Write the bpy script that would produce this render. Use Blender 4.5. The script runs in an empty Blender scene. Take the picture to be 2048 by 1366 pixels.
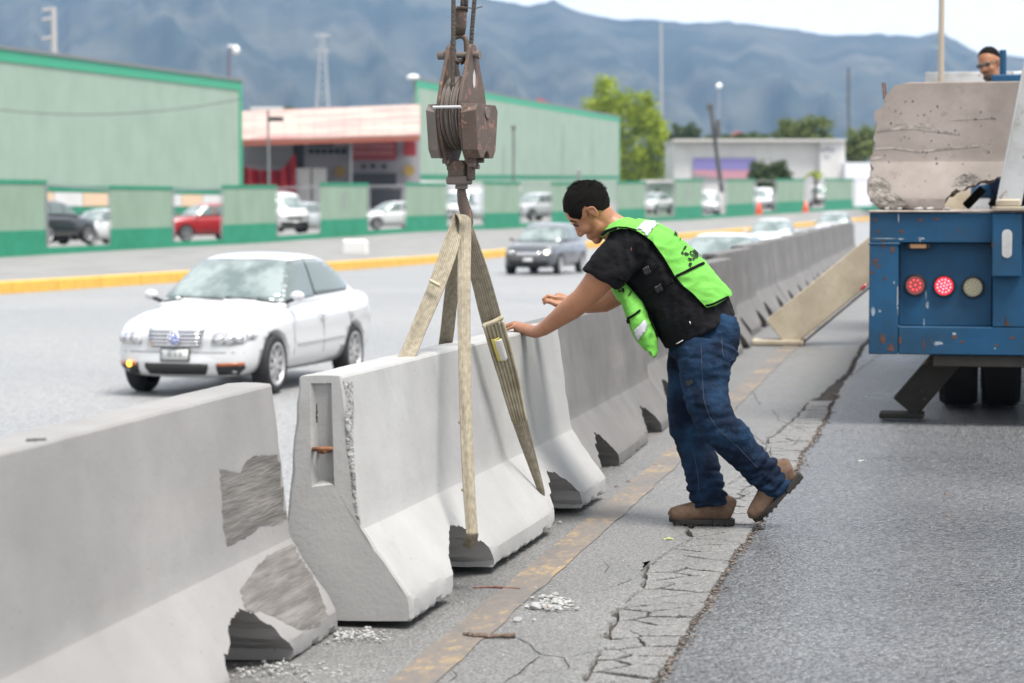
import bpy, bmesh, math, random
from mathutils import Vector, Matrix, noise
from mathutils.bvhtree import BVHTree
R = math.radians
C = bpy.context.scene.collection
sc = bpy.context.scene

# ------------------------------------------------------------------ camera, sky, sun, exposure
EYE = 1.47
F = 85 / 36 * 2048
PITCH = math.atan((683 - 415) / F)
cam_data = bpy.data.cameras.new('camera'); cam = bpy.data.objects.new('camera', cam_data); C.objects.link(cam)
cam_data.lens = 85; cam_data.sensor_width = 36; cam_data.clip_start = 0.2; cam_data.clip_end = 30000
cam.location = (0, 0, EYE); cam.rotation_euler = (math.pi / 2 - PITCH, 0, 0)
cam_data.dof.use_dof = True; cam_data.dof.focus_distance = 10.6; cam_data.dof.aperture_fstop = 3.4
sc.camera = cam
SUN_ELEV, SUN_ROT = R(65), R(135)          # rotation clockwise from +Y
world = bpy.data.worlds.new('World'); sc.world = world; world.use_nodes = True
wn = world.node_tree.nodes; wl = world.node_tree.links; wn.clear()
w_out = wn.new('ShaderNodeOutputWorld'); w_bg = wn.new('ShaderNodeBackground'); w_bg.inputs['Strength'].default_value = 0.085
w_sky = wn.new('ShaderNodeTexSky'); w_sky.sky_type = 'NISHITA'; w_sky.sun_disc = False
w_sky.sun_elevation = SUN_ELEV; w_sky.sun_rotation = SUN_ROT
w_tc = wn.new('ShaderNodeTexCoord'); w_map = wn.new('ShaderNodeMapping'); w_map.inputs['Scale'].default_value = (1, 1, 2.5)
w_no = wn.new('ShaderNodeTexNoise'); w_no.inputs['Scale'].default_value = 2.2; w_no.inputs['Detail'].default_value = 6
w_ramp = wn.new('ShaderNodeValToRGB'); w_ramp.color_ramp.elements[0].position = 0.3; w_ramp.color_ramp.elements[0].color = (0.88, 0.88, 0.88, 1)
w_ramp.color_ramp.elements[1].position = 0.62; w_ramp.color_ramp.elements[1].color = (1, 1, 1, 1)
w_mix = wn.new('ShaderNodeMixRGB'); w_mix.inputs['Color2'].default_value = (12.5, 12.8, 13.2, 1)   # overcast cloud deck
wl.new(w_tc.outputs['Generated'], w_map.inputs[0]); wl.new(w_map.outputs[0], w_no.inputs['Vector'])
wl.new(w_no.outputs['Fac'], w_ramp.inputs[0]); wl.new(w_ramp.outputs[0], w_mix.inputs['Fac'])
wl.new(w_sky.outputs[0], w_mix.inputs['Color1']); wl.new(w_mix.outputs[0], w_bg.inputs['Color']); wl.new(w_bg.outputs[0], w_out.inputs['Surface'])
sun_d = bpy.data.lights.new('sun', 'SUN'); sun_d.energy = 5.0; sun_d.angle = R(24); sun_d.color = (1, 0.96, 0.9)
sun = bpy.data.objects.new('sun', sun_d); C.objects.link(sun)
sdir = Vector((math.sin(SUN_ROT) * math.cos(SUN_ELEV), math.cos(SUN_ROT) * math.cos(SUN_ELEV), math.sin(SUN_ELEV)))
sun.rotation_euler = sdir.to_track_quat('Z', 'Y').to_euler(); sun.location = (0, 0, 60)
sc.view_settings.view_transform = 'Standard'; sc.view_settings.look = 'None'
sc.view_settings.exposure = 0.4; sc.view_settings.gamma = 1; sc.view_settings.use_curve_mapping = False
sc.render.engine = 'CYCLES'
sc.cycles.volume_bounces = 1; sc.cycles.max_bounces = 8

# ------------------------------------------------------------------ geometry helpers
_cp, _sp = math.cos(PITCH), math.sin(PITCH)
def ray(px, py):
    a = (px - 1024) / F; b = (683 - py) / F
    return Vector((a, _cp + b * _sp, -_sp + b * _cp))
def P(px, py, d):                                    # the point seen at photo pixel (px,py) at forward distance d
    v = ray(px, py); v = v * (d / v.y); return Vector((v.x, v.y, v.z + EYE))
def G(px, py, z=0.0):
    v = ray(px, py); t = (z - EYE) / v.z; return Vector((v.x * t, v.y * t, z))
T = 906 / F                                          # the road runs along (T, 1)
YAW = math.atan(T)
def L(lat, d, z=0.0): return Vector((lat + T * d, d, z))
def lerp(a, b, t): return a + (b - a) * t
def smooth(t): t = max(0, min(1, t)); return t * t * (3 - 2 * t)
def nz(x, y, z=0.0): return noise.noise(Vector((x, y, z)))

def MAT(name, col, rough=0.6, metal=0.0, col2=None, nscale=5.0, detail=4, lo=0.35, hi=0.65, bump=0.0, bscale=60.0, spec=None, emit=None, stretch=None, bdist=0.01, coat=0.0, rough2=None):
    m = bpy.data.materials.new(name); m.use_nodes = True
    n = m.node_tree.nodes; l = m.node_tree.links; b = n['Principled BSDF']
    b.inputs['Base Color'].default_value = (*col, 1); b.inputs['Roughness'].default_value = rough; b.inputs['Metallic'].default_value = metal
    if spec is not None: b.inputs['Specular IOR Level'].default_value = spec
    if coat: b.inputs['Coat Weight'].default_value = coat; b.inputs['Coat Roughness'].default_value = 0.04
    if emit: b.inputs['Emission Color'].default_value = (*emit[0], 1); b.inputs['Emission Strength'].default_value = emit[1]
    tc = n.new('ShaderNodeTexCoord'); mp = n.new('ShaderNodeMapping'); l.new(tc.outputs['Object'], mp.inputs[0])
    if stretch: mp.inputs['Scale'].default_value = stretch
    if col2:
        t = n.new('ShaderNodeTexNoise'); t.inputs['Scale'].default_value = nscale; t.inputs['Detail'].default_value = detail; t.inputs['Roughness'].default_value = 0.62
        l.new(mp.outputs[0], t.inputs['Vector'])
        r = n.new('ShaderNodeValToRGB'); r.color_ramp.elements[0].position = lo; r.color_ramp.elements[1].position = hi
        r.color_ramp.elements[0].color = (*col, 1); r.color_ramp.elements[1].color = (*col2, 1)
        l.new(t.outputs['Fac'], r.inputs[0]); l.new(r.outputs[0], b.inputs['Base Color'])
        if rough2 is not None:
            rr = n.new('ShaderNodeMapRange'); rr.inputs['From Min'].default_value = lo; rr.inputs['From Max'].default_value = hi
            rr.inputs['To Min'].default_value = rough; rr.inputs['To Max'].default_value = rough2
            l.new(t.outputs['Fac'], rr.inputs['Value']); l.new(rr.outputs[0], b.inputs['Roughness'])
    if bump:
        t2 = n.new('ShaderNodeTexNoise'); t2.inputs['Scale'].default_value = bscale; t2.inputs['Detail'].default_value = 5
        l.new(mp.outputs[0], t2.inputs['Vector'])
        bp = n.new('ShaderNodeBump'); bp.inputs['Strength'].default_value = bump; bp.inputs['Distance'].default_value = bdist
        l.new(t2.outputs['Fac'], bp.inputs['Height']); l.new(bp.outputs[0], b.inputs['Normal'])
    return m

def tag(o, label=None, cat=None, group=None, kind=None):
    if label: o['label'] = label
    if cat: o['category'] = cat
    if group: o['group'] = group
    if kind: o['kind'] = kind
    return o
def thing(name, label, cat, loc=(0, 0, 0), rotz=0.0, group=None):
    o = bpy.data.objects.new(name, None); C.objects.link(o); o.location = loc; o.rotation_euler = (0, 0, rotz)
    o.empty_display_size = 0.1
    return tag(o, label, cat, group)
def wmat(o):
    m = Matrix.LocRotScale(o.location, o.rotation_euler, o.scale)
    return (wmat(o.parent) @ m) if o.parent else m
def link(name, me, m=None, parent=None, world=False, smooth_=False):
    if m is not None:
        me.materials.clear()
        for mm in (m if isinstance(m, (list, tuple)) else [m]): me.materials.append(mm)
    if smooth_: me.polygons.foreach_set('use_smooth', [True] * len(me.polygons))
    if world and parent is not None: me.transform(wmat(parent).inverted())
    o = bpy.data.objects.new(name, me); C.objects.link(o)
    if parent is not None: o.parent = parent
    return o
class MB:
    def __init__(s): s.v = []; s.f = []; s.mi = []; s.cur = 0
    def add(s, vs, fs):
        k = len(s.v); s.v += [tuple(v) for v in vs]; s.f += [tuple(i + k for i in f) for f in fs]; s.mi += [s.cur] * len(fs)
    def box(s, c, size, rot=None, taper=1.0):
        x, y, z = size[0] / 2, size[1] / 2, size[2] / 2
        vs = [Vector((sx * x * (taper if sz > 0 else 1), sy * y * (taper if sz > 0 else 1), sz * z)) for sz in (-1, 1) for sy in (-1, 1) for sx in (-1, 1)]
        if rot is not None: vs = [rot @ v for v in vs]
        c = Vector(c)
        s.add([v + c for v in vs], [(0, 2, 3, 1), (4, 5, 7, 6), (0, 1, 5, 4), (2, 6, 7, 3), (0, 4, 6, 2), (1, 3, 7, 5)])
        return s
    def tube(s, pts, rad, seg=10, cap=True, ref=None, sq=None):
        # rad: number or list; each entry may be (r_perp, r_ref) for an ellipse, ref axis = direction of the second radius
        pts = [Vector(p) for p in pts]; n = len(pts); vs = []
        ref = Vector(ref) if ref is not None else None
        for i, p in enumerate(pts):
            t = (pts[min(i + 1, n - 1)] - pts[max(i - 1, 0)]).normalized()
            if ref is None:
                a = Vector((0, 0, 1)) if abs(t.z) < 0.9 else Vector((1, 0, 0))
            else: a = ref
            b = (a - t * a.dot(t)).normalized(); c = t.cross(b)
            r = rad[i] if isinstance(rad, (list, tuple)) and not (len(rad) == 2 and n != 2 and not isinstance(rad[0], tuple)) else rad
            if not isinstance(r, tuple): r = (r, r)
            for k in range(seg):
                g = 2 * math.pi * k / seg; vs.append(p + c * (math.cos(g) * r[0]) + b * (math.sin(g) * r[1]))
        fs = [(i * seg + k, i * seg + (k + 1) % seg, (i + 1) * seg + (k + 1) % seg, (i + 1) * seg + k) for i in range(n - 1) for k in range(seg)]
        if cap: fs += [tuple(range(seg))[::-1], tuple((n - 1) * seg + k for k in range(seg))]
        s.add(vs, fs); return s
    def prism(s, poly, a, b=None, frame=None, h=None):
        # poly: list of 3D points (planar), extruded by vector a
        n = len(poly); a = Vector(a); poly = [Vector(p) for p in poly]
        s.add(poly + [p + a for p in poly], [tuple(range(n))[::-1], tuple(range(n, 2 * n))] + [(i, (i + 1) % n, (i + 1) % n + n, i + n) for i in range(n)])
        return s
    def lathe(s, prof, axis_o, axis_d, seg=24, cap=True):
        o = Vector(axis_o); d = Vector(axis_d).normalized(); a = Vector((0, 0, 1)) if abs(d.z) < 0.9 else Vector((1, 0, 0))
        b = (a - d * a.dot(d)).normalized(); c = d.cross(b); n = len(prof); vs = []
        for (r, t) in prof:
            for k in range(seg):
                g = 2 * math.pi * k / seg; vs.append(o + d * t + b * (math.cos(g) * r) + c * (math.sin(g) * r))
        fs = [(i * seg + k, i * seg + (k + 1) % seg, (i + 1) * seg + (k + 1) % seg, (i + 1) * seg + k) for i in range(n - 1) for k in range(seg)]
        if cap: fs += [tuple(range(seg))[::-1], tuple((n - 1) * seg + k for k in range(seg))]
        s.add(vs, fs); return s
    def ball(s, c, r, seg=14, rings=8, rot=None):
        c = Vector(c); r = r if isinstance(r, (tuple, list)) else (r, r, r); vs = []; fs = []
        for i in range(1, rings):
            th = math.pi * i / rings
            for k in range(seg):
                g = 2 * math.pi * k / seg; vs.append(Vector((math.sin(th) * math.cos(g) * r[0], math.sin(th) * math.sin(g) * r[1], math.cos(th) * r[2])))
        vs += [Vector((0, 0, r[2])), Vector((0, 0, -r[2]))]
        if rot is not None: vs = [rot @ v for v in vs]
        for i in range(rings - 2):
            for k in range(seg): fs.append((i * seg + k, (i + 1) * seg + k, (i + 1) * seg + (k + 1) % seg, i * seg + (k + 1) % seg))
        t, b = (rings - 1) * seg, (rings - 1) * seg + 1
        for k in range(seg):
            fs.append((t, k, (k + 1) % seg)); fs.append((b, (rings - 2) * seg + (k + 1) % seg, (rings - 2) * seg + k))
        s.add([v + c for v in vs], fs); return s
    def mesh(s, name='mesh', fix=True):
        me = bpy.data.meshes.new(name); me.from_pydata(s.v, [], s.f)
        if any(s.mi): me.polygons.foreach_set('material_index', s.mi)
        if fix:
            bm = bmesh.new(); bm.from_mesh(me); bmesh.ops.recalc_face_normals(bm, faces=bm.faces); bm.to_mesh(me); bm.free()
        me.update(); return me
    def build(s, name, m, parent=None, world=False, smooth_=False, bevel=0.0, fix=True, bseg=1):
        me = s.mesh(name, fix)
        if bevel: me = mod_mesh(me, [('BEVEL', dict(width=bevel, segments=bseg, limit_method='ANGLE', angle_limit=R(35)))])
        return link(name, me, m, parent, world, smooth_)
def mod_mesh(me, mods, objs=()):
    o = bpy.data.objects.new('tmp', me); C.objects.link(o)
    for t, kw in mods:
        md = o.modifiers.new(t, t)
        for k, v in kw.items(): setattr(md, k, v)
    dg = bpy.context.evaluated_depsgraph_get(); r = bpy.data.meshes.new_from_object(o.evaluated_get(dg), preserve_all_data_layers=False, depsgraph=dg)
    bpy.data.objects.remove(o); return r
def boolean(me, cutter, op='DIFFERENCE', solver='EXACT'):
    c = bpy.data.objects.new('tmpc', cutter); C.objects.link(c)
    for sv, dx in ((solver, 0), (solver, 0.0013), ('MANIFOLD', 0), (solver, -0.0021), ('FAST', 0.0007)):
        c.location = (dx, dx * 0.7, dx * 0.4)
        try: r = mod_mesh(me, [('BOOLEAN', dict(object=c, operation=op, solver=sv))])
        except TypeError: continue
        if len(r.vertices) > 3: break
    bpy.data.objects.remove(c); return r
def bvh(me, mw=None):
    bm = bmesh.new(); bm.from_mesh(me)
    if mw is not None: bm.transform(mw)
    t = BVHTree.FromBMesh(bm); bm.free(); return t
def grid_poly(poly, step):                            # a 2D polygon cut on a grid -> verts2d, faces
    bm = bmesh.new(); vs = [bm.verts.new((x, y, 0)) for x, y in poly]; bm.faces.new(vs)
    xs = [p[0] for p in poly]; ys = [p[1] for p in poly]
    for ax, lo_, hi_ in ((0, min(xs), max(xs)), (1, min(ys), max(ys))):
        n = int((hi_ - lo_) / step)
        for i in range(1, n + 1):
            co = Vector((0, 0, 0)); co[ax] = lo_ + (hi_ - lo_) * i / (n + 1); no = Vector((0, 0, 0)); no[ax] = 1
            bmesh.ops.bisect_plane(bm, geom=bm.verts[:] + bm.edges[:] + bm.faces[:], plane_co=co, plane_no=no)
    bmesh.ops.triangulate(bm, faces=[f for f in bm.faces if len(f.verts) > 4])
    bm.verts.index_update(); out = ([tuple(v.co[:2]) for v in bm.verts], [tuple(v.index for v in f.verts) for f in bm.faces]); bm.free(); return out
def join_big(me):                                     # weld, and drop stray scraps
    bm = bmesh.new(); bm.from_mesh(me); bmesh.ops.remove_doubles(bm, verts=bm.verts, dist=0.0006); seen = {}; isl = []
    for v in bm.verts:
        if v in seen: continue
        st = [v]; seen[v] = 1; c = []
        while st:
            a = st.pop(); c.append(a)
            for e in a.link_edges:
                b = e.other_vert(a)
                if b not in seen: seen[b] = 1; st.append(b)
        isl.append(c)
    if len(isl) > 1:
        big = max(len(c) for c in isl); kill = [v for c in isl if len(c) < big for v in c]; bmesh.ops.delete(bm, geom=kill, context='VERTS')
    bm.to_mesh(me); bm.free(); return me
def decal(polys, step, tofn, tree, off, thick=0.0, maxd=1e9, join=False):
    # tofn(x,y) -> (origin, direction); each polygon is laid on the surface the ray meets, off above it
    mb = MB()
    for poly in polys:
        v2, fs = grid_poly(poly, step); v3 = []; last = None; bad = set()
        for i, (x, y) in enumerate(v2):
            o, d = tofn(x, y); d = d.normalized(); hit = tree.ray_cast(o, d, maxd)
            if hit[0] is None:
                near = tree.find_nearest(last if last is not None else o + d * (o.length if maxd > 1e8 else maxd * 0.5))
                v3.append(near[0] + near[1] * off); bad.add(i)
            else:
                n = hit[1] if hit[1].dot(d) < 0 else -hit[1]
                last = hit[0]; v3.append(hit[0] + n * off)
        mb.add(v3, [f for f in fs if not any(i in bad for i in f)])
    me = mb.mesh('decal', fix=False)
    if join: me = join_big(me)
    if thick: me = mod_mesh(me, [('SOLIDIFY', dict(thickness=thick, offset=0))])
    return me
def from_px(px, py): return Vector((0, 0, EYE)), ray(px, py)
def circ(cx, cy, r, n=16, ry=None): ry = ry or r; return [(cx + math.cos(2 * math.pi * k / n) * r, cy + math.sin(2 * math.pi * k / n) * ry) for k in range(n)]
def text_polys(s, size, font_tf, bold=0.0):
    cu = bpy.data.curves.new('t', 'FONT'); cu.body = s; cu.size = size; cu.align_x = 'CENTER'; cu.align_y = 'CENTER'; cu.fill_mode = 'FRONT' if hasattr(cu, 'fill_mode') else cu.fill_mode
    cu.offset = bold; cu.resolution_u = 3
    o = bpy.data.objects.new('t', cu); C.objects.link(o); dg = bpy.context.evaluated_depsgraph_get()
    me = bpy.data.meshes.new_from_object(o.evaluated_get(dg)); bpy.data.objects.remove(o)
    polys = [[font_tf(me.vertices[i].co.x, me.vertices[i].co.y) for i in p.vertices] for p in me.polygons]
    bpy.data.meshes.remove(me); return polys
def copy_tree(root, loc=None, rotz=None, parent=None):
    c = root.copy(); C.objects.link(c)
    if parent is not None: c.parent = parent
    if loc is not None: c.location = loc
    if rotz is not None: c.rotation_euler = (0, 0, rotz)
    for ch in list(root.children): copy_tree(ch, parent=c)
    return c

# ------------------------------------------------------------------ terrain levels
def zR(d): return 0.0 if d < 12 else 0.12 * smooth((d - 12) / 14) + 0.003 * max(0, d - 24)
def zL(d): return -0.6 - 0.07 * smooth((d - 35) / 40) + 0.0085 * max(0, d - 92)
def kerb_pt(u):                                       # kerb foot: 1/d linear in the photo's x
    s = max(82 - 0.034 * u, 8); d = F / s; return Vector(((u - 1024) / s, d, 0))
def kerb_x(d): s = F / d; u = (82 - s) / 0.034; return (u - 1024) / s
_wb = [(-900, 568), (0, 515), (285, 498), (500, 487), (690, 474), (850, 463), (1000, 458), (1140, 450), (1380, 440), (1480, 433), (1580, 426), (1680, 420), (2400, 392)]
def interp(tab, x):
    for (a, b), (c, d) in zip(tab, tab[1:]):
        if x <= c: return b + (d - b) * (x - a) / (c - a)
    return tab[-1][1]
def wall_pt(u):
    s = 56.4 - 0.01935 * u; d = F / s; return P(u, interp(_wb, u), d)
def strip(name, rows, m, parent=None, kind='structure'):   # rows: list of equal-length lists of points
    mb = MB(); n = len(rows[0]); mb.v = [tuple(p) for r in rows for p in r]
    mb.f = [(i * n + k, i * n + k + 1, (i + 1) * n + k + 1, (i + 1) * n + k) for i in range(len(rows) - 1) for k in range(n - 1)]
    mb.mi = [0] * len(mb.f); me = mb.mesh(name, fix=False)
    if me.polygons and me.polygons[0].normal.z < 0: me.flip_normals()
    o = link(name, me, m, parent, smooth_=True)
    if parent is None: tag(o, kind=kind)
    return o
# ------------------------------------------------------------------ ground materials
def road_mat(name, c1, c2, rough, agg, bump, bdist, big=0.35, fl=None, patch=None):
    m = bpy.data.materials.new(name); m.use_nodes = True; n = m.node_tree.nodes; l = m.node_tree.links; b = n['Principled BSDF']
    tc = n.new('ShaderNodeTexCoord')
    t1 = n.new('ShaderNodeTexNoise'); t1.inputs['Scale'].default_value = big; t1.inputs['Detail'].default_value = 6; l.new(tc.outputs['Object'], t1.inputs['Vector'])
    t2 = n.new('ShaderNodeTexNoise'); t2.inputs['Scale'].default_value = agg * 0.6; t2.inputs['Detail'].default_value = 3; l.new(tc.outputs['Object'], t2.inputs['Vector'])
    v = n.new('ShaderNodeTexVoronoi'); v.inputs['Scale'].default_value = agg; l.new(tc.outputs['Object'], v.inputs['Vector'])
    add = n.new('ShaderNodeMath'); add.operation = 'MULTIPLY_ADD'; add.inputs[1].default_value = 0.45; l.new(t1.outputs['Fac'], add.inputs[0])
    s2 = n.new('ShaderNodeMath'); s2.operation = 'MULTIPLY'; s2.inputs[1].default_value = 0.55; l.new(t2.outputs['Fac'], s2.inputs[0]); l.new(s2.outputs[0], add.inputs[2])
    r = n.new('ShaderNodeValToRGB'); r.color_ramp.elements[0].position = 0.38; r.color_ramp.elements[1].position = 0.62
    r.color_ramp.elements[0].color = (*c1, 1); r.color_ramp.elements[1].color = (*c2, 1); l.new(add.outputs[0], r.inputs[0])
    # single pale and dark stones
    st = n.new('ShaderNodeMapRange'); st.inputs['From Min'].default_value = 0; st.inputs['From Max'].default_value = 1; st.inputs['To Min'].default_value = 0.25; st.inputs['To Max'].default_value = 2.1
    l.new(v.outputs['Color'], st.inputs['Value']); mul = n.new('ShaderNodeMixRGB'); mul.blend_type = 'MULTIPLY'; mul.inputs['Fac'].default_value = 0.9
    l.new(r.outputs[0], mul.inputs['Color1']); l.new(st.outputs[0], mul.inputs['Color2']); l.new(mul.outputs[0], b.inputs['Base Color'])
    b.inputs['Roughness'].default_value = rough
    rr = n.new('ShaderNodeMapRange'); rr.inputs['From Min'].default_value = 0.35; rr.inputs['From Max'].default_value = 0.65
    rr.inputs['To Min'].default_value = rough - 0.07; rr.inputs['To Max'].default_value = rough + 0.1; l.new(t1.outputs['Fac'], rr.inputs['Value']); l.new(rr.outputs[0], b.inputs['Roughness'])
    bp = n.new('ShaderNodeBump'); bp.inputs['Strength'].default_value = bump; bp.inputs['Distance'].default_value = bdist
    l.new(v.outputs['Distance'], bp.inputs['Height']); bp.invert = True
    l.new(bp.outputs[0], b.inputs['Normal']); return m
M_road = road_mat('worn_road_asphalt', (0.055, 0.056, 0.059), (0.11, 0.112, 0.116), 0.3, 62, 1.0, 0.016)
M_shoulder = road_mat('smooth_shoulder_asphalt', (0.09, 0.089, 0.087), (0.13, 0.128, 0.125), 0.6, 150, 0.35, 0.002, big=0.9)
M_left = road_mat('carriageway_asphalt', (0.155, 0.156, 0.158), (0.205, 0.206, 0.208), 0.55, 60, 0.4, 0.004, big=0.15)
M_pave = MAT('pavement_concrete', (0.16, 0.16, 0.157), 0.8, col2=(0.215, 0.21, 0.2), nscale=0.6, bump=0.2, bscale=8)
M_earth = MAT('dry_ground', (0.16, 0.15, 0.11), 0.95, col2=(0.1, 0.12, 0.06), nscale=0.02)
M_bed = MAT('broken_bed', (0.02, 0.017, 0.015), 0.95, col2=(0.06, 0.048, 0.04), nscale=25, bump=0.8, bscale=60)
M_slab = MAT('pale_road_slab', (0.15, 0.147, 0.14), 0.7, col2=(0.2, 0.195, 0.185), nscale=2.5, bump=0.2, bscale=60)
M_dark = MAT('black_void', (0.012, 0.012, 0.012), 0.9)

# distant ground: one sheet to the hills
rows = []
for d in (-40, 60, 120, 250, 500, 1200, 2500, 5200):
    rows.append([(x, d, -1.6 if d < 200 else -1.2) for x in (-3200, -800, -200, -60, 0, 60, 200, 800, 3200)])
strip('ground', rows, M_earth)

# seam between shoulder and carriageway, and the cracked band beside it
def seam_lat(d): return -0.955 + 0.045 * nz(d * 0.9, 3.3) + 0.02 * nz(d * 4.1, 8.1) + 0.012 * nz(d * 17, 1.1)
def band_lat(d): return seam_lat(d) - 0.035 - band_w(d)
def band_w(d): return (0.25 + 0.1 * nz(d * 1.3, 21.3) + 0.03 * nz(d * 6, 2.2)) * (1 - smooth((d - 14.5) / 6)) + 0.012 + 0.03 * nz(d * 9, 5.0) * (1 - smooth((d - 14.5) / 6)) + 0.012 * nz(d * 31, 2.0)
ds = [4.6 + i * 0.035 for i in range(560)]; ds += [24.2 + i * 1.3 for i in range(40)]; ds += [80 + i * 12 for i in range(16)]
rows = []
for d in ds:
    a = seam_lat(d); rows.append([L(a + (0.0 if k == 0 else 26 * (k / 14) ** 2.2), d, zR(d) - 0.001 - (0.012 if k == 0 else 0)) for k in range(0, 15)])
strip('road', rows, M_road)
rows = []
for d in ds:
    b = band_lat(d); z = zR(d)
    rows.append([L(-2.95, d, -0.15 + z), L(-2.6, d, z - 0.02), L(-2.2, d, z), L(-1.85, d, z), L(-1.5, d, z), L(-1.3, d, z), L(b - 0.01, d, z), L(b, d, z - 0.004), L(b, d, z - 0.035)])
strip('shoulder', rows, M_shoulder)
rows = [[L(band_lat(d) - 0.02, d, zR(d) - 0.02 + 0.006 * nz(d * 30, 2)), L((band_lat(d) + seam_lat(d)) / 2, d, zR(d) - 0.02 + 0.008 * nz(d * 20, 7)), L(seam_lat(d) - 0.035, d, zR(d) - 0.02 + 0.01 * nz(d * 25, 9)), L(seam_lat(d) + 0.02, d, zR(d) - 0.014 + 0.006 * nz(d * 40, 4))] for d in ds if d < 120]
bed_o = strip('crack_bed', rows, M_bed)
# bank down to the lower carriageway, hidden behind the barriers, and the carriageway itself
dl = [4.6 + i * 2 for i in range(20)] + [46 + 7 * i for i in range(30)]
strip('bank', [[L(-2.94, d, zR(d) - 0.15), L(-3.6, d, zL(d) + 0.12), L(-4.4, d, zL(d) - 0.01)] for d in dl], M_left)
rows = []
for d in dl:
    x0 = L(-4.3, d).x; x1 = kerb_x(d) if d > 38 else L(-30, d).x
    if x1 > x0 - 3: x1 = x0 - 3
    rows.append([Vector((lerp(x0, x1, k / 8), d, zL(d))) for k in range(9)])
strip('carriageway', rows, M_left)
# white lane dashes on the lower carriageway
M_lane = MAT('worn_white_line', (0.5, 0.5, 0.5), 0.6, col2=(0.2, 0.2, 0.2), nscale=6)
# kerb: separate yellow kerb stones
us = [-1500 + i * 37 for i in range(107)]
M_yel = MAT('yellow_kerb_paint', (0.62, 0.36, 0.05), 0.55, col2=(0.5, 0.28, 0.045), nscale=3, lo=0.4, hi=0.75)
kerb = tag(bpy.data.objects.new('kerb', None), kind='structure'); C.objects.link(kerb); kerb.location = (-12, 60, -0.55)
pts = []; d = 38.0
while d < 260:
    pts.append(d); d += 2.4
for i, (a, b) in enumerate(zip(pts, pts[1:])):
    b2 = b - 0.03; pa = Vector((kerb_x(a), a, zL(a))); pb = Vector((kerb_x(b2), b2, zL(b2))); nrm = Vector((-(pb - pa).y, (pb - pa).x, 0)).normalized()
    if i > 90: break
    h = 0.3; mb = MB(); q = []
    for p in (pa, pb):
        for (o_, z_) in ((0, -0.1), (0.02, h - 0.03), (0.05, h), (0.36, h), (0.36, -0.1)): q.append(p + nrm * o_ + Vector((0, 0, z_)))
    mb.add(q, [(0, 1, 6, 5), (1, 2, 7, 6), (2, 3, 8, 7), (3, 4, 9, 8), (4, 3, 2, 1, 0), (5, 6, 7, 8, 9)])
    mb.build('kerb_stone', M_yel, kerb, world=True)
rows = []
for u in [-1100 + 60 * i for i in range(56)]:
    k = kerb_pt(u); k = Vector((k.x - 0.2, k.y + 0.3, zL(k.y) + 0.27)); w = wall_pt(u)
    w2 = w + Vector((-8, 12, 0.1)); w3 = w + Vector((-50, 70, 0.8))
    rows.append([k, k.lerp(w, 0.5), w, w2, w3])
strip('pavement', rows, M_pave)

# ---- paving pieces in the cracked band
def poly_clip(poly, px_, py_, nx, ny):
    out = []
    for i in range(len(poly)):
        a = poly[i]; b = poly[(i + 1) % len(poly)]; da = (a[0] - px_) * nx + (a[1] - py_) * ny; db = (b[0] - px_) * nx + (b[1] - py_) * ny
        if da <= 0: out.append(a)
        if da * db < 0: t = da / (da - db); out.append((a[0] + (b[0] - a[0]) * t, a[1] + (b[1] - a[1]) * t))
    return out
rnd = random.Random(11); seeds = []
d = 5.6
while d < 17.5:
    w = band_w(d); n = 1 if w < 0.13 else (2 if w < .3 or rnd.random() < .4 else 3)
    st = 0.24 * rnd.uniform(0.65, 1.4)
    for k in range(n): seeds.append((lerp(band_lat(d), seam_lat(d) - 0.05, (k + rnd.uniform(0.2, 0.8)) / n), d + (k % 2) * st * 0.5 + rnd.uniform(-0.03, 0.03)))
    d += st
M_piece = road_mat('cracked_piece_asphalt', (0.1, 0.098, 0.096), (0.138, 0.135, 0.131), 0.62, 150, 0.4, 0.002, big=2.0)
shoulder = bpy.data.objects['shoulder']
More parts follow.
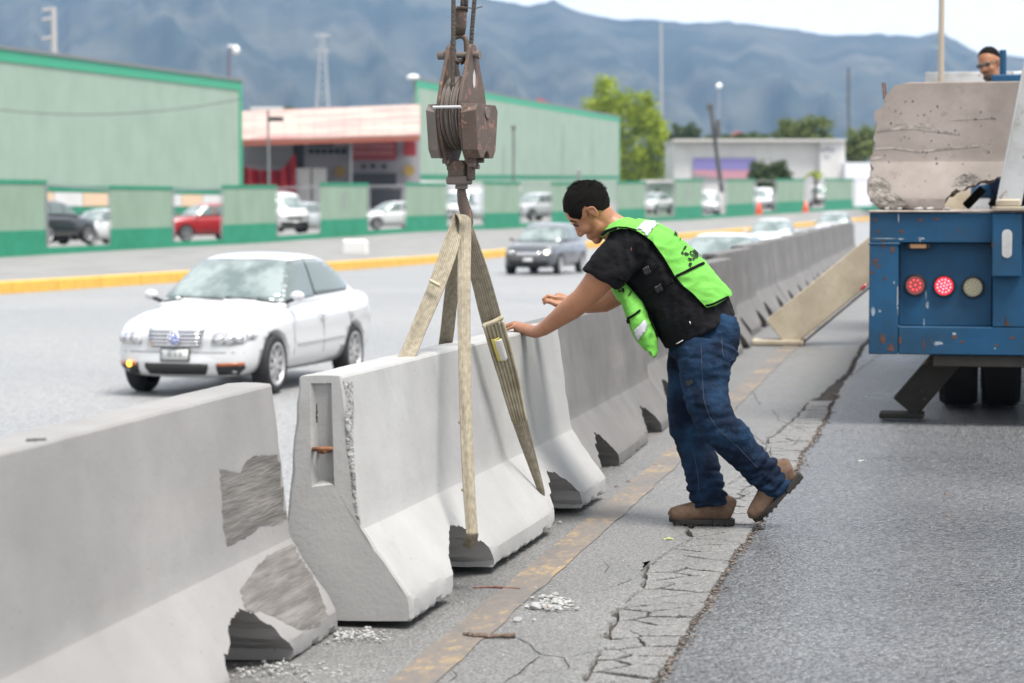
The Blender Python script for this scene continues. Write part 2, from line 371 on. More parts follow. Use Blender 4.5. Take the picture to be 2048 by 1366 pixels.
for i, (sx, sy) in enumerate(seeds):
    poly = [(-1.7, sy - 0.3), (-0.5, sy - 0.3), (-0.5, sy + 0.3), (-1.7, sy + 0.3)]
    for j, (qx, qy) in enumerate(seeds):
        if j != i and abs(qy - sy) < 0.8:
            poly = poly_clip(poly, (sx + qx) / 2, (sy + qy) / 2, qx - sx, qy - sy)
            if len(poly) < 3: break
    if len(poly) < 3: continue
    for sgn, fn, inset in ((-1, band_lat, .011), (1, seam_lat, .012)):    # trim to the band, no folding back
        ya, yb = sy - .12, sy + .12; xa, xb = fn(ya) - sgn * inset, fn(yb) - sgn * inset; nx, ny = (yb - ya) * sgn, -(xb - xa) * sgn
        if poly: poly = poly_clip(poly, xa, ya, nx, ny)
    if len(poly) < 3: continue
    fine = []                                             # densify, clamp into the band, roughen
    for k in range(len(poly)):
        a = poly[k]; b = poly[(k + 1) % len(poly)]; ln = math.hypot(b[0] - a[0], b[1] - a[1]); m_ = max(1, int(ln / 0.022))
        for t in range(m_): fine.append((lerp(a[0], b[0], t / m_), lerp(a[1], b[1], t / m_)))
    out = []
    gap = 0.0055 + 0.006 * rnd.random() ** 2
    for (x, y) in fine:
        x2 = x
        dx, dy = sx - x2, sy - y; ln = math.hypot(dx, dy) or 1; g = max(0.0025, gap + 0.006 * nz(x2 * 26, y * 26, 1.7) + 0.004 * nz(x2 * 70, y * 70, 4.7))
        out.append((x2 + dx / ln * g, y + dy / ln * g * 1.9))
    mb = MB(); n = len(out); dz = rnd.uniform(-0.004, 0.001); cxm = sum(p[0] for p in out) / n; cym = sum(p[1] for p in out) / n
    top = [L(lerp(x, cxm, 0.03), lerp(y, cym, 0.03), zR(y) + dz) for x, y in out]; mid = [L(x, y, zR(y) + dz - 0.003) for x, y in out]; bot = [L(x, y, zR(y) - 0.035) for x, y in out]
    mb.add(top + mid + bot, [tuple(range(n))] + [(a_ + k, a_ + (k + 1) % n, a_ + n + (k + 1) % n, a_ + n + k) for a_ in (0, n) for k in range(n)])
    mb.build('asphalt_piece', M_piece, shoulder)
# crumbled grit and bitumen lumps along the seam
mb = MB(); rs = random.Random(44)
for k in range(1500):
    d = 5.4 + 13 * rs.random(); la = seam_lat(d) + rs.gauss(-.008, .016) + .01 * nz(d * 9, 3); r = rs.uniform(.0025, .0085) * (1.5 if rs.random() < .1 else 1); mb.ball(L(la, d, zR(d) - .006 + rs.uniform(-.006, .006)), (r, r * rs.uniform(.6, 1), r * .55), 6, 4)
gr = mb.build('seam_grit', MAT('seam_grit', (0.075, 0.06, 0.05), 0.9, col2=(0.2, 0.17, 0.15), nscale=60), None); tag(gr, 'crumbled grit along the seam between shoulder and road', 'grit', kind='stuff')
# hairline cracks cut into the shoulder
def crack(name, pts, w, m, par=None, amp=0.02, jag=0.004):
    mb = MB(); fine = []
    for (a, b) in zip(pts, pts[1:]):
        a = G(*a); b = G(*b); n = max(2, int((b - a).length / 0.018))
        for k in range(n): fine.append(a.lerp(b, k / n))
    fine.append(G(*pts[-1])); vs = []
    for i, p in enumerate(fine):
        t = (fine[min(i + 1, len(fine) - 1)] - fine[max(i - 1, 0)]); t.z = 0; t.normalize(); s_ = Vector((-t.y, t.x, 0))
        p = p + s_ * (amp * nz(p.x * 7, p.y * 7, 5) + jag * nz(p.x * 45, p.y * 45, 2)); q = w * (0.35 + 0.65 * abs(nz(p.x * 30, p.y * 30, 9)) * 2) * min(1, i / 4 + 0.2, (len(fine) - 1 - i) / 4 + 0.2)
        z = zR(p.y) + 0.002; vs += [Vector((p.x, p.y, z)) - s_ * q, Vector((p.x, p.y, z)) + s_ * q]
    mb.add(vs, [(2 * i, 2 * i + 1, 2 * i + 3, 2 * i + 2) for i in range(len(fine) - 1)])
    o = mb.build(name, m, par, fix=False); return o
cracks = [([(1040, 1275), (1085, 1310), (1130, 1316), (1135, 1340)], .003), ([(1130, 1316), (1210, 1300), (1250, 1296)], .0025), ([(1085, 1310), (1060, 1330), (1030, 1352), (1010, 1366)], .004),
          ([(900, 1340), (910, 1350), (895, 1366)], .0025), ([(1200, 1178), (1240, 1172), (1262, 1158)], .003), ([(1060, 1348), (1110, 1345), (1145, 1342)], .002),
          ([(1212, 1120), (1215, 1140), (1214, 1150)], .0015), ([(1500, 870), (1540, 900), (1545, 935)], .003), ([(1545, 830), (1560, 850), (1610, 868)], .003), ([(1500, 790), (1520, 822)], .003),
          ([(1548, 900), (1592, 892), (1600, 880)], .003), ([(1440, 1010), (1480, 995), (1500, 985)], .005), ([(1480, 985), (1505, 970), (1490, 955)], .004), ([(1700, 770), (1760, 730), (1790, 712)], .004)]
for i, (pp, w) in enumerate(cracks): crack('crack', pp, w, M_dark, shoulder)
crack('crack', [(1700, 1145), (1770, 1140), (1795, 1136)], .0025, M_dark, bpy.data.objects['road'])
# faded yellow edge line
m = bpy.data.materials.new('faded_yellow_line'); m.use_nodes = True; n_ = m.node_tree.nodes; l_ = m.node_tree.links; b_ = n_['Principled BSDF']; b_.inputs['Roughness'].default_value = 0.6
tc = n_.new('ShaderNodeTexCoord'); mp = n_.new('ShaderNodeMapping'); mp.inputs['Scale'].default_value = (1, 1, 1); mp.inputs['Rotation'].default_value = (0, 0, YAW); mp2 = n_.new('ShaderNodeMapping'); mp2.inputs['Scale'].default_value = (1.0, 0.4, 1)
l_.new(tc.outputs['Object'], mp.inputs[0]); l_.new(mp.outputs[0], mp2.inputs[0])
t1 = n_.new('ShaderNodeTexNoise'); t1.inputs['Scale'].default_value = 26; t1.inputs['Detail'].default_value = 9; t1.inputs['Roughness'].default_value = 0.75; l_.new(mp2.outputs[0], t1.inputs['Vector'])
t2 = n_.new('ShaderNodeTexNoise'); t2.inputs['Scale'].default_value = 1.6; t2.inputs['Detail'].default_value = 3; l_.new(tc.outputs['Object'], t2.inputs['Vector'])
ma = n_.new('ShaderNodeMath'); ma.operation = 'MULTIPLY_ADD'; ma.inputs[1].default_value = 0.7; l_.new(t2.outputs['Fac'], ma.inputs[0]); l_.new(t1.outputs['Fac'], ma.inputs[2])
cr = n_.new('ShaderNodeValToRGB'); e = cr.color_ramp.elements; e[0].position = 0.68; e[0].color = (0.105, 0.1, 0.094, 1); e[1].position = 1.0; e[1].color = (0.26, 0.19, 0.1, 1)
k_ = cr.color_ramp.elements.new(0.78); k_.color = (0.125, 0.112, 0.1, 1); k_ = cr.color_ramp.elements.new(0.9); k_.color = (0.155, 0.127, 0.105, 1)
l_.new(ma.outputs[0], cr.inputs[0]); l_.new(cr.outputs[0], b_.inputs['Base Color']); M_line = m
strip('edge_line', [[L(-1.775 + 0.012 * nz(d * 2.2, 1) + (k / 3) * (0.15 + 0.012 * nz(d * 3, 6)), d, zR(d) + 0.004) for k in range(4)] for d in [5 + i * 0.06 for i in range(900)]], M_line)
# ------------------------------------------------------------------ concrete barriers
def concrete(name, c1, c2, stain=0.5, dark=(0.16, 0.155, 0.15), pits=True, streak=0.5):
    m = bpy.data.materials.new(name); m.use_nodes = True; n = m.node_tree.nodes; l = m.node_tree.links; b = n['Principled BSDF']; b.inputs['Roughness'].default_value = 0.85
    tc = n.new('ShaderNodeTexCoord')
    def noi(scale, det, st=None, rough=0.6):
        t = n.new('ShaderNodeTexNoise'); t.inputs['Scale'].default_value = scale; t.inputs['Detail'].default_value = det; t.inputs['Roughness'].default_value = rough
        if st: mp = n.new('ShaderNodeMapping'); mp.inputs['Scale'].default_value = st; l.new(tc.outputs['Object'], mp.inputs[0]); l.new(mp.outputs[0], t.inputs['Vector'])
        else: l.new(tc.outputs['Object'], t.inputs['Vector'])
        return t
    def ramp(src, p0, c0, p1, c1_):
        r = n.new('ShaderNodeValToRGB'); r.color_ramp.elements[0].position = p0; r.color_ramp.elements[0].color = (*c0, 1); r.color_ramp.elements[1].position = p1; r.color_ramp.elements[1].color = (*c1_, 1); l.new(src, r.inputs[0]); return r
    base = ramp(noi(1.8, 6).outputs['Fac'], 0.35, c1, 0.65, c2)
    def mix(a, fac, col, mult=1.0):
        x = n.new('ShaderNodeMixRGB'); l.new(a, x.inputs['Color1']); x.inputs['Color2'].default_value = (*col, 1)
        q = n.new('ShaderNodeMath'); q.operation = 'MULTIPLY'; q.inputs[1].default_value = mult; l.new(fac, q.inputs[0]); l.new(q.outputs[0], x.inputs['Fac']); return x.outputs[0]
    one, zero = (1, 1, 1), (0, 0, 0)
    c = mix(base.outputs[0], ramp(noi(5, 5, (1.6, 1.6, 0.25)).outputs['Fac'], 0.55, zero, 0.75, one).outputs[0], dark, 0.22 * streak)
    c = mix(c, ramp(noi(9, 8, None, 0.7).outputs['Fac'], 0.58, zero, 0.7, one).outputs[0], dark, 0.3 * stain)
    c = mix(c, ramp(noi(2.2, 4, (0.4, 1, 2.2)).outputs['Fac'], 0.5, zero, 0.75, one).outputs[0], (0.3, 0.26, 0.24), 0.2)
    c = mix(c, ramp(noi(0.9, 3, (1, 1, 0.6)).outputs['Fac'], 0.45, zero, 0.65, one).outputs[0], tuple(x * 0.62 for x in c1), 0.42)
    c = mix(c, ramp(noi(45, 4, None, 0.8).outputs['Fac'], 0.62, zero, 0.68, one).outputs[0], dark, 0.35)
    if pits:
        v = n.new('ShaderNodeTexVoronoi'); v.inputs['Scale'].default_value = 17; l.new(tc.outputs['Object'], v.inputs['Vector'])
        pr = ramp(v.outputs['Distance'], 0.05, one, 0.085, zero); sel = ramp(v.outputs['Color'], 0.6, zero, 0.62, one)
        pm = n.new('ShaderNodeMath'); pm.operation = 'MULTIPLY'; l.new(pr.outputs[0], pm.inputs[0]); l.new(sel.outputs[0], pm.inputs[1])
        c = mix(c, pm.outputs[0], (0.12, 0.115, 0.11), 0.8)
    l.new(c, b.inputs['Base Color'])
    bt = noi(70, 6); bp = n.new('ShaderNodeBump'); bp.inputs['Strength'].default_value = 0.35; bp.inputs['Distance'].default_value = 0.003; l.new(bt.outputs['Fac'], bp.inputs['Height'])
    bt2 = noi(6, 4); bp2 = n.new('ShaderNodeBump'); bp2.inputs['Strength'].default_value = 0.4; bp2.inputs['Distance'].default_value = 0.01; l.new(bt2.outputs['Fac'], bp2.inputs['Height']); l.new(bp.outputs[0], bp2.inputs['Normal'])
    l.new(bp2.outputs[0], b.inputs['Normal']); return m
M_con = concrete('pale_concrete', (0.315, 0.313, 0.308), (0.37, 0.367, 0.362), stain=0.8, streak=0.0)
M_con2 = concrete('warm_grey_concrete', (0.235, 0.228, 0.224), (0.285, 0.277, 0.272), stain=0.8, streak=0.0)
M_cond = concrete('weathered_concrete', (0.115, 0.112, 0.11), (0.175, 0.169, 0.165), stain=1.0, streak=1.0, dark=(0.1, 0.1, 0.1))
M_rough = MAT('broken_concrete', (0.22, 0.215, 0.205), 0.95, col2=(0.4, 0.39, 0.37), nscale=18, detail=8, bump=1.0, bscale=45, bdist=0.02)
M_wet = MAT('wet_mortar', (0.095, 0.088, 0.082), 0.75, col2=(0.2, 0.186, 0.174), nscale=5, detail=9, lo=0.42, hi=0.72, stretch=(0.5, 1, 7), bump=0.5, bscale=20)
M_rust = MAT('rusty_steel', (0.1, 0.04, 0.02), 0.85, col2=(0.24, 0.1, 0.045), nscale=30)
BL = 3.9
def prof_half(z):                                        # half width of the barrier at height z
    for (z0, w0), (z1, w1) in zip(PROF, PROF[1:]):
        if z <= z1: return lerp(w0, w1, (z - z0) / (z1 - z0))
    return PROF[-1][1]
PROF = [(0, .305), (0.01, .312), (0.075, .312), (0.09, .306), (0.325, .146), (0.35, .139), (0.852, .082), (0.86, .075)]
def barrier_mesh(seed, length=BL, slots=(0.95, 2.9), keys=(0, 1), chips=1.0, broken=None):
    zs = [0, .01, .03, .055, .075, .09, .13, .17, .21, .25, .29, .325, .35, .4, .46, .52, .58, .64, .7, .76, .81, .852, .86]
    ring = [(prof_half(z), z) for z in zs] + [(0.03, .862), (-0.03, .862)] + [(-prof_half(z), z) for z in reversed(zs)] + [(-0.2, 0), (-0.1, 0), (0, 0), (0.1, 0), (0.2, 0)]
    xs = [0, 0.006, 0.02] + [0.05 + i * (length - 0.1) / 90 for i in range(91)] + [length - 0.02, length - 0.006, length]
    mb = MB(); nr = len(ring); v = []
    for ix, x in enumerate(xs):
        e = min(x, length - x)
        for (y, z) in ring:
            s = 1.0
            if e < 0.001: s = 1 - 0.012 / max(0.1, abs(y))
            elif e < 0.007: s = 1 - 0.003 / max(0.1, abs(y))
            zz = z; q = Vector((x * 9 + seed * 7.3, y * 9, z * 9))
            yy = y * s + 0.002 * noise.noise(q * 0.7); zz += 0.0012 * noise.noise(q * 0.6 + Vector((9, 9, 9)))
            # chipped arrises: toe edge and end edges lose material
            toe = max(0, 1 - abs(z - 0.08) / 0.03) if abs(y) > 0.2 else 0
            low = max(0, 1 - z / 0.03) if abs(y) > 0.2 else 0
            top = max(0, 1 - abs(z - 0.85) / 0.02)
            k = chips * (0.006 * toe + 0.012 * low + 0.003 * top); n1 = max(0, noise.noise(Vector((x * 14 + seed, z * 10, y * 3))) + 0.1)
            yy -= math.copysign(k * n1 * 2.0, y) if abs(y) > 0.02 else 0
            if low: zz += 0.02 * n1 * chips
            if top and abs(y) > 0.05: zz -= k * n1
            xx = x
            if e < 0.03:
                ed = max(0, noise.noise(Vector((y * 22, z * 22, seed + (3 if x > 1 else 0)))))
                yy -= math.copysign(0.022 * ed * chips * (1 - e / 0.03), y) if abs(y) > 0.03 else 0
                xx += (0.006 * ed * chips + 0.003 * noise.noise(Vector((y * 9, z * 9, seed)))) * (1 if x < 1 else -1)
            v.append((xx, yy, zz))
    n = len(xs)
    mb.add(v, [(i * nr + k, i * nr + (k + 1) % nr, (i + 1) * nr + (k + 1) % nr, (i + 1) * nr + k) for i in range(n - 1) for k in range(nr)] + [tuple(range(nr)), tuple((n - 1) * nr + k for k in range(nr))[::-1]])
    me = mb.mesh('barrier'); rs = random.Random(seed)
    cut = MB()
    arch = [(-.36, -.06), (-.345, .05), (-.33, .095), (-.27, .125), (-.2, .15), (-.1, .19), (.0, .215), (.1, .205), (.18, .17), (.25, .12), (.31, .07), (.35, .03), (.37, -.06)]
    for si, sx in enumerate(slots):
        base = []
        for a, b in zip(arch, arch[1:]):
            for t in (0, .25, .5, .75): base.append([lerp(a[0], b[0], t), lerp(a[1], b[1], t)])
        base.append(list(arch[-1]))
        nk = 9; sl = []
        for j in range(nk):
            y = lerp(-0.36, 0.36, j / (nk - 1)); edge = abs(y) / 0.36
            sl.append([Vector((sx + a[0] * (1 + 0.03 * noise.noise(Vector((a[0] * 12, y * 8, seed)))) + 0.018 * noise.noise(Vector((a[0] * 30, a[1] * 30, seed + y * 6 + si * 5))), y,
                               a[1] + (0.0 if a[1] < 0 else 0.03 * noise.noise(Vector((a[0] * 16 + seed * 3, y * 7, si * 4))) + 0.012 * noise.noise(Vector((a[0] * 50, y * 30, si)))))) for a in base])
        m_ = len(base); vv = [p for s_ in sl for p in s_]
        cut.add(vv, [(j * m_ + k, j * m_ + (k + 1) % m_, (j + 1) * m_ + (k + 1) % m_, (j + 1) * m_ + k) for j in range(nk - 1) for k in range(m_)] + [tuple(range(m_))[::-1], tuple((nk - 1) * m_ + k for k in range(m_))])
    for k in keys:
        x0 = 0 if k == 0 else length; s_ = 1 if k == 0 else -1
        poly = [(x0 - s_ * 0.05, -0.045), (x0 - s_ * 0.0, -0.042), (x0 + s_ * 0.05, -0.026), (x0 + s_ * 0.05, 0.026), (x0, 0.042), (x0 - s_ * 0.05, 0.045)]
        q = [Vector((x, y, 0.47 + (0.02 if abs(x - x0) > 0.04 and (x - x0) * s_ > 0 else 0))) for x, y in poly]; qt = [Vector((x if abs(x - x0) < .04 or (x - x0) * s_ < 0 else x0 + s_ * .016, y * (.9 if abs(x - x0) > .02 else 1), 0.835)) for x, y in poly]
        cut.add(q + qt, [tuple(range(6))[::-1], tuple(range(6, 12))] + [(i, (i + 1) % 6, (i + 1) % 6 + 6, i + 6) for i in range(6)])
    if cut.v: me = boolean(me, cut.mesh('cut'))
    if broken is not None: me = boolean(me, broken)
    me.shade_smooth() if hasattr(me, 'shade_smooth') else None
    try:
        me.set_sharp_from_angle(angle=R(15))
    except Exception: me.polygons.foreach_set('use_smooth', [False] * len(me.polygons))
    return me
def rebar(parent, x, sgn):
    mb = MB(); mb.tube([(x + sgn * 0.045, -.05, .60), (x + sgn * 0.0, -.03, .605), (x - sgn * .01, -.012, .606), (x - sgn * .012, .012, .606), (x + sgn * 0.0, .03, .603), (x + sgn * 0.045, .05, .6)], 0.008, 8)
    mb.tube([(x + sgn * 0.045, -.02, .595), (x - sgn * .002, .0, .592), (x + sgn * 0.045, .03, .592)], 0.006, 8)
    mb.build('rebar_loop', M_rust, parent, smooth_=True)
def set_barrier(name, me, m, near, yaw, z, label, roll=0.0, group='concrete median barriers in the row'):
    o = link(name, me, m); o.location = near; o.location.z = z; o.rotation_euler = (roll, 0, math.pi / 2 - yaw); tag(o, label, 'concrete barrier', group); return o
def toe_near(lat_toe, d, yaw=YAW): return Vector((lat_toe + T * d - 0.31 * math.cos(yaw), d + 0.31 * math.sin(yaw), 0))
bm1 = barrier_mesh(1.0, slots=(0.95, 2.97)); bm2 = barrier_mesh(5.0); bm3 = barrier_mesh(9.0)
# near left barrier: far end at about 8.33 m
b1 = set_barrier('concrete_barrier', bm1, M_con2, toe_near(-2.165, 8.33) - Vector((BL * math.sin(YAW), BL * math.cos(YAW), 0)), YAW, 0.0, 'nearest pale barrier at left edge, with a dark mortar smear on its face')
b2yaw = math.atan(0.2163)
b2 = set_barrier('concrete_barrier', bm2, M_con, Vector((-0.349 - 0.31 * math.cos(b2yaw), 8.36 + 0.31 * math.sin(b2yaw), 0)), b2yaw, 0.022, 'pale concrete barrier hanging in webbing slings under the hook block', roll=R(-1.2))
rebar(b1, BL, -1); rebar(b2, 0, 1)
# crumbly strip down the end arris of the lifted barrier, and hairy cracks under the rebar
tree2 = bvh(b2.data, wmat(b2))
rc = random.Random(3); left_e = [(688, 762), (694, 800), (690, 850), (692, 900), (700, 960), (708, 1000), (715, 1040)]; right_e = [(722, 1052), (714, 1000), (712, 940), (706, 880), (708, 820), (706, 765)]
M_crumb = MAT('crumbled_mortar', (0.14, 0.14, 0.14), 0.95, col2=(0.38, 0.38, 0.37), nscale=40, detail=8, bump=1, bscale=60, bdist=0.02)
me = decal([[(x + rc.uniform(-4, 4), y) for x, y in left_e] + [(x + rc.uniform(-1, 1), y) for x, y in right_e]], 3.0, from_px, tree2, 0.002)
for v in me.vertices: v.co += Vector((0, -1, 0)) * (0.0005 + 0.004 * abs(nz(v.co.x * 60, v.co.z * 60, 3)))
link('crumbled_edge', me, M_crumb, b2, world=True, smooth_=True)
def dcrack(par, tree, paths, w, m=M_dark, nm='crack', off=0.0015):
    for pts in paths:
        polys = []
        fl = []; fr = []
        for (a, b) in zip(pts, pts[1:]):
            n = max(1, int(math.hypot(b[0] - a[0], b[1] - a[1]) / 5))
            for k in range(n):
                x = lerp(a[0], b[0], k / n); y = lerp(a[1], b[1], k / n); dx, dy = b[0] - a[0], b[1] - a[1]; ln = math.hypot(dx, dy); j = 1.6 * nz(x * .2, y * .2, 3)
                ww = w * (0.5 + abs(nz(x * .3, y * .3)) * 1.5); fl.append((x - dy / ln * (ww + j), y + dx / ln * (ww + j))); fr.append((x + dy / ln * (ww - j), y - dx / ln * (ww - j)))
        for k in range(len(fl) - 1): polys.append([fl[k], fl[k + 1], fr[k + 1], fr[k]])
        link(nm, decal(polys, 50, from_px, tree, off), m, par, world=True)
M_hair = MAT('crack_shadow_dirt', (0.07, 0.065, 0.06), 0.9)
dcrack(b2, tree2, [[(657, 922), (659, 955), (663, 962)], [(655, 935), (640, 952)], [(658, 945), (670, 950)], [(700, 780), (706, 800), (698, 830)], [(633, 790), (634, 850)], [(700, 850), (690, 870)]], 0.9)
# mortar smears on barrier 1
tree1 = bvh(b1.data, wmat(b1))
def rough_poly(pts, amp, seed):
    out = []
    for i in range(len(pts)):
        a = pts[i]; b = pts[(i + 1) % len(pts)]; n = max(1, int(math.hypot(b[0] - a[0], b[1] - a[1]) / 6))
        for k in range(n):
            x = lerp(a[0], b[0], k / n); y = lerp(a[1], b[1], k / n); out.append((x + amp * nz(x * .15, y * .15, seed), y + amp * nz(x * .15, y * .15, seed + 9)))
    return out
def smear(name, pts, seed):
    me = decal([rough_poly(rough_poly(pts, 4, seed), 1.2, seed + 30)], 6, from_px, tree1, 0.0015)
    for v in me.vertices: v.co += Vector((0.5, -0.8, 0.2)) * (0.0025 * abs(nz(v.co.x * 8, v.co.y * 8, v.co.z * 45)))
    link(name, me, M_wet, b1, world=True, smooth_=True)
smear('mortar_smear', [(440, 938), (482, 945), (492, 925), (505, 912), (550, 908), (570, 915), (577, 950), (583, 1030), (560, 1050), (520, 1052), (500, 1070), (455, 1095), (447, 1060)], 1)
smear('mortar_smear', [(505, 1145), (535, 1112), (560, 1100), (585, 1088), (600, 1100), (630, 1160), (655, 1230), (640, 1252), (600, 1262), (560, 1240), (520, 1222), (495, 1235), (480, 1180)], 2)
# lifting slot in the top of barrier 1, notch at its end
dcrack(b1, tree1, [[(52, 881), (75, 880), (98, 879)]], 2.6, m=M_dark, nm='lifting_slot')
# the rest of the row
ords = ['first', 'second', 'third', 'fourth', 'fifth', 'sixth', 'seventh', 'eighth', 'ninth', 'tenth', 'eleventh', 'twelfth']
d = 12.38; k = 0
row_b = []; bm1r = bm1.copy(); bm2r = bm2.copy()
while d < 58:
    lat = -1.95 - 0.022 * (d - 12.4) * (1 if d < 28 else 0.35) - (0 if d < 28 else 0.22)
    if k > 0: lat += random.Random(k).uniform(-0.04, 0.04)
    me = (bm3, bm2r, bm1r)[k % 3]
    if k == 0: lab = 'weathered dark grey barrier directly behind the lifted one, under the worker arms'
    elif k == 1: lab = 'weathered barrier seen beside the worker knees, second dark one in the row'
    elif k < 5: lab = 'weathered dark grey barrier, %s one in the row behind the lifted barrier' % ords[k]
    else: lab = 'weathered barrier beside or past the crane outrigger, %s behind the lifted barrier' % ords[k]
    b = set_barrier('concrete_barrier', me, M_cond, toe_near(lat, d), YAW, zR(d) , lab); b.scale = (1, 1, 1.0 + (0.0 if k < 1 else 0.04))
    row_b.append(b); d += BL * math.cos(YAW) + 0.03; k += 1
# ------------------------------------------------------------------ mountains
RID = [(-1500, 120), (-900, -20), (0, -90), (400, -150), (700, -90), (880, -30), (990, 0), (1060, 12), (1105, 0), (1160, 25), (1230, 38), (1300, 37), (1370, 47), (1450, 42), (1530, 52), (1600, 60), (1650, 70), (1750, 67), (1830, 72), (1878, 62), (1905, 80), (1950, 104), (2010, 107), (2048, 115), (2300, 150), (2700, 210), (3500, 300)]
M_mtn = MAT('mountain_scrub', (0.012, 0.022, 0.015), 0.95, col2=(0.08, 0.08, 0.06), nscale=0.006, detail=9, lo=0.4, hi=0.72)
mb = MB(); NX, NY = 330, 90
for j in range(NY + 1):
    t = j / NY; d = 2300 + 2600 * t
    for i in range(NX + 1):
        px = -1500 + 5000 * i / NX; rd = 4300.0
        H = (415 - interp(RID, px)) / F * rd + 4 * nz(px * 0.05, 1) + 2 * nz(px * .2, 3)
        tt = min(t / 0.77, 1); prof = tt ** 1.25 if t <= 0.77 else 1 - (t - 0.77) * 1.8
        x = (px - 1024) / F * d
        sp = 0
        for a, fq in ((1, 0.0035), (0.55, 0.008), (0.3, 0.018), (0.14, 0.045)):
            sp += a * (1 - 2 * abs(noise.noise(Vector((px * fq * 1.3 + 3 * t + 0.8 * noise.noise(Vector((px * .004, t * 3, 4))), t * fq * 90, fq * 100)))))
        z = -6 + (H + 6) * prof + sp * 68 * (tt * (1 - tt) * 3 if t <= .77 else 0) * (1 if t < .77 else 0) - (55 * tt * (1 - tt) * 4 if t < .77 else 0)
        lim = (H + 6) * (d / 4300) * 0.97 - 6 if t < 0.75 else 1e9
        mb.v.append((x, d, max(-6, min(z, lim))))
mb.f = [(j * (NX + 1) + i, j * (NX + 1) + i + 1, (j + 1) * (NX + 1) + i + 1, (j + 1) * (NX + 1) + i) for j in range(NY) for i in range(NX)]; mb.mi = [0] * len(mb.f)
me = mb.mesh('mountains', fix=False); tag(link('mountains', me, M_mtn, smooth_=True), kind='structure')

# ------------------------------------------------------------------ green warehouses
M_lgreen = MAT('pale_green_render', (0.235, 0.315, 0.25), 0.8, col2=(0.27, 0.35, 0.28), nscale=0.4)
M_dgreen = MAT('dark_green_paint', (0.008, 0.17, 0.09), 0.7, col2=(0.015, 0.21, 0.12), nscale=1.5)
M_trim = MAT('bright_green_trim', (0.02, 0.3, 0.16), 0.5)
M_grey = MAT('galvanised_steel', (0.3, 0.3, 0.3), 0.5, metal=0.6)
M_white = MAT('white_wall_paint', (0.6, 0.59, 0.58), 0.7, col2=(0.54, 0.53, 0.52), nscale=0.7)
M_tan = MAT('tan_panel', (0.62, 0.45, 0.3), 0.7)
M_roofg = MAT('grey_sheet_roof', (0.16, 0.17, 0.17), 0.6)
def warehouse(label, lat, u0, u1, ytop, trim_h, extra):
    C1 = lat * F
    d0 = C1 / (u0 - 1930); d1 = C1 / (u1 - 1930); a = L(lat, d0); b = L(lat, d1)
    za = P(u0, ytop(u0), d0).z; zb = P(u1, ytop(u1), d1).z; base = -1.3
    t = thing('warehouse', label, 'warehouse', (a.x, a.y, base)); out = Vector((-math.cos(YAW), math.sin(YAW), 0)); up = Vector((0, 0, 1))
    if extra == 2: out = Vector((a.x - 2.0, a.y, 0)).normalized()      # the plot is skewed: its near gable runs away from the road at an angle
    def quad(name, m, s0, s1, z0, z1, off, dep):          # slab on the facade; z0,z1 functions of s
        p = [a.lerp(b, s0) + up * z0(s0), a.lerp(b, s1) + up * z0(s1), a.lerp(b, s1) + up * z1(s1), a.lerp(b, s0) + up * z1(s0)]
        p = [q - out * off for q in p]; return MB().prism(p, out * dep).build(name, m, t, world=True)
    top = lambda s: lerp(za, zb, s)
    quad('wall', M_lgreen, 0, 1, lambda s: base, lambda s: top(s) - 0.02, 0, 22)
    quad('roof', M_roofg, -0.003, 1.003, lambda s: top(s), lambda s: top(s) + 0.18, 0.15, 22.4)
    quad('roof_trim', M_trim, 0, 1, lambda s: top(s) - trim_h, lambda s: top(s) - 0.01, 0.06, 0.055)
    quad('corner_trim', M_trim, 1 - trim_h / (b - a).length, 1, lambda s: base, lambda s: top(s) - trim_h - 0.01, 0.06, 0.055)
    if extra == 1:
        g = lambda y: (lambda s: P(lerp(0, 0, 0), y, 1).z * 0 + EYE - (y - 415) / F * lerp(d0, d1, s))
        quad('stripe', M_dgreen, 0, 1, lambda s: 2.33, lambda s: 2.7, 0.05, 0.045)
        for k in range(14):
            quad('painted_panel', M_tan if k % 2 else M_white, k / 14, (k + 0.96) / 14, lambda s: 1.55, lambda s: 2.3, 0.05, 0.045)
        quad('plinth', M_dgreen, 0, 1, lambda s: base, lambda s: 1.5, 0.05, 0.045)
    else:
        quad('edge_trim', M_trim, 0, trim_h * 1.3 / (b - a).length, lambda s: base, lambda s: top(s) - trim_h - .01, 0.06, 0.055)
        quad('stripe', M_dgreen, 0, 1, lambda s: 3.6 + 1.3 * s, lambda s: 4.0 + 1.3 * s, 0.05, 0.045)
        quad('painted_panel', M_white, 0, 0.4, lambda s: 3.0, lambda s: 3.55, 0.05, 0.045)
        for sx in (0.32, 0.62, 0.8): quad('downpipe', M_roofg if sx == 0.32 else M_lgreen, sx, sx + 0.002, lambda s: base, lambda s: top(s) - 1.6 - (3 if sx == .32 else 0), 0.14, 0.1)
        q = P(1150, 350, 262); MB().box((q.x, q.y, q.z), (1.3, 0.8, 1.1)).build('air_conditioner', M_grey, t, world=True, bevel=0.05)
        for (x, y) in ((1448, 0),): pass
    return t
warehouse('big pale green warehouse with bright green roof trim at the left edge', -50, -330, 485, lambda u: 97 + 0.136 * u, 0.62, 1)
warehouse('pale green warehouse with green trim behind the hook block and worker', -42, 833, 1239, lambda u: 160 + 0.185 * (u - 833), 0.55, 2)

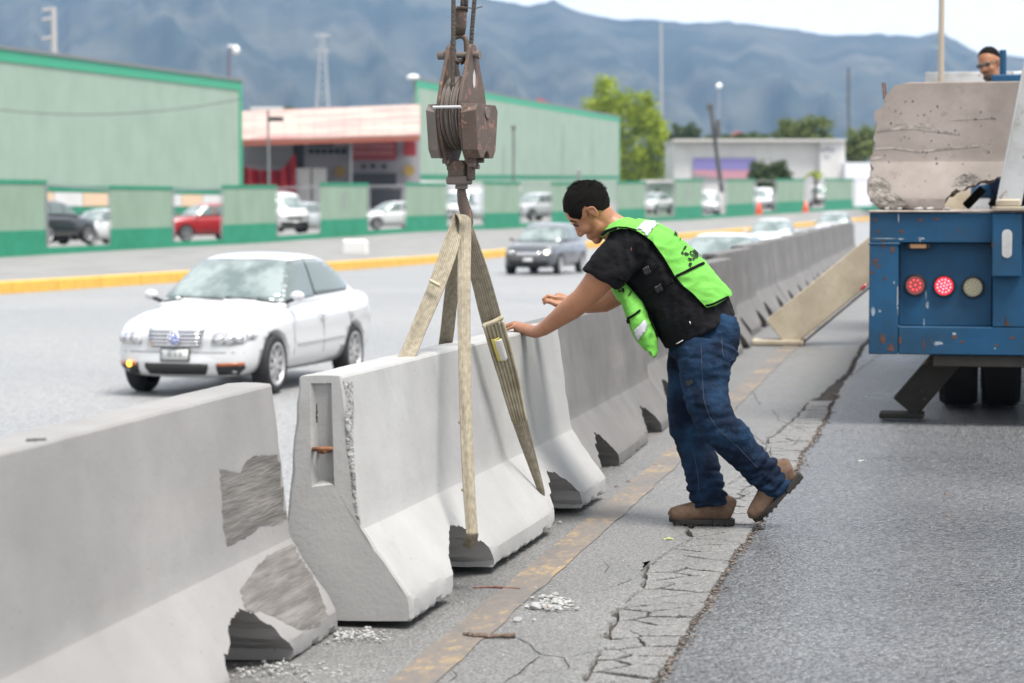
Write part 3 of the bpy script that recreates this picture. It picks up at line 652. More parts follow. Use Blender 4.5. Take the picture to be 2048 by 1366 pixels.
# ------------------------------------------------------------------ open red shed between them
M_red = MAT('red_tarpaulin', (0.5, 0.02, 0.025), 0.6, col2=(0.3, 0.012, 0.015), nscale=0.8)
M_fascia = MAT('rust_red_fascia', (0.28, 0.08, 0.05), 0.7)
M_roofp = MAT('faded_pink_roof', (0.38, 0.19, 0.175), 0.6, col2=(0.42, 0.34, 0.29), nscale=0.35, lo=0.42, hi=0.55, stretch=(0.5, 3, 1))
M_inner = MAT('grey_interior', (0.3, 0.29, 0.31), 0.8); M_blk = MAT('dark_opening', (0.02, 0.02, 0.022), 0.4)
M_sign = MAT('dark_red_sign', (0.24, 0.018, 0.02), 0.5); M_gold = MAT('ochre_disc', (0.3, 0.2, 0.05), 0.6); M_ink = MAT('dark_lettering', (0.02, 0.025, 0.02), 0.95, spec=0.1); M_pinkink = MAT('pale_lettering', (0.5, 0.2, 0.2), 0.6)
sh = thing('open_shed', 'open-fronted shed with faded pink and cream roof between the green warehouses', 'shed', P(660, 440, 176))
def sb(name, m, x0, y0, x1, y1, d, th=0.15, par=None, bev=0):
    p = [P(x0, y0, d), P(x1, y0, d), P(x1, y1, d), P(x0, y1, d)]; return MB().prism(p, (0, th, 0)).build(name, m, par or sh, world=True, bevel=bev)
a_, b_, c_, e_ = P(478, 282, 173), P(840, 271, 173), P(840, 212, 184), P(478, 226, 184)
for k in range(12):
    p = [a_.lerp(b_, k / 12), a_.lerp(b_, (k + 0.985) / 12), e_.lerp(c_, (k + 0.985) / 12), e_.lerp(c_, k / 12)]
    MB().prism(p, (0, 0, 0.12)).build('roof_sheet', M_roofp, sh, world=True)
MB().prism([P(478, 283, 172.8), P(840, 272, 172.8), P(840, 281, 172.8), P(478, 292, 172.8)], (0, 0.15, 0)).build('fascia', M_fascia, sh, world=True)
sb('back_wall', M_inner, 478, 240, 840, 470, 182); sb('side_panel', M_blk, 586, 285, 608, 480, 180)
# red tarpaulin hung in a swag
mb = MB(); n = 24
tp = [P(lerp(487, 592, k / n), (lambda t: 333 + 8 * math.sin(t * 3.14) - (26 * smooth((t - 0.7) / 0.3)))(k / n), 176 + 0.25 * math.sin(k * 1.3)) for k in range(n + 1)]
bt = [P(lerp(487, 588, k / n), 470, 176 + 0.25 * math.sin(k * 1.3 + .4)) for k in range(n + 1)]
mb.add(tp + bt, [(k, k + 1, n + 2 + k, n + 1 + k) for k in range(n)]); me = mod_mesh(mb.mesh('tarp'), [('SOLIDIFY', dict(thickness=0.03))]); link('red_tarpaulin', me, M_red, sh, world=True, smooth_=True)
sb('grey_sheet', MAT('grey_plastic_sheet', (0.22, 0.22, 0.23), 0.6), 490, 292, 585, 330, 177.5)
for i, (x0, x1, y0, y1) in enumerate(((592, 622, 336, 372), (624, 652, 336, 372), (592, 622, 373, 430), (624, 652, 373, 430))): sb('white_crate', M_white, x0, y0, x1 - 1, y1, 177, 1.2, bev=0.04)
s_ = sb('sign_board', M_sign, 700, 279, 793, 320, 181.2)
for r_, (y0, y1) in enumerate(((287, 297), (302, 309))):
    for k in range(9): MB().prism([P(x, y, 181.1) for x, y in ((708 + k * 9, y0), (713 + k * 9, y0), (713 + k * 9, y1), (708 + k * 9, y1))], (0, 0.05, 0)).build('lettering', M_pinkink, s_, world=True)
for k in range(6): sb('lettering', M_ink, 618 + k * 13, 298, 627 + k * 13, 307, 181.7, 0.05)
sb('lettering', M_ink, 618, 284, 668, 292, 181.7, 0.05)
sb('dark_red_sign', M_sign, 806, 282, 832, 312, 181.2)
for (x, y) in ((680, 343), (818, 341)):
    MB().lathe([(0.0, -0.05), (0.42, -0.05), (0.42, 0.05), (0.0, 0.05)], P(x, y, 181.5), (0, 1, 0), 20).build('round_emblem', M_gold, sh, world=True)
sb('window', M_blk, 705, 346, 793, 372, 181.3); sb('display_stand', MAT('charcoal_stand', (0.05, 0.05, 0.055), 0.6), 740, 378, 802, 420, 178, 0.8)
for (x, y) in ((727, 333), (746, 332), (768, 333)): sb('lettering', M_ink, x - 4, y - 4, x + 4, y + 4, 181.7, 0.05)
for x in (536, 700): sb('post', M_grey, x, 272, x + 4, 470, 174, 0.15)
fl = thing('flood_light', 'floodlight on a thin pole in front of the pink shed roof', 'light', P(538, 300, 150)); p = P(538, 440, 150)
MB().tube([p, P(536, 215, 150)], 0.07).build('pole', M_roofg, fl, world=True); MB().box(P(534, 217, 150), (2.0, 0.4, 0.18)).build('lamp_bar', M_white, fl, world=True); MB().box(P(552, 238, 150), (0.9, 0.5, 0.28)).build('lamp_head', M_blk, fl, world=True, bevel=0.04)

# ------------------------------------------------------------------ boundary wall of green panels
TOPS = [(-900, 352), (0, 358), (92, 360), (225, 371), (343, 373), (446, 370), (552, 370), (641, 365), (735, 366), (812, 365), (893, 366), (967, 362), (1040, 364), (1104, 365), (1290, 362), (1350, 358), (1705, 357), (2500, 340)]
M_wgreen = MAT('weathered_green_panel', (0.175, 0.25, 0.185), 0.85, col2=(0.21, 0.29, 0.22), nscale=1.2, detail=7, stretch=(1, 1, .4))
bw = thing('boundary_wall', 'long low wall of pale green panels with dark green base across the car park', 'wall', wall_pt(285))
def bwall(name, m, u0, u1, f0, f1, off=0.0, th=0.22):         # f: fraction of height at the wall
    q = []
    for u, fr in ((u0, f0), (u1, f0), (u1, f1), (u0, f1)):
        b = wall_pt(u); tp = P(u, interp(TOPS, u), b.y); q.append(Vector((b.x, b.y - off, lerp(b.z - 0.1, tp.z, fr))))
    return MB().prism(q, (0, th, 0)).build(name, m, bw, world=True)
PAN = [(-560, -390), (-240, -95 - 30), (-62, 91), (222, 344), (446, 552), (641, 735), (812, 893), (967, 1040), (1104, 1167), (1235, 1290), (1350, 1404), (1453, 1508), (1553, 1608), (1650, 1705), (1748, 1800)]
for i, (a, b) in enumerate(PAN):
    bwall('wall_panel', M_wgreen, a, b, 0.0, 0.955); bwall('base_band', M_dgreen, a - 0.5, b + 0.5, 0.0, 0.36, 0.03, 0.28); bwall('cap', M_dgreen, a - 2, b + 2, 0.945, 1.0, 0.06, 0.34)
    if i in (5, 8, 10): bwall('pier_plate', M_grey, (a + b) / 2 - 3, (a + b) / 2 + 3, 0.55, 0.82, 0.02, 0.02)
    if i + 1 < len(PAN):
        c = PAN[i + 1][0]; bwall('sill_wall', M_dgreen, b + 1, c - 1, 0, 0.13, 0.02, 0.2); bwall('rail', M_grey, b + 1, c - 1, 0.93, 0.955, 0, 0.06)
        bwall('gap_post', M_grey, b + 2.5, b + 5, 0.13, 0.93, 0, 0.08); bwall('gap_post', M_grey, c - 5, c - 2.5, 0.13, 0.93, 0, 0.08)
# guard house and yard wall behind the right half
yw = thing('guard_house', 'pale green guard house with a dark window behind the boundary wall', 'building', P(1320, 440, 170))
sbq = lambda nm, m, x0, y0, x1, y1, d, th, par: MB().prism([P(x0, y0, d), P(x1, y0, d), P(x1, y1, d), P(x0, y1, d)], (0, th, 0)).build(nm, m, par, world=True)
sbq('wall', MAT('grey_green_wall', (0.3, 0.38, 0.31), 0.8), 1288, 366, 1352, 450, 165, 3, yw); sbq('window', M_blk, 1311, 378, 1318, 396, 164.9, 0.05, yw); sbq('roof', M_white, 1284, 360, 1356, 366, 164.7, 3.4, yw)

# ------------------------------------------------------------------ white building with banner
wb = thing('white_building', 'long white building with a purple banner beyond the green wall', 'building', P(1500, 430, 240))
sbq('wall', M_white, 1348, 282, 1640, 440, 240, 14, wb); sbq('wall', M_white, 1640, 282, 1690, 440, 239.2, 14, wb); sbq('roof_edge', MAT('cream_coping', (0.5, 0.48, 0.45), 0.7), 1346, 278, 1692, 283, 238.8, 15, wb); sbq('wall', MAT('white_annex_paint', (0.68, 0.68, 0.72), 0.7), 1690, 325, 1765, 440, 238, 8, wb)
bn = sbq('banner', MAT('purple_banner', (0.25, 0.22, 0.48), 0.6), 1386, 316, 1512, 340, 239.8, 0.1, wb)
MB().prism([P(1386, 340.5, 239.8), P(1512, 340.5, 239.8), P(1512, 359, 239.8), P(1450, 358, 239.8), P(1386, 348, 239.8)], (0, 0.1, 0)).build('banner_stripe', MAT('pink_banner', (0.5, 0.25, 0.3), 0.6), bn, world=True)
MB().prism([P(1386, 348.5, 239.8), P(1450, 358.5, 239.8), P(1386, 362, 239.8)], (0, 0.1, 0)).build('banner_stripe', M_grey, bn, world=True)
for (x, y, w) in ((1645, 300, 7), (1655, 298, 9), (1665, 300, 6), (1654, 312, 12)): sbq('lettering', MAT('grey_lettering', (0.25, 0.25, 0.3), 0.6), x - w / 2, y - (3 if w < 12 else 1), x + w / 2, y + (3 if w < 12 else 1), 239.1, 0.05, wb)
for (x0, y0, x1, y1, lab) in ((1455, 262, 1500, 276, 'red and white gabled roof showing above the white building'), (1060, 196, 1100, 206, 'small red roof peeping over the green warehouse')):
    h = thing('distant_roof', lab, 'roof', P(x0, y1, 420)); MB().prism([P(x0, y1, 420), P((x0 + x1) / 2, y0, 420), P(x1, y1, 420)], (0, 8, 0)).build('gable', MAT('red_roof_tiles', (0.45, 0.1, 0.1), 0.7), h, world=True)
    MB().prism([P(x0 - 2, y1 + 12, 421), P(x1 + 2, y1 + 12, 421), P(x1 + 2, y1, 421), P(x0 - 2, y1, 421)], (0, 7, 0)).build('wall', M_white, h, world=True)

# ------------------------------------------------------------------ trees
def leafmat(name, a, b):
    m = MAT(name, a, 0.7); n = m.node_tree.nodes; l = m.node_tree.links; g = n.new('ShaderNodeNewGeometry'); r = n.new('ShaderNodeValToRGB')
    r.color_ramp.elements[0].color = (*a, 1); r.color_ramp.elements[1].color = (*b, 1); l.new(g.outputs['Random Per Island'], r.inputs[0]); bs = n['Principled BSDF']; l.new(r.outputs[0], bs.inputs['Base Color'])
    tr = n.new('ShaderNodeBsdfTranslucent'); l.new(r.outputs[0], tr.inputs[0]); mx = n.new('ShaderNodeMixShader'); mx.inputs[0].default_value = 0.35; l.new(bs.outputs[0], mx.inputs[1]); l.new(tr.outputs[0], mx.inputs[2]); l.new(mx.outputs[0], n['Material Output'].inputs['Surface']); return m
M_leafb = leafmat('bright_leaves', (0.14, 0.2, 0.012), (0.42, 0.5, 0.03)); M_leafd = leafmat('dark_leaves', (0.03, 0.055, 0.015), (0.1, 0.14, 0.04)); M_leafo = leafmat('olive_leaves', (0.08, 0.11, 0.025), (0.2, 0.24, 0.06)); M_bark = MAT('bark', (0.1, 0.075, 0.05), 0.9)
def tree(name, label, cat, base, H, blobs, n, leaf, m, seed, group=None, trunk=0.25):
    t = thing(name, label, cat, base, 0, group); rs = random.Random(seed); mb = MB()
    for (c, r, w) in blobs:
        c = Vector(c)
        clumps = []
        for _ in range(20):
            v = Vector((rs.gauss(0, 1), rs.gauss(0, 1), rs.gauss(0, 1))).normalized(); q_ = rs.uniform(.35, .95); clumps.append((c + Vector((v.x * r[0], v.y * r[1], v.z * r[2])) * q_, rs.uniform(.34, .55)))
        for _ in range(int(n * w)):
            v = Vector((rs.gauss(0, 1), rs.gauss(0, 1), rs.gauss(0, 1))).normalized(); cc, cr_ = rs.choice(clumps); k = cr_ * rs.random() ** 0.5
            p = cc + Vector((v.x * r[0], v.y * r[1], v.z * r[2])) * k
            a = Vector((rs.gauss(0, 1), rs.gauss(0, 1), rs.gauss(0, 1))).normalized(); b = a.orthogonal().normalized(); q = a.cross(b); s = leaf * rs.uniform(0.5, 1.3)
            mb.add([p - b * s, p - q * s * 0.5, p + b * s, p + q * s * 0.5], [(0, 1, 2, 3)])
    mb.build('crown', m, t, fix=False)
    tm = MB(); top = Vector(blobs[0][0]); tm.tube([(0, 0, -0.3), (trunk * .3, 0, H * 0.2), (top.x * 0.4, top.y * .4, H * 0.42)], [trunk, trunk * 0.75, trunk * 0.5], 9)
    for (c, r, w) in blobs: tm.tube([(top.x * 0.3, top.y * .3, H * 0.36), Vector(c) * 0.75, Vector(c)], [trunk * .45, trunk * 0.25, trunk * .1], 7)
    tm.build('trunk', M_bark, t); return t
b = P(1258, 430, 320); pm = F / 320
tree('tree', 'tall bright green leafy tree right of the second green warehouse', 'tree', b, 17, [((-3.2, 0, 14.2), (3.0, 3, 3.2), .26), ((0.8, 1, 12.6), (3.4, 3, 3.6), .3), ((3.8, 0, 9.8), (2.6, 3, 3.6), .22), ((-2.8, 0, 8), (3, 3, 4), .24), ((1.5, -1, 6.2), (4.2, 3, 3.6), .3), ((0, 0, 3), (5.8, 3, 3), .3)], 9500, 0.3, M_leafb, 1, trunk=0.4)
def pxtree(label, x0, x1, y0, y1, d, m, seed, n=1800, cat='tree', name='tree', group=None, leaf=0.28):
    b = P((x0 + x1) / 2, y1 + 2, d); w = (x1 - x0) / F * d / 2; h = (y1 - y0) / F * d
    tree(name, label, cat, (b.x, b.y, b.z), h, [((-w * .4, 0, h * .62), (w * .6, w * .6, h * .36), .3), ((w * .35, 0, h * .66), (w * .62, w * .6, h * .34), .35), ((0, 0, h * .4), (w, w * .7, h * .4), .45)], n, leaf, m, seed, group, 0.25)
pxtree('dark bushy tree between the bright tree and the white building', 1335, 1400, 248, 300, 300, M_leafd, 2)
pxtree('round olive tree above the roof of the white building', 1540, 1668, 230, 300, 300, M_leafo, 3, 3000)
pxtree('olive tree touching the broken concrete block, right of the white building', 1682, 1760, 250, 340, 290, M_leafo, 4, 2600)
pxtree('low strip of trees behind the white building roof', 1395, 1550, 264, 300, 310, M_leafd, 5, 2200)
pxtree('dark bush in front of the white building beside the banner', 1492, 1592, 317, 392, 196, M_leafd, 6, 2600, 'bush', 'bush', leaf=0.2)
pxtree('small yellow green treetop above the pink shed roof', 560, 590, 212, 226, 300, M_leafo, 8, 400)
# palm
pb = P(1630, 400, 200); pt = thing('palm_tree', 'small palm with green fronds in front of the white building', 'palm', pb); H = P(1630, 348, 200).z - pb.z
MB().tube([(0, 0, -.2), (0.05, 0, H)], [0.14, 0.1], 8).build('trunk', M_bark, pt)
rs = random.Random(4)
for k in range(16):
    a = rs.uniform(0, 6.28); e = rs.uniform(0.1, 1.2); mb = MB(); u = Vector((math.cos(a), math.sin(a), 0)); s_ = Vector((-u.y, u.x, 0)); prev = None; pts = []
    for j in range(7): t = j / 6; pts.append((Vector((0, 0, H)) + u * (1.15 * t * math.cos(e * 0.8)) + Vector((0, 0, 1.0 * t * math.sin(e) - 0.75 * t * t)), 0.17 * math.sin(min(1, t + 0.12) * 3.0) + 0.02))
    vs = [];
    for p, w in pts: vs += [p - s_ * w + Vector((0, 0, -w * .4)), p, p + s_ * w + Vector((0, 0, -w * .4))]
    mb.add(vs, [(3 * j + i, 3 * j + i + 1, 3 * j + i + 4, 3 * j + i + 3) for j in range(6) for i in range(2)]); mb.build('frond', M_leafb if k % 3 else M_leafo, pt, fix=False)

# ------------------------------------------------------------------ poles, masts and lamps
M_pole = MAT('dark_pole', (0.08, 0.075, 0.075), 0.7); M_pale = MAT('pale_steel', (0.4, 0.38, 0.37), 0.6); M_lampw = MAT('white_lamp_cover', (0.8, 0.8, 0.8), 0.4)
t = thing('street_lamp', 'lamp post with white head rising behind the left green warehouse', 'street lamp', P(458, 430, 185)); MB().tube([P(458, 440, 185), P(458, 100, 185), P(466, 92, 185)], 0.1).build('pole', MAT('purple_grey_pole', (0.12, 0.09, 0.12), 0.6), t, world=True)
mb = MB(); mb.ball(P(472, 100, 185), (0.28, 0.28, 0.36)); mb.build('lamp_head', M_lampw, t, world=True, smooth_=True); MB().box(P(466, 92, 185), (0.7, 0.3, 0.16)).build('arm', M_lampw, t, world=True)
def lattice(label, x, y0, y1, w0, w1, d, arms=(), mat=M_pale, lc='lattice mast'):
    t = thing('pylon', label, lc, P(x, y1, d)); mb = MB(); s = d / F; n = 10; rr = 0.02 * d / 100
    c = [(-1, -1), (1, -1), (1, 1), (-1, 1)]
    def pt(k, f): w = lerp(w1, w0, f) * s / 2; b = P(x, lerp(y1, y0, f), d); return b + Vector((c[k][0] * w, c[k][1] * w, 0))
    for k in range(4): mb.tube([pt(k, 0), pt(k, 1)], rr, 5)
    mb.build('leg_frame', mat, t, world=True)
    mb = MB()
    for i in range(n):
        for k in range(4): mb.tube([pt(k, i / n), pt((k + 1) % 4, (i + 1) / n)], rr * .6, 4)
    mb.build('bracing', mat, t, world=True)
    for (ya, xl, xr) in arms: MB().tube([P(x + xl, ya + 2, d), P(x, ya, d), P(x + xr, ya + 2, d)], [rr * 1.5, rr * 2.5, rr * 1.5], 6).build('cross_arm', mat, t, world=True)
    return t
t = thing('power_pylon', 'pale steel power pole with three cross arms above the left warehouse', 'power pole', P(110, 200, 400)); MB().tube([P(111, 300, 400), P(107, 14, 400)], [0.6, 0.42], 8).build('mast', M_pale, t, world=True)
for y in (18, 37, 75): MB().tube([P(84, y + 3, 400), P(108, y, 400)], [0.22, 0.32], 6).build('cross_arm', M_pale, t, world=True)
lattice('faint lattice pylon in front of the mountains left of the hook block', 645, 68, 225, 6, 26, 1500, ((70, -16, 16), (100, -13, 13)), M_pale)
t = thing('pole', 'slim dark pole standing against the second green warehouse', 'pole', P(1027, 375, 160)); MB().tube([P(1027, 375, 160), P(1027, 255, 160)], 0.07, 6).build('shaft', M_pole, t, world=True); MB().ball(P(1027, 255, 160), 0.15).build('finial', M_pole, t, world=True)
t = thing('utility_pole', 'leaning wooden utility pole with a transformer in front of the white building', 'utility pole', P(1442, 380, 215)); MB().tube([P(1444, 385, 215), P(1421, 210, 215)], [0.22, 0.16], 8).build('shaft', M_pole, t, world=True); MB().box(P(1420, 213, 215), (0.55, 0.4, 0.5)).build('pole_head', M_pole, t, world=True, bevel=.05); MB().tube([P(1437, 275, 214.5), P(1436, 240, 214.5)], 0.2, 8).build('transformer', M_pole, t, world=True)
t = thing('mast', 'thin dark mast rising from the trees right of the white building', 'mast', P(1697, 290, 420)); MB().tube([P(1697, 290, 420), P(1697, 135, 420)], 0.22, 6).build('shaft', M_pole, t, world=True)
t = thing('mast', 'faint thin mast over the bright green tree', 'mast', P(1323, 250, 700)); MB().tube([P(1323, 250, 700), P(1322, 45, 700)], 0.3, 6).build('shaft', M_pale, t, world=True)
t = thing('street_lamp', 'globe lamp glinting white in front of the mountains above the utility pole', 'street lamp', P(1438, 300, 230)); MB().tube([P(1439, 330, 230), P(1438, 176, 230)], 0.035, 6).build('pole', M_pale, t, world=True); MB().ball(P(1438, 172, 230), 0.28).build('lamp_globe', MAT('glossy_white_globe', (0.9, 0.9, 0.9), 0.15), t, world=True, smooth_=True)
t = thing('dish_antenna', 'small white roof vent at the corner of the second green warehouse', 'roof vent', P(826, 160, 190)); MB().ball(P(826, 155, 190), (0.5, 0.4, 0.25)).build('vent_cap', M_lampw, t, world=True, smooth_=True); MB().tube([P(826, 156, 190), P(834, 164, 190)], 0.08, 6).build('stalk', M_pole, t, world=True)
# drooping cable in front of the left warehouse
pts = [P(lerp(-200, 486, k / 20), (lambda u: 229 - 0.00032 * (u - 170) ** 2 * 1.0)(lerp(-200, 486, k / 20)), 100 + k) for k in range(21)]
tag(MB().tube(pts, 0.022, 5).build('overhead_cable', M_pole), 'thin sagging cable crossing in front of the left green warehouse', 'cable')
# concrete block on the pavement and cones
k = P(710, 515, 92)
b = tag(MB().box((0, 0, 0.34), (1.05, 0.5, 0.7), taper=0.92).build('concrete_block', M_white, bevel=0.08), 'white concrete block standing on the pavement behind the yellow kerb', 'block'); b.location = k
M_cone = MAT('orange_cone', (0.8, 0.12, 0.05), 0.5)
for i, (x, y, lab) in enumerate(((1518, 428, 'orange traffic cone beside the white van behind the wall'), (1611, 424, 'orange traffic cone in the last gap but one of the green wall'))):
    t = thing('traffic_cone', lab, 'cone', P(x, y, 150 if i == 0 else 170), group='orange cones near the wall'); MB().lathe([(0.22, 0.03), (0.05, 0.75), (0.02, 0.76)], (0, 0, 0), (0, 0, 1), 12).build('cone_body', M_cone, t, smooth_=True); MB().box((0, 0, 0.015), (0.5, 0.5, 0.03)).build('cone_foot', M_cone, t)
# ------------------------------------------------------------------ vehicles
M_tyre = MAT('tyre_rubber', (0.012, 0.012, 0.013), 0.75, bump=0.2, bscale=40); M_rim = MAT('alloy_rim', (0.4, 0.4, 0.41), 0.45, metal=0.4)
M_blackp = MAT('black_plastic', (0.012, 0.012, 0.012), 0.5); M_glass = MAT('windscreen_glass', (0.42, 0.48, 0.46), 0.16, metal=0.7, col2=(0.2, 0.25, 0.24), nscale=2.2, lo=.4, hi=.6); M_sglass = MAT('side_window_glass', (0.13, 0.165, 0.155), 0.08, metal=0.35, coat=0.4)  # windscreen base is kept pale and metallic to stand in for reflected sky
M_chrome = MAT('chrome', (0.7, 0.7, 0.72), 0.15, metal=1.0); M_lens = MAT('headlight_lens', (0.55, 0.56, 0.57), 0.1, coat=1.0, col2=(0.25, 0.26, 0.27), nscale=14, lo=0.45, hi=0.55); M_amber = MAT('amber_lens', (0.35, 0.08, 0.01), 0.2, coat=1.0)
M_amberlit = MAT('lit_indicator', (0.9, 0.4, 0.02), 0.3, emit=((1.0, 0.5, 0.05), 3.0)); M_litlamp = MAT('lit_headlamp', (1, 0.9, 0.7), 0.3, emit=((1.0, 0.85, 0.6), 4.0)); M_redl = MAT('tail_lamp_red', (0.4, 0.01, 0.01), 0.2, coat=1.0)
M_plate = MAT('number_plate', (0.55, 0.56, 0.55), 0.4); M_seam = MAT('panel_gap', (0.09, 0.09, 0.09), 0.7); M_bluem = MAT('blue_emblem', (0.12, 0.17, 0.5), 0.3)
def paint(name, c): return MAT(name, c, 0.28, coat=1.0)
def ring_loft(stations, sub=2):
    mb = MB(); n = len(stations[0]); v = [p for s in stations for p in s]
    mb.add(v, [(i * n + k, i * n + (k + 1) % n, (i + 1) * n + (k + 1) % n, (i + 1) * n + k) for i in range(len(stations) - 1) for k in range(n)] + [tuple(range(n)), tuple((len(stations) - 1) * n + k for k in range(n))[::-1]])
    me = mb.mesh('loft'); return mod_mesh(me, [('SUBSURF', dict(levels=sub, render_levels=sub))])
def car(name, label, cat, col, kind='sedan', group=None, detail=True, plate='', lit=None, light_on=None, label_loc=(0, 0, 0), rz=0, zs=1.0):
    root = thing(name, label, cat, (0, 0, 0), 0, group)
    if kind == 'sedan':
        Ln, W, gc = 2.19, .865, .19
        body = [(2.17, .36, .60, .50, .50), (2.12, .24, .70, .66, .56), (1.95, .19, .775, .78, .63), (1.55, .185, .85, .84, .69), (1.0, .185, .925, .862, .77), (.5, .185, .94, .867, .80), (-.5, .185, .96, .867, .82), (-1.2, .19, .985, .865, .84), (-1.7, .22, 1.01, .85, .84), (-2.02, .27, 1.0, .79, .8), (-2.16, .34, .93, .70, .72), (-2.19, .42, .74, .62, .62)]
        cab = [(1.12, .90, .78, .72), (1.0, .955, .79, .73), (.72, 1.13, .775, .67), (.38, 1.345, .76, .60), (.05, 1.43, .755, .565), (-.35, 1.455, .755, .56), (-.8, 1.43, .755, .565), (-1.15, 1.345, .75, .575), (-1.5, 1.17, .735, .62), (-1.78, 1.02, .72, .65), (-1.86, .95, .70, .64)]
        side = [[(.93, .965), (.33, 1.315), (.02, 1.365), (-.17, 1.375), (-.13, .985), (.9, .94)], [(-.22, 1.378), (-.62, 1.37), (-.98, 1.30), (-1.24, 1.19), (-1.38, 1.06), (-1.3, 1.02), (-.18, .99)]]
        wind = [(-.745, .985), (.745, .985), (.60, 1.36), (.3, 1.385), (-.3, 1.385), (-.60, 1.36)]; axles = (1.31, -1.20); wr = .315
        belt = .94
    else:
        sv = kind == 'suv'
        Ln, W, gc = 2.15, .9, .24
        body = [(2.13, .42, .72, .52, .56), (2.08, .30, .86, .70, .62), (1.95, .24, .96, .82, .70), (1.5, .24, 1.02, .875, .78), (1.0, .24, 1.06, .895, .85), (0, .24, 1.08, .9, .9), (-1.2, .24, 1.10, .9, .92), (-1.8, .27, 1.1, .88, .92), (-2.08, .33, 1.06, .84, .9), (-2.14, .42, .9, .78, .8)]
        cab = [(1.15, 1.0, .8, .76), (1.02, 1.06, .82, .76), (.72, 1.28, .81, .70), (.42, 1.52, .80, .65), (.1, 1.63, .795, .63), (-.6, 1.67, .79, .63), (-1.3, 1.65, .79, .63), (-1.7, 1.58, .785, .62), (-1.92, 1.35, .78, .66), (-2.05, 1.1, .77, .7)] if sv else \
              [(1.85, .95, .8, .76), (1.7, 1.06, .84, .78), (1.35, 1.4, .84, .74), (1.1, 1.72, .84, .70), (.8, 1.86, .84, .7), (-.6, 1.9, .84, .7), (-1.6, 1.9, .84, .7), (-2.0, 1.84, .84, .7), (-2.1, 1.5, .84, .74), (-2.13, 1.1, .82, .76)]
        if sv: side = [[(.95, 1.09), (.42, 1.46), (.12, 1.54), (-.1, 1.55), (-.1, 1.11)], [(-.16, 1.55), (-.95, 1.55), (-.98, 1.12), (-.16, 1.11)], [(-1.03, 1.54), (-1.5, 1.50), (-1.72, 1.2), (-1.03, 1.14)]]; wind = [(-.72, 1.10), (.72, 1.10), (.62, 1.49), (.3, 1.53), (-.3, 1.53), (-.62, 1.49)]
        else: side = [[(1.5, 1.12), (1.2, 1.6), (.6, 1.66), (.6, 1.14)]]; wind = [(-.72, 1.12), (.72, 1.12), (.66, 1.66), (-.66, 1.66)]
        axles = (1.30, -1.30); wr = .345; belt = 1.07
    st = []
    for (x, lo_, top, w, tw) in body:
        h = top - lo_; nose = abs(x) > 2.0; sh_ = lo_ + h * .66
        bow = (0.16 if x > 2.0 else (-0.1 if x < -2.1 else 0))
        ring = [(0, lo_), (.6 * w, lo_), (.93 * w, lo_ + .04), (w, lo_ + h * .3), (w * 1.005, lo_ + h * .55), (w * .985, sh_ + h * .12), (w * .93, top - h * .035), (w * .6, top + h * .02), (0, top + h * .045)]
        full = [(x - bow * (abs(y) / W) ** 2, y, z) for y, z in ring] + [(x - bow * (abs(y) / W) ** 2, -y, z) for y, z in ring[-2:0:-1]]
        st.append(full)
    bme = ring_loft(st, 2)
    cut = MB()
    for ax in axles:
        for s in (1, -1): cut.lathe([(wr + .055, 0), (wr + .055, .36)], (ax, s * (W + .05), wr - .01), (0, -s, 0), 28)
    bme = boolean(bme, cut.mesh('c'))
    st = []
    for (x, top, wb_, wt) in cab:
        b0 = belt - .12; ring = [(0, b0), (wb_, b0), (wb_ * 1.0, min(belt, top - .03)), (lerp(wb_, wt, .55), lerp(belt, top, .5) if top > belt + .05 else top - .02), (wt + .015, top - .06 if top > belt + .2 else top - .012), (wt * .88, top - .008), (wt * .45, top + .012), (0, top + .018)]
        bow = .12 if x > .3 else (-.1 if x < -1.3 else 0)
        st.append([(x - bow * (abs(y) / .7) ** 2, y, z) for y, z in ring] + [(x - bow * (abs(y) / .7) ** 2, -y, z) for y, z in ring[-2:0:-1]])
    cme = ring_loft(st, 2)
    link('body', bme, col, root, smooth_=True); cabin = link('cabin', cme, col, root, smooth_=True)
    tb, tcb = bvh(bme), bvh(cme)
    for s in (1, -1):
        for poly in side:
            me = decal([poly], .05, lambda x, z: (Vector((x, s * 2, z)), Vector((0, -s, 0))), tcb, .009, thick=.004); link('side_window', me, M_sglass, cabin, smooth_=True)
            if detail:
                rim_ = []
                for i in range(len(poly)):
                    a = Vector(poly[i]); b = Vector(poly[(i + 1) % len(poly)]); cen = sum((Vector(p) for p in poly), Vector((0, 0))) / len(poly)
                    oa = a + (a - cen).normalized() * .014; ob = b + (b - cen).normalized() * .014; rim_.append([tuple(a), tuple(b), tuple(ob), tuple(oa)])
                link('window_seal', decal(rim_, .04, lambda x, z: (Vector((x, s * 2, z)), Vector((0, -s, 0))), tcb, .007, thick=.004), M_blackp, cabin)
    fr = lambda y, z: (Vector((5, y, z)), Vector((-1, 0, 0)))
    link('windscreen', decal([wind], .045, fr, tcb, .010, thick=.004), M_glass, cabin, smooth_=True)
    if kind != 'van':
        rw = [(-.58, 1.06 if kind == 'sedan' else 1.15), (.58, 1.06 if kind == 'sedan' else 1.15), (.5, 1.3 if kind == 'sedan' else 1.5), (-.5, 1.3 if kind == 'sedan' else 1.5)]
        link('rear_window', decal([rw], .2, lambda y, z: (Vector((-5, y, z)), Vector((1, 0, 0))), tcb, .004, thick=.004), M_sglass, cabin)
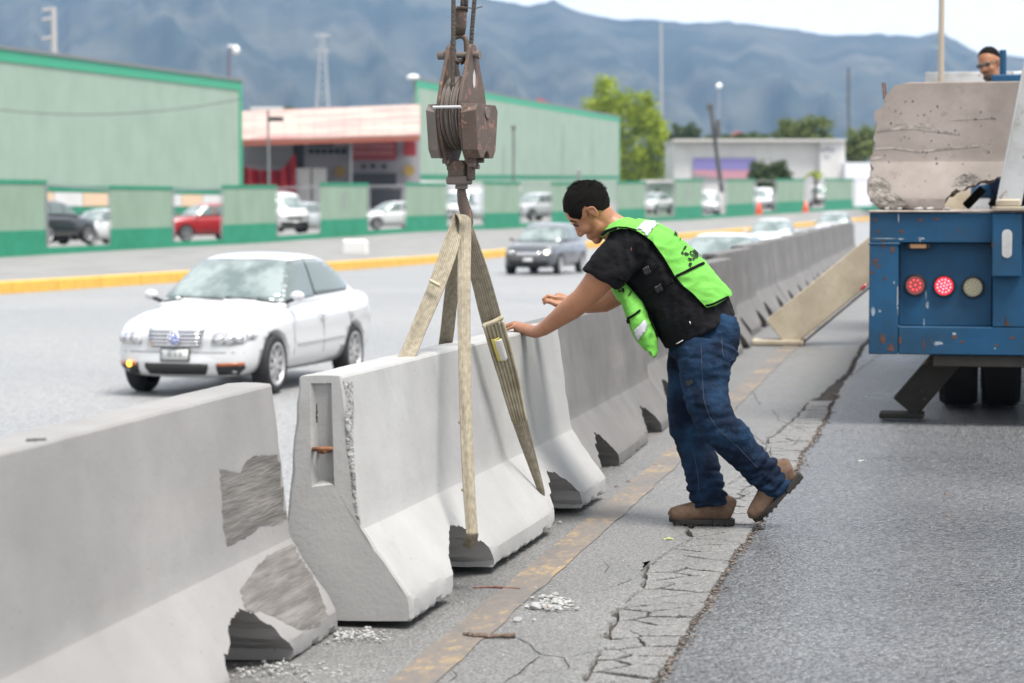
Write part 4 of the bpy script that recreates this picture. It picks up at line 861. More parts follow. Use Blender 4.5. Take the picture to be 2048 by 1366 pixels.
    for ax in axles:
        for s in (1, -1):
            wh = MB().lathe([(wr - .1, .09), (wr - .1, .0), (wr - .02, .0), (wr, .03), (wr, .17), (wr - .02, .2), (wr - .1, .2)], (ax, s * (W - .005), wr), (0, -s, 0), 28, cap=False).build('wheel', M_tyre, root, smooth_=True)
            rm = MB(); rm.lathe([(0.02, .02), (.05, .012), (.055, .03)], (ax, s * (W), wr), (0, -s, 0), 12)
            rm.lathe([(wr - .1, .012), (wr - .085, .004), (wr - .105, .0), (wr - .125, .03), (wr - .125, .09)], (ax, s * W, wr), (0, -s, 0), 28, cap=False)
            ns = 9 if detail else 5
            for k in range(ns):
                g = 2 * math.pi * k / ns; c_, s__ = math.cos(g), math.sin(g); rr = Matrix.Rotation(-g, 3, 'Y')
                rm.box((ax + c_ * (wr - .11) / 2 * 1.15, s * (W - .03), wr + s__ * (wr - .11) / 2 * 1.15), ((wr - .12) * .95, .02, .042), rot=rr)
            rm.build('rim', M_rim, wh); MB().lathe([(0, .06), (wr - .1, .06), (wr - .1, .08), (0, .08)], (ax, s * W, wr), (0, -s, 0), 20).build('brake_disc', M_blackp, wh)
    MB().box((0, 0, gc + .14), (Ln * 1.75, W * 1.5, .2)).build('underbody', M_blackp, root)
    def front(nm, polys, m, off=.006, th=.01, par=root, st_=.08): return link(nm, decal(polys, st_, fr, tb, off, thick=th), m, par, smooth_=True)
    def flank(nm, polys, m, s, off=.003, th=.004, par=root): return link(nm, decal(polys, .15, lambda x, z: (Vector((x, s * 3, z)), Vector((0, -s, 0))), tb, off, thick=th), m, par)
    if kind == 'sedan':
        for k in range(5 if detail else 1):
            z0 = .535 + k * .034 if detail else .54
            front('grille_slat', [[(-.3, z0), (.3, z0), (.32, z0 + .024), (-.32, z0 + .024)]], M_chrome if detail else M_blackp, .012, .016, st_=.12)
        front('grille', [[(-.29, .525), (.29, .525), (.33, .7), (-.33, .7)]], M_blackp, .003, .004)
        front('lower_grille', [[(-.33, .245), (.33, .245), (.37, .31), (.37, .355), (-.37, .355), (-.37, .31)]], M_blackp)
        for s in (1, -1):
            hl = front('headlight', [[(s * .41, .55), (s * .60, .545), (s * .72, .56), (s * .79, .60), (s * .80, .64), (s * .74, .665), (s * .6, .68), (s * .43, .67)]], M_lens, .006, .012)
            if detail:
                for (cy, r) in ((.50, .045), (.60, .05), (.69, .035)): front('lamp_bowl', [circ(s * cy, .61, r, 14)], M_chrome, .016, .006, hl)
            front('fog_light_recess', [[(s * .46, .24), (s * .66, .25), (s * .73, .31), (s * .73, .36), (s * .46, .355)]], M_blackp)
            front('indicator', [[(s * .47, .332), (s * .73, .34), (s * .73, .37), (s * .47, .362)]], M_amber, .012, .008)
        if lit: front('lit_indicator', [circ(lit * .56, .347, .03, 12)], M_amberlit, .03, .01)
        front('bumper_line', [[(-.74, .465), (.74, .465), (.74, .472), (-.74, .472)]], M_seam, .002, .002, st_=.1)
    else:
        front('grille', [[(-.4, .62 if kind == 'suv' else .6), (.4, .62 if kind == 'suv' else .6), (.42, .74), (-.42, .74)]], M_chrome if kind == 'suv' else M_blackp)
        front('lower_grille', [[(-.62, .30), (.62, .30), (.7, .52), (-.7, .52)]], M_blackp)
        for s in (1, -1):
            hl = front('headlight', [[(s * .46, .66), (s * .7, .68), (s * .76, .76), (s * .7, .82), (s * .46, .78)]], M_lens)
            if light_on: front('lamp_bowl', [circ(s * .6, .74, .06, 14)], M_litlamp if s == light_on else M_chrome, .02, .006, hl)
    for s in (1, -1):
        zt = belt + .02
        mm = MB(); mm.ball((.80, s * (W + .035), zt + .05), (.05, .085, .055), 16, 10); mi = mm.build('wing_mirror', col, root, smooth_=True)
        MB().tube([(.8, s * (W - .1), zt - .02), (.82, s * (W + .0), zt + .02)], .022, 8).build('mirror_stalk', M_blackp, mi)
        tl = decal([[(s * .45, .74 + (belt - .94)), (s * .72, .74 + (belt - .94)), (s * .7, .9 + (belt - .94)), (s * .47, .92 + (belt - .94))]], .1, lambda y, z: (Vector((-5, y, z)), Vector((1, 0, 0))), tb, .005, thick=.006); link('tail_light', tl, M_redl, root)
        if detail:
            for xs_ in ([(.78, .90), (-.14, .96), (-1.08, .97)]):
                flank('door_gap', [[(xs_[0], .26), (xs_[0] + .008, .26), (xs_[0] + .008 + .02, xs_[1] - .06), (xs_[0] + .02, xs_[1] - .06)]], M_seam, s)
            flank('side_moulding', [[(.72, .50), (-.98, .52), (-.98, .548), (.72, .528)]], M_seam if 0 else col, s, .012, .012)
            for x in (-.0, -.98 if kind == 'sedan' else -.9):
                dh = MB(); dh.tube([(x, s * (W + .0), belt - .15), (x - .03, s * (W + .03), belt - .15), (x - .15, s * (W + .03), belt - .148), (x - .18, s * (W + .0), belt - .148)], .012, 8); dh.build('door_handle', col, root, smooth_=True)
            flank('sill_gap', [[(.88, .235), (-.78, .235), (-.78, .243), (.88, .243)]], M_seam, s)  # thin dark strip along the sill
    px_ = .445 if kind == 'sedan' else .5
    pl = front('number_plate', [[(-.17, px_ - .07), (.17, px_ - .07), (.17, px_ + .07), (-.17, px_ + .07)]], M_blackp, .012, .012)
    pf = front('plate_face', [[(-.155, px_ - .055), (.155, px_ - .055), (.155, px_ + .055), (-.155, px_ + .055)]], M_plate, .022, .003, pl)
    if detail:
        link('plate_text', decal(text_polys(plate or '', .075, lambda x, y: (-x * -1, px_ + y)), 1, fr, tb, .027), M_ink, pl) if plate else None
        if kind == 'sedan':
            em = front('badge', [circ(0, .605, .067, 24)], M_bluem, .03, .01)
            front('badge_ring', [[(math.cos(a) * .067, .605 + math.sin(a) * .067), (math.cos(b) * .067, .605 + math.sin(b) * .067), (math.cos(b) * .055, .605 + math.sin(b) * .055), (math.cos(a) * .055, .605 + math.sin(a) * .055)] for a, b in ((2 * math.pi * k / 20, 2 * math.pi * (k + 1) / 20) for k in range(20))], M_chrome, .037, .006, em)
            def bar(a, b, w=.005): a = Vector(a); b = Vector(b); n = Vector((-(b - a).y, (b - a).x)).normalized() * w; return [tuple(a - n), tuple(b - n), tuple(b + n), tuple(a + n)]
            z = .605
            front('badge_letters', [bar((-.025, z + .05), (0, z + .008)), bar((0, z + .008), (.025, z + .05)), bar((-.047, z + .025), (-.022, z - .042)), bar((-.022, z - .042), (0, z + .0)), bar((0, z), (.022, z - .042)), bar((.022, z - .042), (.047, z + .025))], M_chrome, .038, .005, em)
            fcut = [[(-.62, .705), (-.3, .712), (-.3, .717), (-.62, .71)], [(.3, .712), (.62, .705), (.62, .71), (.3, .717)]]
            front('bonnet_gap', fcut, M_seam, .002, .002)
            wp = MB(); wp.tube([(1.03, .1, .975), (.98, -.45, 1.0)], .008, 6); wp.tube([(1.03, .6, .97), (.98, .1, 1.0)], .008, 6); wp.build('wiper', M_blackp, cabin)
    root.location = label_loc; root.scale = (1, 1, zs); root.rotation_euler = (0, 0, rz); return root
P_white = paint('white_car_paint', (0.56, 0.57, 0.58)); P_char = paint('charcoal_car_paint', (0.07, 0.075, 0.085)); P_red = paint('red_car_paint', (0.3, 0.015, 0.02)); P_silver = paint('silver_car_paint', (0.42, 0.43, 0.45)); P_blk = paint('black_car_paint', (0.02, 0.022, 0.026))
def heading(deg): return math.pi * 1.5 - R(deg)           # 0 = facing the camera straight on
s1 = car('sedan_car', 'white four-door saloon driving towards the camera with lit amber indicator', 'car', P_white, 'sedan', detail=True, plate='III II II', lit=-1, zs=1.06, label_loc=(-3.06, 28.3, -0.6), rz=heading(16.4))
s2 = car('suv_car', 'charcoal off-roader on the road just left of the worker, one headlamp lit', 'car', P_char, 'suv', detail=True, plate='', lit=None, light_on=1, label_loc=P(1092, 548, 79), rz=heading(17))
# simple versions share mesh data between copies
sed0 = car('parked_car', 'x', 'car', P_white, 'sedan', detail=False); suv0 = car('parked_car', 'x', 'car', P_white, 'suv', detail=False); van0 = car('parked_car', 'x', 'van', P_white, 'van', detail=False)
used = {}; PAINTS = (P_white, P_char, P_red, P_silver, P_blk)
def recol(o, old, new):
    for c in [o] + list(o.children):
        if c.type == 'MESH' and c.material_slots and c.material_slots[0].material in PAINTS:
            c.material_slots[0].link = 'OBJECT'; c.material_slots[0].material = new
    for c in o.children: recol(c, old, new)
def place(src, label, col, loc, deg, group, name='parked_car', cat='car'):
    if group == gq:
        px = 1024 + loc.x / loc.y * F; w_ = wall_pt(px); k_ = (w_.y + 6.5) / loc.y; loc = Vector((loc.x * k_, loc.y * k_, EYE + (loc.z - EYE) * k_ + .12))
    if src.name in used: o = copy_tree(src)
    else: o = src; used[src.name] = 1
    o.name = name; o['label'] = label; o['category'] = cat; o['group'] = group; o.location = loc; o.rotation_euler = (0, 0, heading(deg)); recol(o, P_white, col); return o
gq = 'cars parked behind the green wall'; gt = 'cars driving beyond the barriers'
place(suv0, 'black off-roader parked in the first wall gap at far left', P_blk, P(100, 492, 96), 205, gq)
place(sed0, 'white saloon parked in the first wall gap, right of the black one', P_white, P(200, 495, 97), 35, gq)
place(suv0, 'red off-roader parked in the second wall gap', P_red, P(408, 487, 100), 55, gq)
place(van0, 'white pickup cab showing in the third wall gap', P_white, P(553, 470, 122), 330, gq)
place(sed0, 'silver saloon parked in the third wall gap', P_silver, P(600, 471, 108), 25, gq)
place(sed0, 'white saloon parked in the fourth wall gap behind the hook', P_white, P(785, 464, 115), 60, gq)
place(van0, 'white van in the wall gap directly behind the sling hook', P_white, P(928, 452, 125), 20, gq, cat='van')
place(suv0, 'silver off-roader in the wall gap above the charcoal one on the road', P_silver, P(1070, 446, 140), 40, gq)
place(sed0, 'white saloon parked beside the guard house', P_white, P(1305, 432, 165), 25, gq)
place(van0, 'small white van half hidden by a wall panel right of the worker', P_white, P(1412, 437, 170), 0, gq, cat='van')
place(van0, 'white van facing forward in the gap below the dark bush', P_white, P(1527, 427, 178), 5, gq, cat='van')
place(van0, 'farthest white van near the palm', P_white, P(1640, 418, 200), 5, gq, cat='van')
c = place(sed0, 'white saloon just over the barriers, partly hidden by the worker back', P_white, Vector(((1462 - 1024) / F * 45, 46.5, -0.47)), 12, gt, 'moving_car')
c = place(sed0, 'white saloon on the far carriageway, second behind the worker back', P_white, Vector(((1545 - 1024) / F * 88, 88, -0.39)), 12, gt, 'moving_car')
c = place(sed0, 'silver white saloon on the far carriageway next to the truck edge', P_silver, Vector(((1668 - 1024) / F * 115, 115, -0.2)), 12, gt, 'moving_car')
# ------------------------------------------------------------------ blue flatbed crane truck
CA, SA = math.cos(YAW), math.sin(YAW)
TO = Vector((2.364, 16.0, 0))
def TL(u, s, z=0.0): return TO + Vector((CA * u + SA * s, -SA * u + CA * s, z))
RT = Matrix.Rotation(-YAW, 3, 'Z')
M_blue = MAT('worn_blue_paint', (0.02, 0.12, 0.27), 0.45, col2=(0.035, 0.15, 0.31), nscale=1.6, bump=0.1, bscale=20)
def rusty(name, base, base2, rust, amount=0.62, sc_=7):
    m = MAT(name, base, 0.6, spec=0.3, col2=base2, nscale=1.6, bump=0.15, bscale=25); n = m.node_tree.nodes; l = m.node_tree.links; b = n['Principled BSDF']
    src = b.inputs['Base Color'].links[0].from_socket; tc = n.new('ShaderNodeTexCoord'); t = n.new('ShaderNodeTexNoise'); t.inputs['Scale'].default_value = sc_; t.inputs['Detail'].default_value = 7; t.inputs['Roughness'].default_value = 0.7; l.new(tc.outputs['Object'], t.inputs['Vector'])
    r = n.new('ShaderNodeValToRGB'); r.color_ramp.elements[0].position = amount; r.color_ramp.elements[0].color = (0, 0, 0, 1); r.color_ramp.elements[1].position = amount + 0.05; r.color_ramp.elements[1].color = (1, 1, 1, 1); l.new(t.outputs['Fac'], r.inputs[0])
    t3 = n.new('ShaderNodeTexNoise'); t3.inputs['Scale'].default_value = 2.6; t3.inputs['Detail'].default_value = 8; t3.inputs['Roughness'].default_value = 0.7; l.new(tc.outputs['Object'], t3.inputs['Vector']); r3 = n.new('ShaderNodeMapRange'); r3.inputs['From Min'].default_value = 0.45; r3.inputs['From Max'].default_value = 0.75; r3.inputs['To Max'].default_value = 0.75; l.new(t3.outputs['Fac'], r3.inputs['Value'])
    x0 = n.new('ShaderNodeMixRGB'); l.new(r3.outputs[0], x0.inputs['Fac']); l.new(src, x0.inputs['Color1']); x0.inputs['Color2'].default_value = (base[0] * .5 + .01, base[1] * .45 + .01, base[2] * .4 + .008, 1); src = x0.outputs[0]
    x = n.new('ShaderNodeMixRGB'); l.new(src, x.inputs['Color1']); x.inputs['Color2'].default_value = (*rust, 1); l.new(r.outputs[0], x.inputs['Fac']); l.new(x.outputs[0], b.inputs['Base Color']); return m
M_blue = rusty('worn_blue_paint', (0.004, 0.05, 0.115), (0.009, 0.068, 0.15), (0.06, 0.04, 0.035), 0.64, 5)
M_beige = rusty('dirty_beige_steel', (0.42, 0.37, 0.28), (0.3, 0.25, 0.19), (0.16, 0.1, 0.06), 0.66, 4)
M_greys = rusty('chipped_grey_paint', (0.42, 0.43, 0.44), (0.5, 0.5, 0.5), (0.2, 0.09, 0.05), 0.6, 9)
M_black = rusty('greasy_black_steel', (0.02, 0.02, 0.02), (0.05, 0.045, 0.04), (0.12, 0.075, 0.05), 0.6, 9)
for q_ in (M_black,): q_.node_tree.nodes['Principled BSDF'].inputs['Specular IOR Level'].default_value = 0.15; q_.node_tree.nodes['Principled BSDF'].inputs['Roughness'].default_value = 0.8
M_deck = MAT('dusty_deck_plate', (0.35, 0.3, 0.27), 0.8, col2=(0.2, 0.15, 0.12), nscale=5)
tr = thing('flatbed_truck', 'blue flatbed crane truck seen from behind at the right edge, stabiliser legs down', 'truck', TL(1.2, 1.5, 0))
def tb_(name, m, u0, u1, s0, s1, z0, z1, par=None, bev=0.006):
    return MB().box(TL((u0 + u1) / 2, (s0 + s1) / 2, (z0 + z1) / 2), (u1 - u0, s1 - s0, z1 - z0), rot=RT).build(name, m, par or tr, world=True, bevel=bev)
tb_('corner_post', M_blue, 0, .19, 0, .16, .50, 1.235); tb_('top_beam', M_blue, 0, 2.5, 0, .16, 1.24, 1.435, bev=.004); tb_('bottom_beam', M_blue, .193, 2.5, .004, .16, .50, .685)
pn = tb_('lamp_panel', M_blue, .19, .80, .10, .15, .685, 1.24); tb_('middle_post', M_blue, .803, 1.015, .002, .16, .687, 1.238); tb_('plate_panel', M_blue, 1.02, 1.5, .055, .12, .685, 1.24); tb_('corner_post', M_blue, 2.31, 2.5, 0, .16, .687, 1.238); tb_('middle_post', M_blue, 1.5, 1.7, .002, .16, .687, 1.238); tb_('lamp_panel', M_blue, 1.7, 2.31, .06, .12, .687, 1.238)
br = tb_('stake_bracket', M_blue, .795, .985, -.075, -.003, 1.02, 1.43); 
slot = [TL(.89 + x, -.079, 1.235 + z) for x, z in [(math.cos(a) * .033, math.sin(a) * .033 + (.06 if math.sin(a) >= 0 else -.06)) for a in (2 * math.pi * k / 20 for k in range(20))]]
MB().prism(slot, TL(0, .003) - TL(0, 0)).build('slot_plate', M_greys, br, world=True)
tb_('deck', M_deck, -.01, 2.51, -.02, 9.0, 1.437, 1.452); tb_('side_rail', M_blue, 0, .08, .17, 9.0, 1.22, 1.43); tb_('side_rail', M_blue, 2.42, 2.5, .17, 9.0, 1.22, 1.43)
tb_('chassis', M_black, .8, 1.0, .3, 11, .75, 1.2); tb_('chassis', M_black, 1.5, 1.7, .3, 11, .75, 1.2); tb_('underrun_bar', M_black, .42, 2.1, .02, .2, .42, .497)
tb_('weld_rib', M_blue, -.006, .2, -.006, .02, 1.222, 1.238)
# lamps
def led_lamp(u, z, m_rim, m_face, m_led, nled, lit):
    lp = MB().lathe([(.05, .0), (.07, -.004), (.074, -.02), (.066, -.03), (.062, -.012), (.0, -.012)], TL(u, .095, z), TL(0, 1) - TL(0, 0), 28).build('tail_lamp', m_rim, tr, world=True, smooth_=True)
    MB().lathe([(0, -.016), (.06, -.016), (.06, -.0), (0, 0)], TL(u, .095, z), TL(0, 1) - TL(0, 0), 28).build('lens', m_face, lp, world=True)
    rings = [(0, 1), (.022, 6), (.043, 12)] if nled > 12 else [(0, 1), (.034, 8)]
    for r, n in rings:
        for k in range(n):
            a = 2 * math.pi * k / n + .3; MB().ball(TL(u + math.cos(a) * r, .077, z + math.sin(a) * r), .0068 if nled > 12 else .0062, 8, 5).build('led', m_led, lp, world=True)
M_rlens = MAT('red_lamp_lens', (0.3, 0.004, 0.008), 0.2, coat=1.0); M_rlit = MAT('lit_red_lens', (0.7, 0.01, 0.03), 0.3, emit=((1, 0.02, 0.05), 0.8)); M_led = MAT('lit_red_led', (1, 0.2, 0.2), 0.3, emit=((1.0, 0.16, 0.2), 3.0)); M_clens = MAT('clear_lamp_lens', (0.28, 0.25, 0.15), 0.25, coat=1.0); M_cled = MAT('unlit_led', (0.4, 0.37, 0.24), 0.3)
M_led1 = MAT('dim_red_led', (0.9, 0.08, 0.08), 0.3, emit=((1.0, 0.05, 0.06), 1.5))
led_lamp(.30, .957, M_blackp, M_rlens, M_led1, 9, 1); led_lamp(.487, .952, M_blackp, M_rlit, M_led, 19, 1); led_lamp(.675, .945, M_blackp, M_clens, M_cled, 19, 0)
mk = tb_('marker_lamp', M_blackp, .245, .40, .03, .062, 1.195, 1.235); tb_('lens', MAT('dull_orange_lens', (0.45, 0.25, 0.12), 0.4), .265, .37, .02, .029, 1.2, 1.23, mk)
# number plate
pl = tb_('plate_frame', M_blackp, 1.02, 1.36, .03, .054, .655, .855, bev=.01); pf = tb_('plate_face', M_plate, 1.03, 1.35, .022, .029, .665, .845, pl, bev=.004)
tp = text_polys('EZ', .075, lambda x, y: (x, y), 0.0012)
mb = MB()
for poly in tp: mb.add([TL(1.105 + x * .80, .0205, .75 + y * 1.35) for x, y in poly], [tuple(range(len(poly)))])
mb.build('plate_text', M_ink, pf, world=True)
# rear stabiliser
mb = MB()
def beam(name, p0, p1, w, th, m, par, wdir=None):
    d = (p1 - p0).normalized(); b = (TL(0, 1) - TL(0, 0)); a = d.cross(b).normalized(); q = []
    for p in (p0, p1):
        for sa, sb_ in ((-1, -1), (1, -1), (1, 1), (-1, 1)): q.append(p + a * (w / 2 * sa) + b * (th / 2 * sb_))
    m_ = MB(); m_.add(q, [(0, 1, 2, 3), (4, 5, 6, 7), (0, 1, 5, 4), (1, 2, 6, 5), (2, 3, 7, 6), (3, 0, 4, 7)]); return m_.build(name, m, par, world=True, bevel=.008)
g0 = .045
leg = beam('stabiliser_leg', TL(.63, .45, .60), TL(.23, .45, .07 + g0), .2, .16, M_black, tr); MB().box(TL(.21, .45, g0 + .018), (.30, .26, .035), rot=RT).build('foot_plate', M_black, leg, world=True, bevel=.008)
for off in (): beam('leg_flange', TL(.63, .36, .60) + Vector((off * .75, 0, off * .5)), TL(.245, .36, .075 + g0) + Vector((off * .75, 0, off * .5)), .015, .03, M_black, leg)
leg = beam('stabiliser_leg', TL(1.87, .45, .60), TL(2.27, .45, .07 + g0), .2, .16, M_black, tr); MB().box(TL(2.29, .45, g0 + .018), (.30, .26, .035), rot=RT).build('foot_plate', M_black, leg, world=True, bevel=.008)
# front stabiliser in beige, reaching to the barriers
dF = 23.9; f0, f1 = P(1560, 672, dF), P(1760, 508, dF); f2 = P(1930, 368, dF); g1 = zR(dF)
f0.z = max(f0.z, g1 + .12)
leg = beam('stabiliser_leg', f0 + (f0 - f1).normalized() * 0.02, f2, .37, .3, M_beige, tr); leg['label'] = 'long beige stabiliser beam reaching down to the barriers'
MB().box(Vector((f0.x - .02, f0.y, g1 + .03)), (.52, .4, .05), rot=RT).build('foot_plate', M_beige, leg, world=True, bevel=.01)
beam('edge_strip', P(1598, 692, dF - .16), P(1745, 570, dF - .16), .02, .04, M_black, leg)
MB().lathe([(.015, 0), (.02, .02), (.02, .07), (.0, .08)], P(1722, 580, dF - .3), P(1733, 568, dF - .3) - P(1722, 580, dF - .3), 12).build('red_marker', M_redl, leg, world=True, smooth_=True)
# wheels: dual tyres each side, two axles
for s_ in (1.55, 2.85):
    for u in (.45, .75, 1.5, 1.8):
        w = MB().lathe([(.28, .0), (.47, .0), (.5, .04), (.5, .23), (.47, .27), (.28, .27)], TL(u, s_, .5 + g0), TL(1, 0) - TL(0, 0), 32).build('wheel', M_tyre, tr, world=True, smooth_=False)
        MB().lathe([(.0, .05), (.27, .05), (.285, .02), (.285, .25), (.0, .25)], TL(u, s_, .5 + g0), TL(1, 0) - TL(0, 0), 24).build('rim', M_black, w, world=True)
tb_('mud_flap', M_blackp, .42, 1.06, 3.6, 3.62, .35, 1.2); tb_('axle', M_black, .5, 2.0, 1.5, 1.6, .5, .6); tb_('axle', M_black, .5, 2.0, 2.8, 2.9, .5, .6)
# leaning grey stake on the rear edge
sp = MB(); a0, a1 = TL(.90, -.05, 1.46), TL(1.13, -.05, 2.75)
st_o = beam('stake', a0 + Vector((0, 0, .03)), a1, .155, .05, M_greys, tr)
beam('stake_flange', TL(.822, -.10, 1.5), TL(1.052, -.10, 2.75), .012, .09, M_greys, st_o); MB().box(TL(1.1, -.03, 1.466), (.62, .14, .022), rot=RT).build('base_plate', M_beige, st_o, world=True, bevel=.004); MB().box(TL(.895, -.06, 1.5), (.16, .06, .05), rot=RT).build('weld_collar', M_beige, st_o, world=True, bevel=.01)
# cab, headboard, crane post, console
M_cabw = paint('white_cab_paint', (0.6, 0.6, 0.6))
cb = tb_('cab', M_cabw, .15, 2.35, 9.9, 11.9, .7, 2.80, bev=.08); tb_('cab_window', M_sglass, .5, 2.0, 9.88, 9.899, 1.9, 2.5, cb); hb = tb_('headboard', M_greys, .2, 2.3, 9.2, 9.3, 1.45, 2.86); 
MB().tube([TL(.36, 9.1, 1.45), TL(.36, 9.1, 4.6)], [.035, .028], 10).build('mast', MAT('tan_pole', (0.35, 0.3, 0.24), 0.6), tr, world=True)
cr_ = tb_('crane_base', M_blue, 1.15, 1.75, 7.2, 7.9, 1.452, 2.3); 
dc = 20.5; co = MB(); pc = P(2034, 163, dc); co.box(pc, (.42, .4, .10), rot=RT); con = co.build('console', M_blue, tr, world=True, bevel=.01)
MB().tube([P(2006, 162, dc - .1), P(2006, 100, dc - .1)], .029, 14).build('control_post', M_blue, con, world=True, smooth_=False); MB().tube([P(2036, 170, dc), P(2038, 415, dc)], .06, 10).build('console_stand', M_blue, con, world=True); MB().tube([P(2026, 150, dc), P(2048, 148, dc)], .03, 10).build('grey_pipe', M_greys, con, world=True)

# ------------------------------------------------------------------ broken concrete block on the deck
M_brown = concrete('brownish_concrete', (0.19, 0.16, 0.143), (0.30, 0.262, 0.237), stain=2.0, streak=0.6, dark=(0.13, 0.1, 0.09))
br_out = [(.125, .95), (.122, .845), (.105, .81), (.10, .76), (.085, .70), (.045, .655), (.02, .62), (.028, .55), (.02, .47), (.012, .38), (.018, .28), (-.005, .22), (.0, .12), (.03, .06), (.10, .0), (.16, -.05)]
poly = [(-.4, -.05), (-.4, .95)]
rs = random.Random(2)
fine = []
for a, b in zip(br_out, br_out[1:]):
    for t in range(4): fine.append((lerp(a[0], b[0], t / 4) + rs.uniform(-.006, .006), lerp(a[1], b[1], t / 4)))
fine.append(br_out[-1]); cutm = MB(); ny = 12; ring_n = len(poly) + len(fine); vv = []
for j in range(ny):
    y = lerp(-.4, .4, j / (ny - 1))
    vv += [Vector((x, y, z)) for x, z in poly] + [Vector((x + .05 * nz(y * 8, z * 8, 2) + .02 * nz(y * 25, z * 25, 5) + .09 * (y + .3), y, z)) for x, z in fine]
cutm.add(vv, [(j * ring_n + k, j * ring_n + (k + 1) % ring_n, (j + 1) * ring_n + (k + 1) % ring_n, (j + 1) * ring_n + k) for j in range(ny - 1) for k in range(ring_n)] + [tuple(range(ring_n))[::-1], tuple((ny - 1) * ring_n + k for k in range(ring_n))])
bmk = barrier_mesh(13.0, length=2.4, slots=(.86,), keys=(), broken=cutm.mesh('c'))
bmk = boolean(bmk, MB().prism([(-.1, -.35, .80), (-.1, -.35, .9), (.5, -.35, .9), (.3, -.35, .864), (.17, -.35, .84)], (0, .7, 0)).mesh('c'))
bb = link('broken_barrier', bmk, M_brown); bb.location = TL(-.03, .47, 1.452); bb.rotation_euler = (0, 0, -YAW); tag(bb, 'broken stained concrete barrier piece lying across the blue truck deck', 'concrete barrier')
M_roughd = MAT('dark_broken_concrete', (0.09, 0.08, 0.07), 0.95, col2=(0.3, 0.27, 0.24), nscale=16, detail=9, bump=1.0, bscale=40, bdist=0.03)
tbb = bvh(bmk, wmat(bb))
for pts in ([(1736, 345), (1752, 350), (1770, 358), (1786, 370), (1782, 384), (1800, 392), (1815, 405), (1822, 424), (1740, 424), (1730, 390)], [(1905, 372), (1912, 355), (1935, 345), (1960, 352), (1966, 372)]):
    link('broken_patch', decal([rough_poly(pts, 4, 3)], 4, from_px, tbb, .003, join=True), M_roughd, bb, world=True)
for x in (.03, .045): MB().tube([TL(-.03 + x + .075, .40, 2.2), TL(-.035 + x + .068, .40, 2.31)], .006, 6).build('rebar_stub', M_rust, bb, world=True)
for k in range(3):
    t = beam('timber_bearer', TL(.62 + k * .17, .7, 1.475), TL(.74 + k * .17, .62, 1.60), .06, .1, M_black, None); tag(t, ('dark bar under the broken barrier, left one of three', 'dark bar under the broken barrier, middle one of three', 'dark bar under the broken barrier, right one of three')[k], 'bar', 'dark bars under the broken barrier')
for k in range(5):
    q = TL(.10 + .1 * k + rs.uniform(-.02, .02), .05 + rs.uniform(0, .05), 1.462); mb = MB(); mb.ball(q, (.012 + .022 * rs.random(), .02, .012), 8, 5)
    mb.v = [tuple(Vector(v) + Vector((1, 1, .5)) * .008 * nz(v[0] * 50, v[1] * 50, v[2] * 50)) for v in mb.v]; mb.build('concrete_crumb', M_rough, bb, world=True)

# scars, rust runs and scraped paint on the tail, and grime on the block
ttr = bmesh.new()
for c in tr.children:
    if c.name.split('.')[0] in ('corner_post', 'top_beam', 'bottom_beam', 'lamp_panel', 'middle_post', 'stake_bracket'):
        mm = c.data.copy(); mm.transform(wmat(tr)); ttr.from_mesh(mm); bpy.data.meshes.remove(mm)
ttt = BVHTree.FromBMesh(ttr); ttr.free()
M_rustp = MAT('rust_patch', (0.05, 0.025, 0.018), 0.9, col2=(0.12, 0.05, 0.03), nscale=40); M_scr = MAT('scraped_paint', (0.35, 0.38, 0.4), 0.7, col2=(0.1, 0.16, 0.22), nscale=60); M_grime = MAT('black_grime', (0.012, 0.014, 0.018), 0.7, col2=(0.02, 0.05, 0.08), nscale=30, lo=.4, hi=.6)
rs = random.Random(21)
def blot(cx, cy, rx, ry, m, nm):
    n = 14; ph = rs.random() * 9; pts = [(cx + math.cos(2 * math.pi * k / n) * rx * (1 + .7 * nz(k * .9, ph)), cy + math.sin(2 * math.pi * k / n) * ry * (1 + .7 * nz(k * .9, ph + 5))) for k in range(n)]
    link(nm, decal([pts], 6, from_px, ttt, .0015), m, tr, world=True)
for (x, y, rx, ry) in ((1785, 500, 5, 7), (1767, 488, 4, 8), (1752, 520, 3, 4), (1770, 557, 3, 3), (1744, 545, 4, 3), (1841, 440, 5, 3), (1872, 438, 6, 2.5), (1766, 678, 6, 10), (1782, 696, 7, 8), (1909, 674, 5, 4), (1924, 684, 4, 3), (1803, 463, 5, 3), (2013, 647, 5, 5), (2025, 676, 5, 3), (1993, 690, 4, 2), (1750, 440, 4, 3), (1756, 463, 5, 2), (1985, 490, 4, 5), (1800, 681, 3, 8), (1848, 690, 2.5, 9)): blot(x, y, rx, ry, M_rustp, 'rust_spot')
for (x, y, rx, ry) in ((1746, 623, 4, 9), (1759, 622, 2.5, 3), (1855, 610, 2.5, 7), (1852, 590, 1, 10), (1848, 645, 1.5, 8), (1788, 565, 1.5, 3), (1797, 430, 1.5, 14), (1843, 477, 6, 2), (1802, 478, 7, 1.5), (1875, 687, 9, 4), (1908, 668, 4, 3), (1840, 480, 1.5, 6), (1795, 600, 1.2, 30), (1990, 697, 2, 2), (1770, 477, 26, .9)): blot(x, y, rx, ry, M_scr, 'scraped_paint')
for (x, y, rx, ry) in ((1862, 680, 1.5, 14), (1800, 560, 2, 50), (2012, 640, 1.2, 12)): blot(x, y, rx, ry, M_grime, 'grime_stain')
M_band = MAT('grey_grime_band', (0.15, 0.13, 0.12), 0.9, col2=(0.3, 0.265, 0.24), nscale=12, detail=9, lo=.4, hi=.56, stretch=(1, 1, 2))
def bandp(pts, w): return [[(a[0], a[1] - w), (b[0], b[1] - w), (b[0], b[1] + w), (a[0], a[1] + w)] for a, b in zip(pts, pts[1:])]
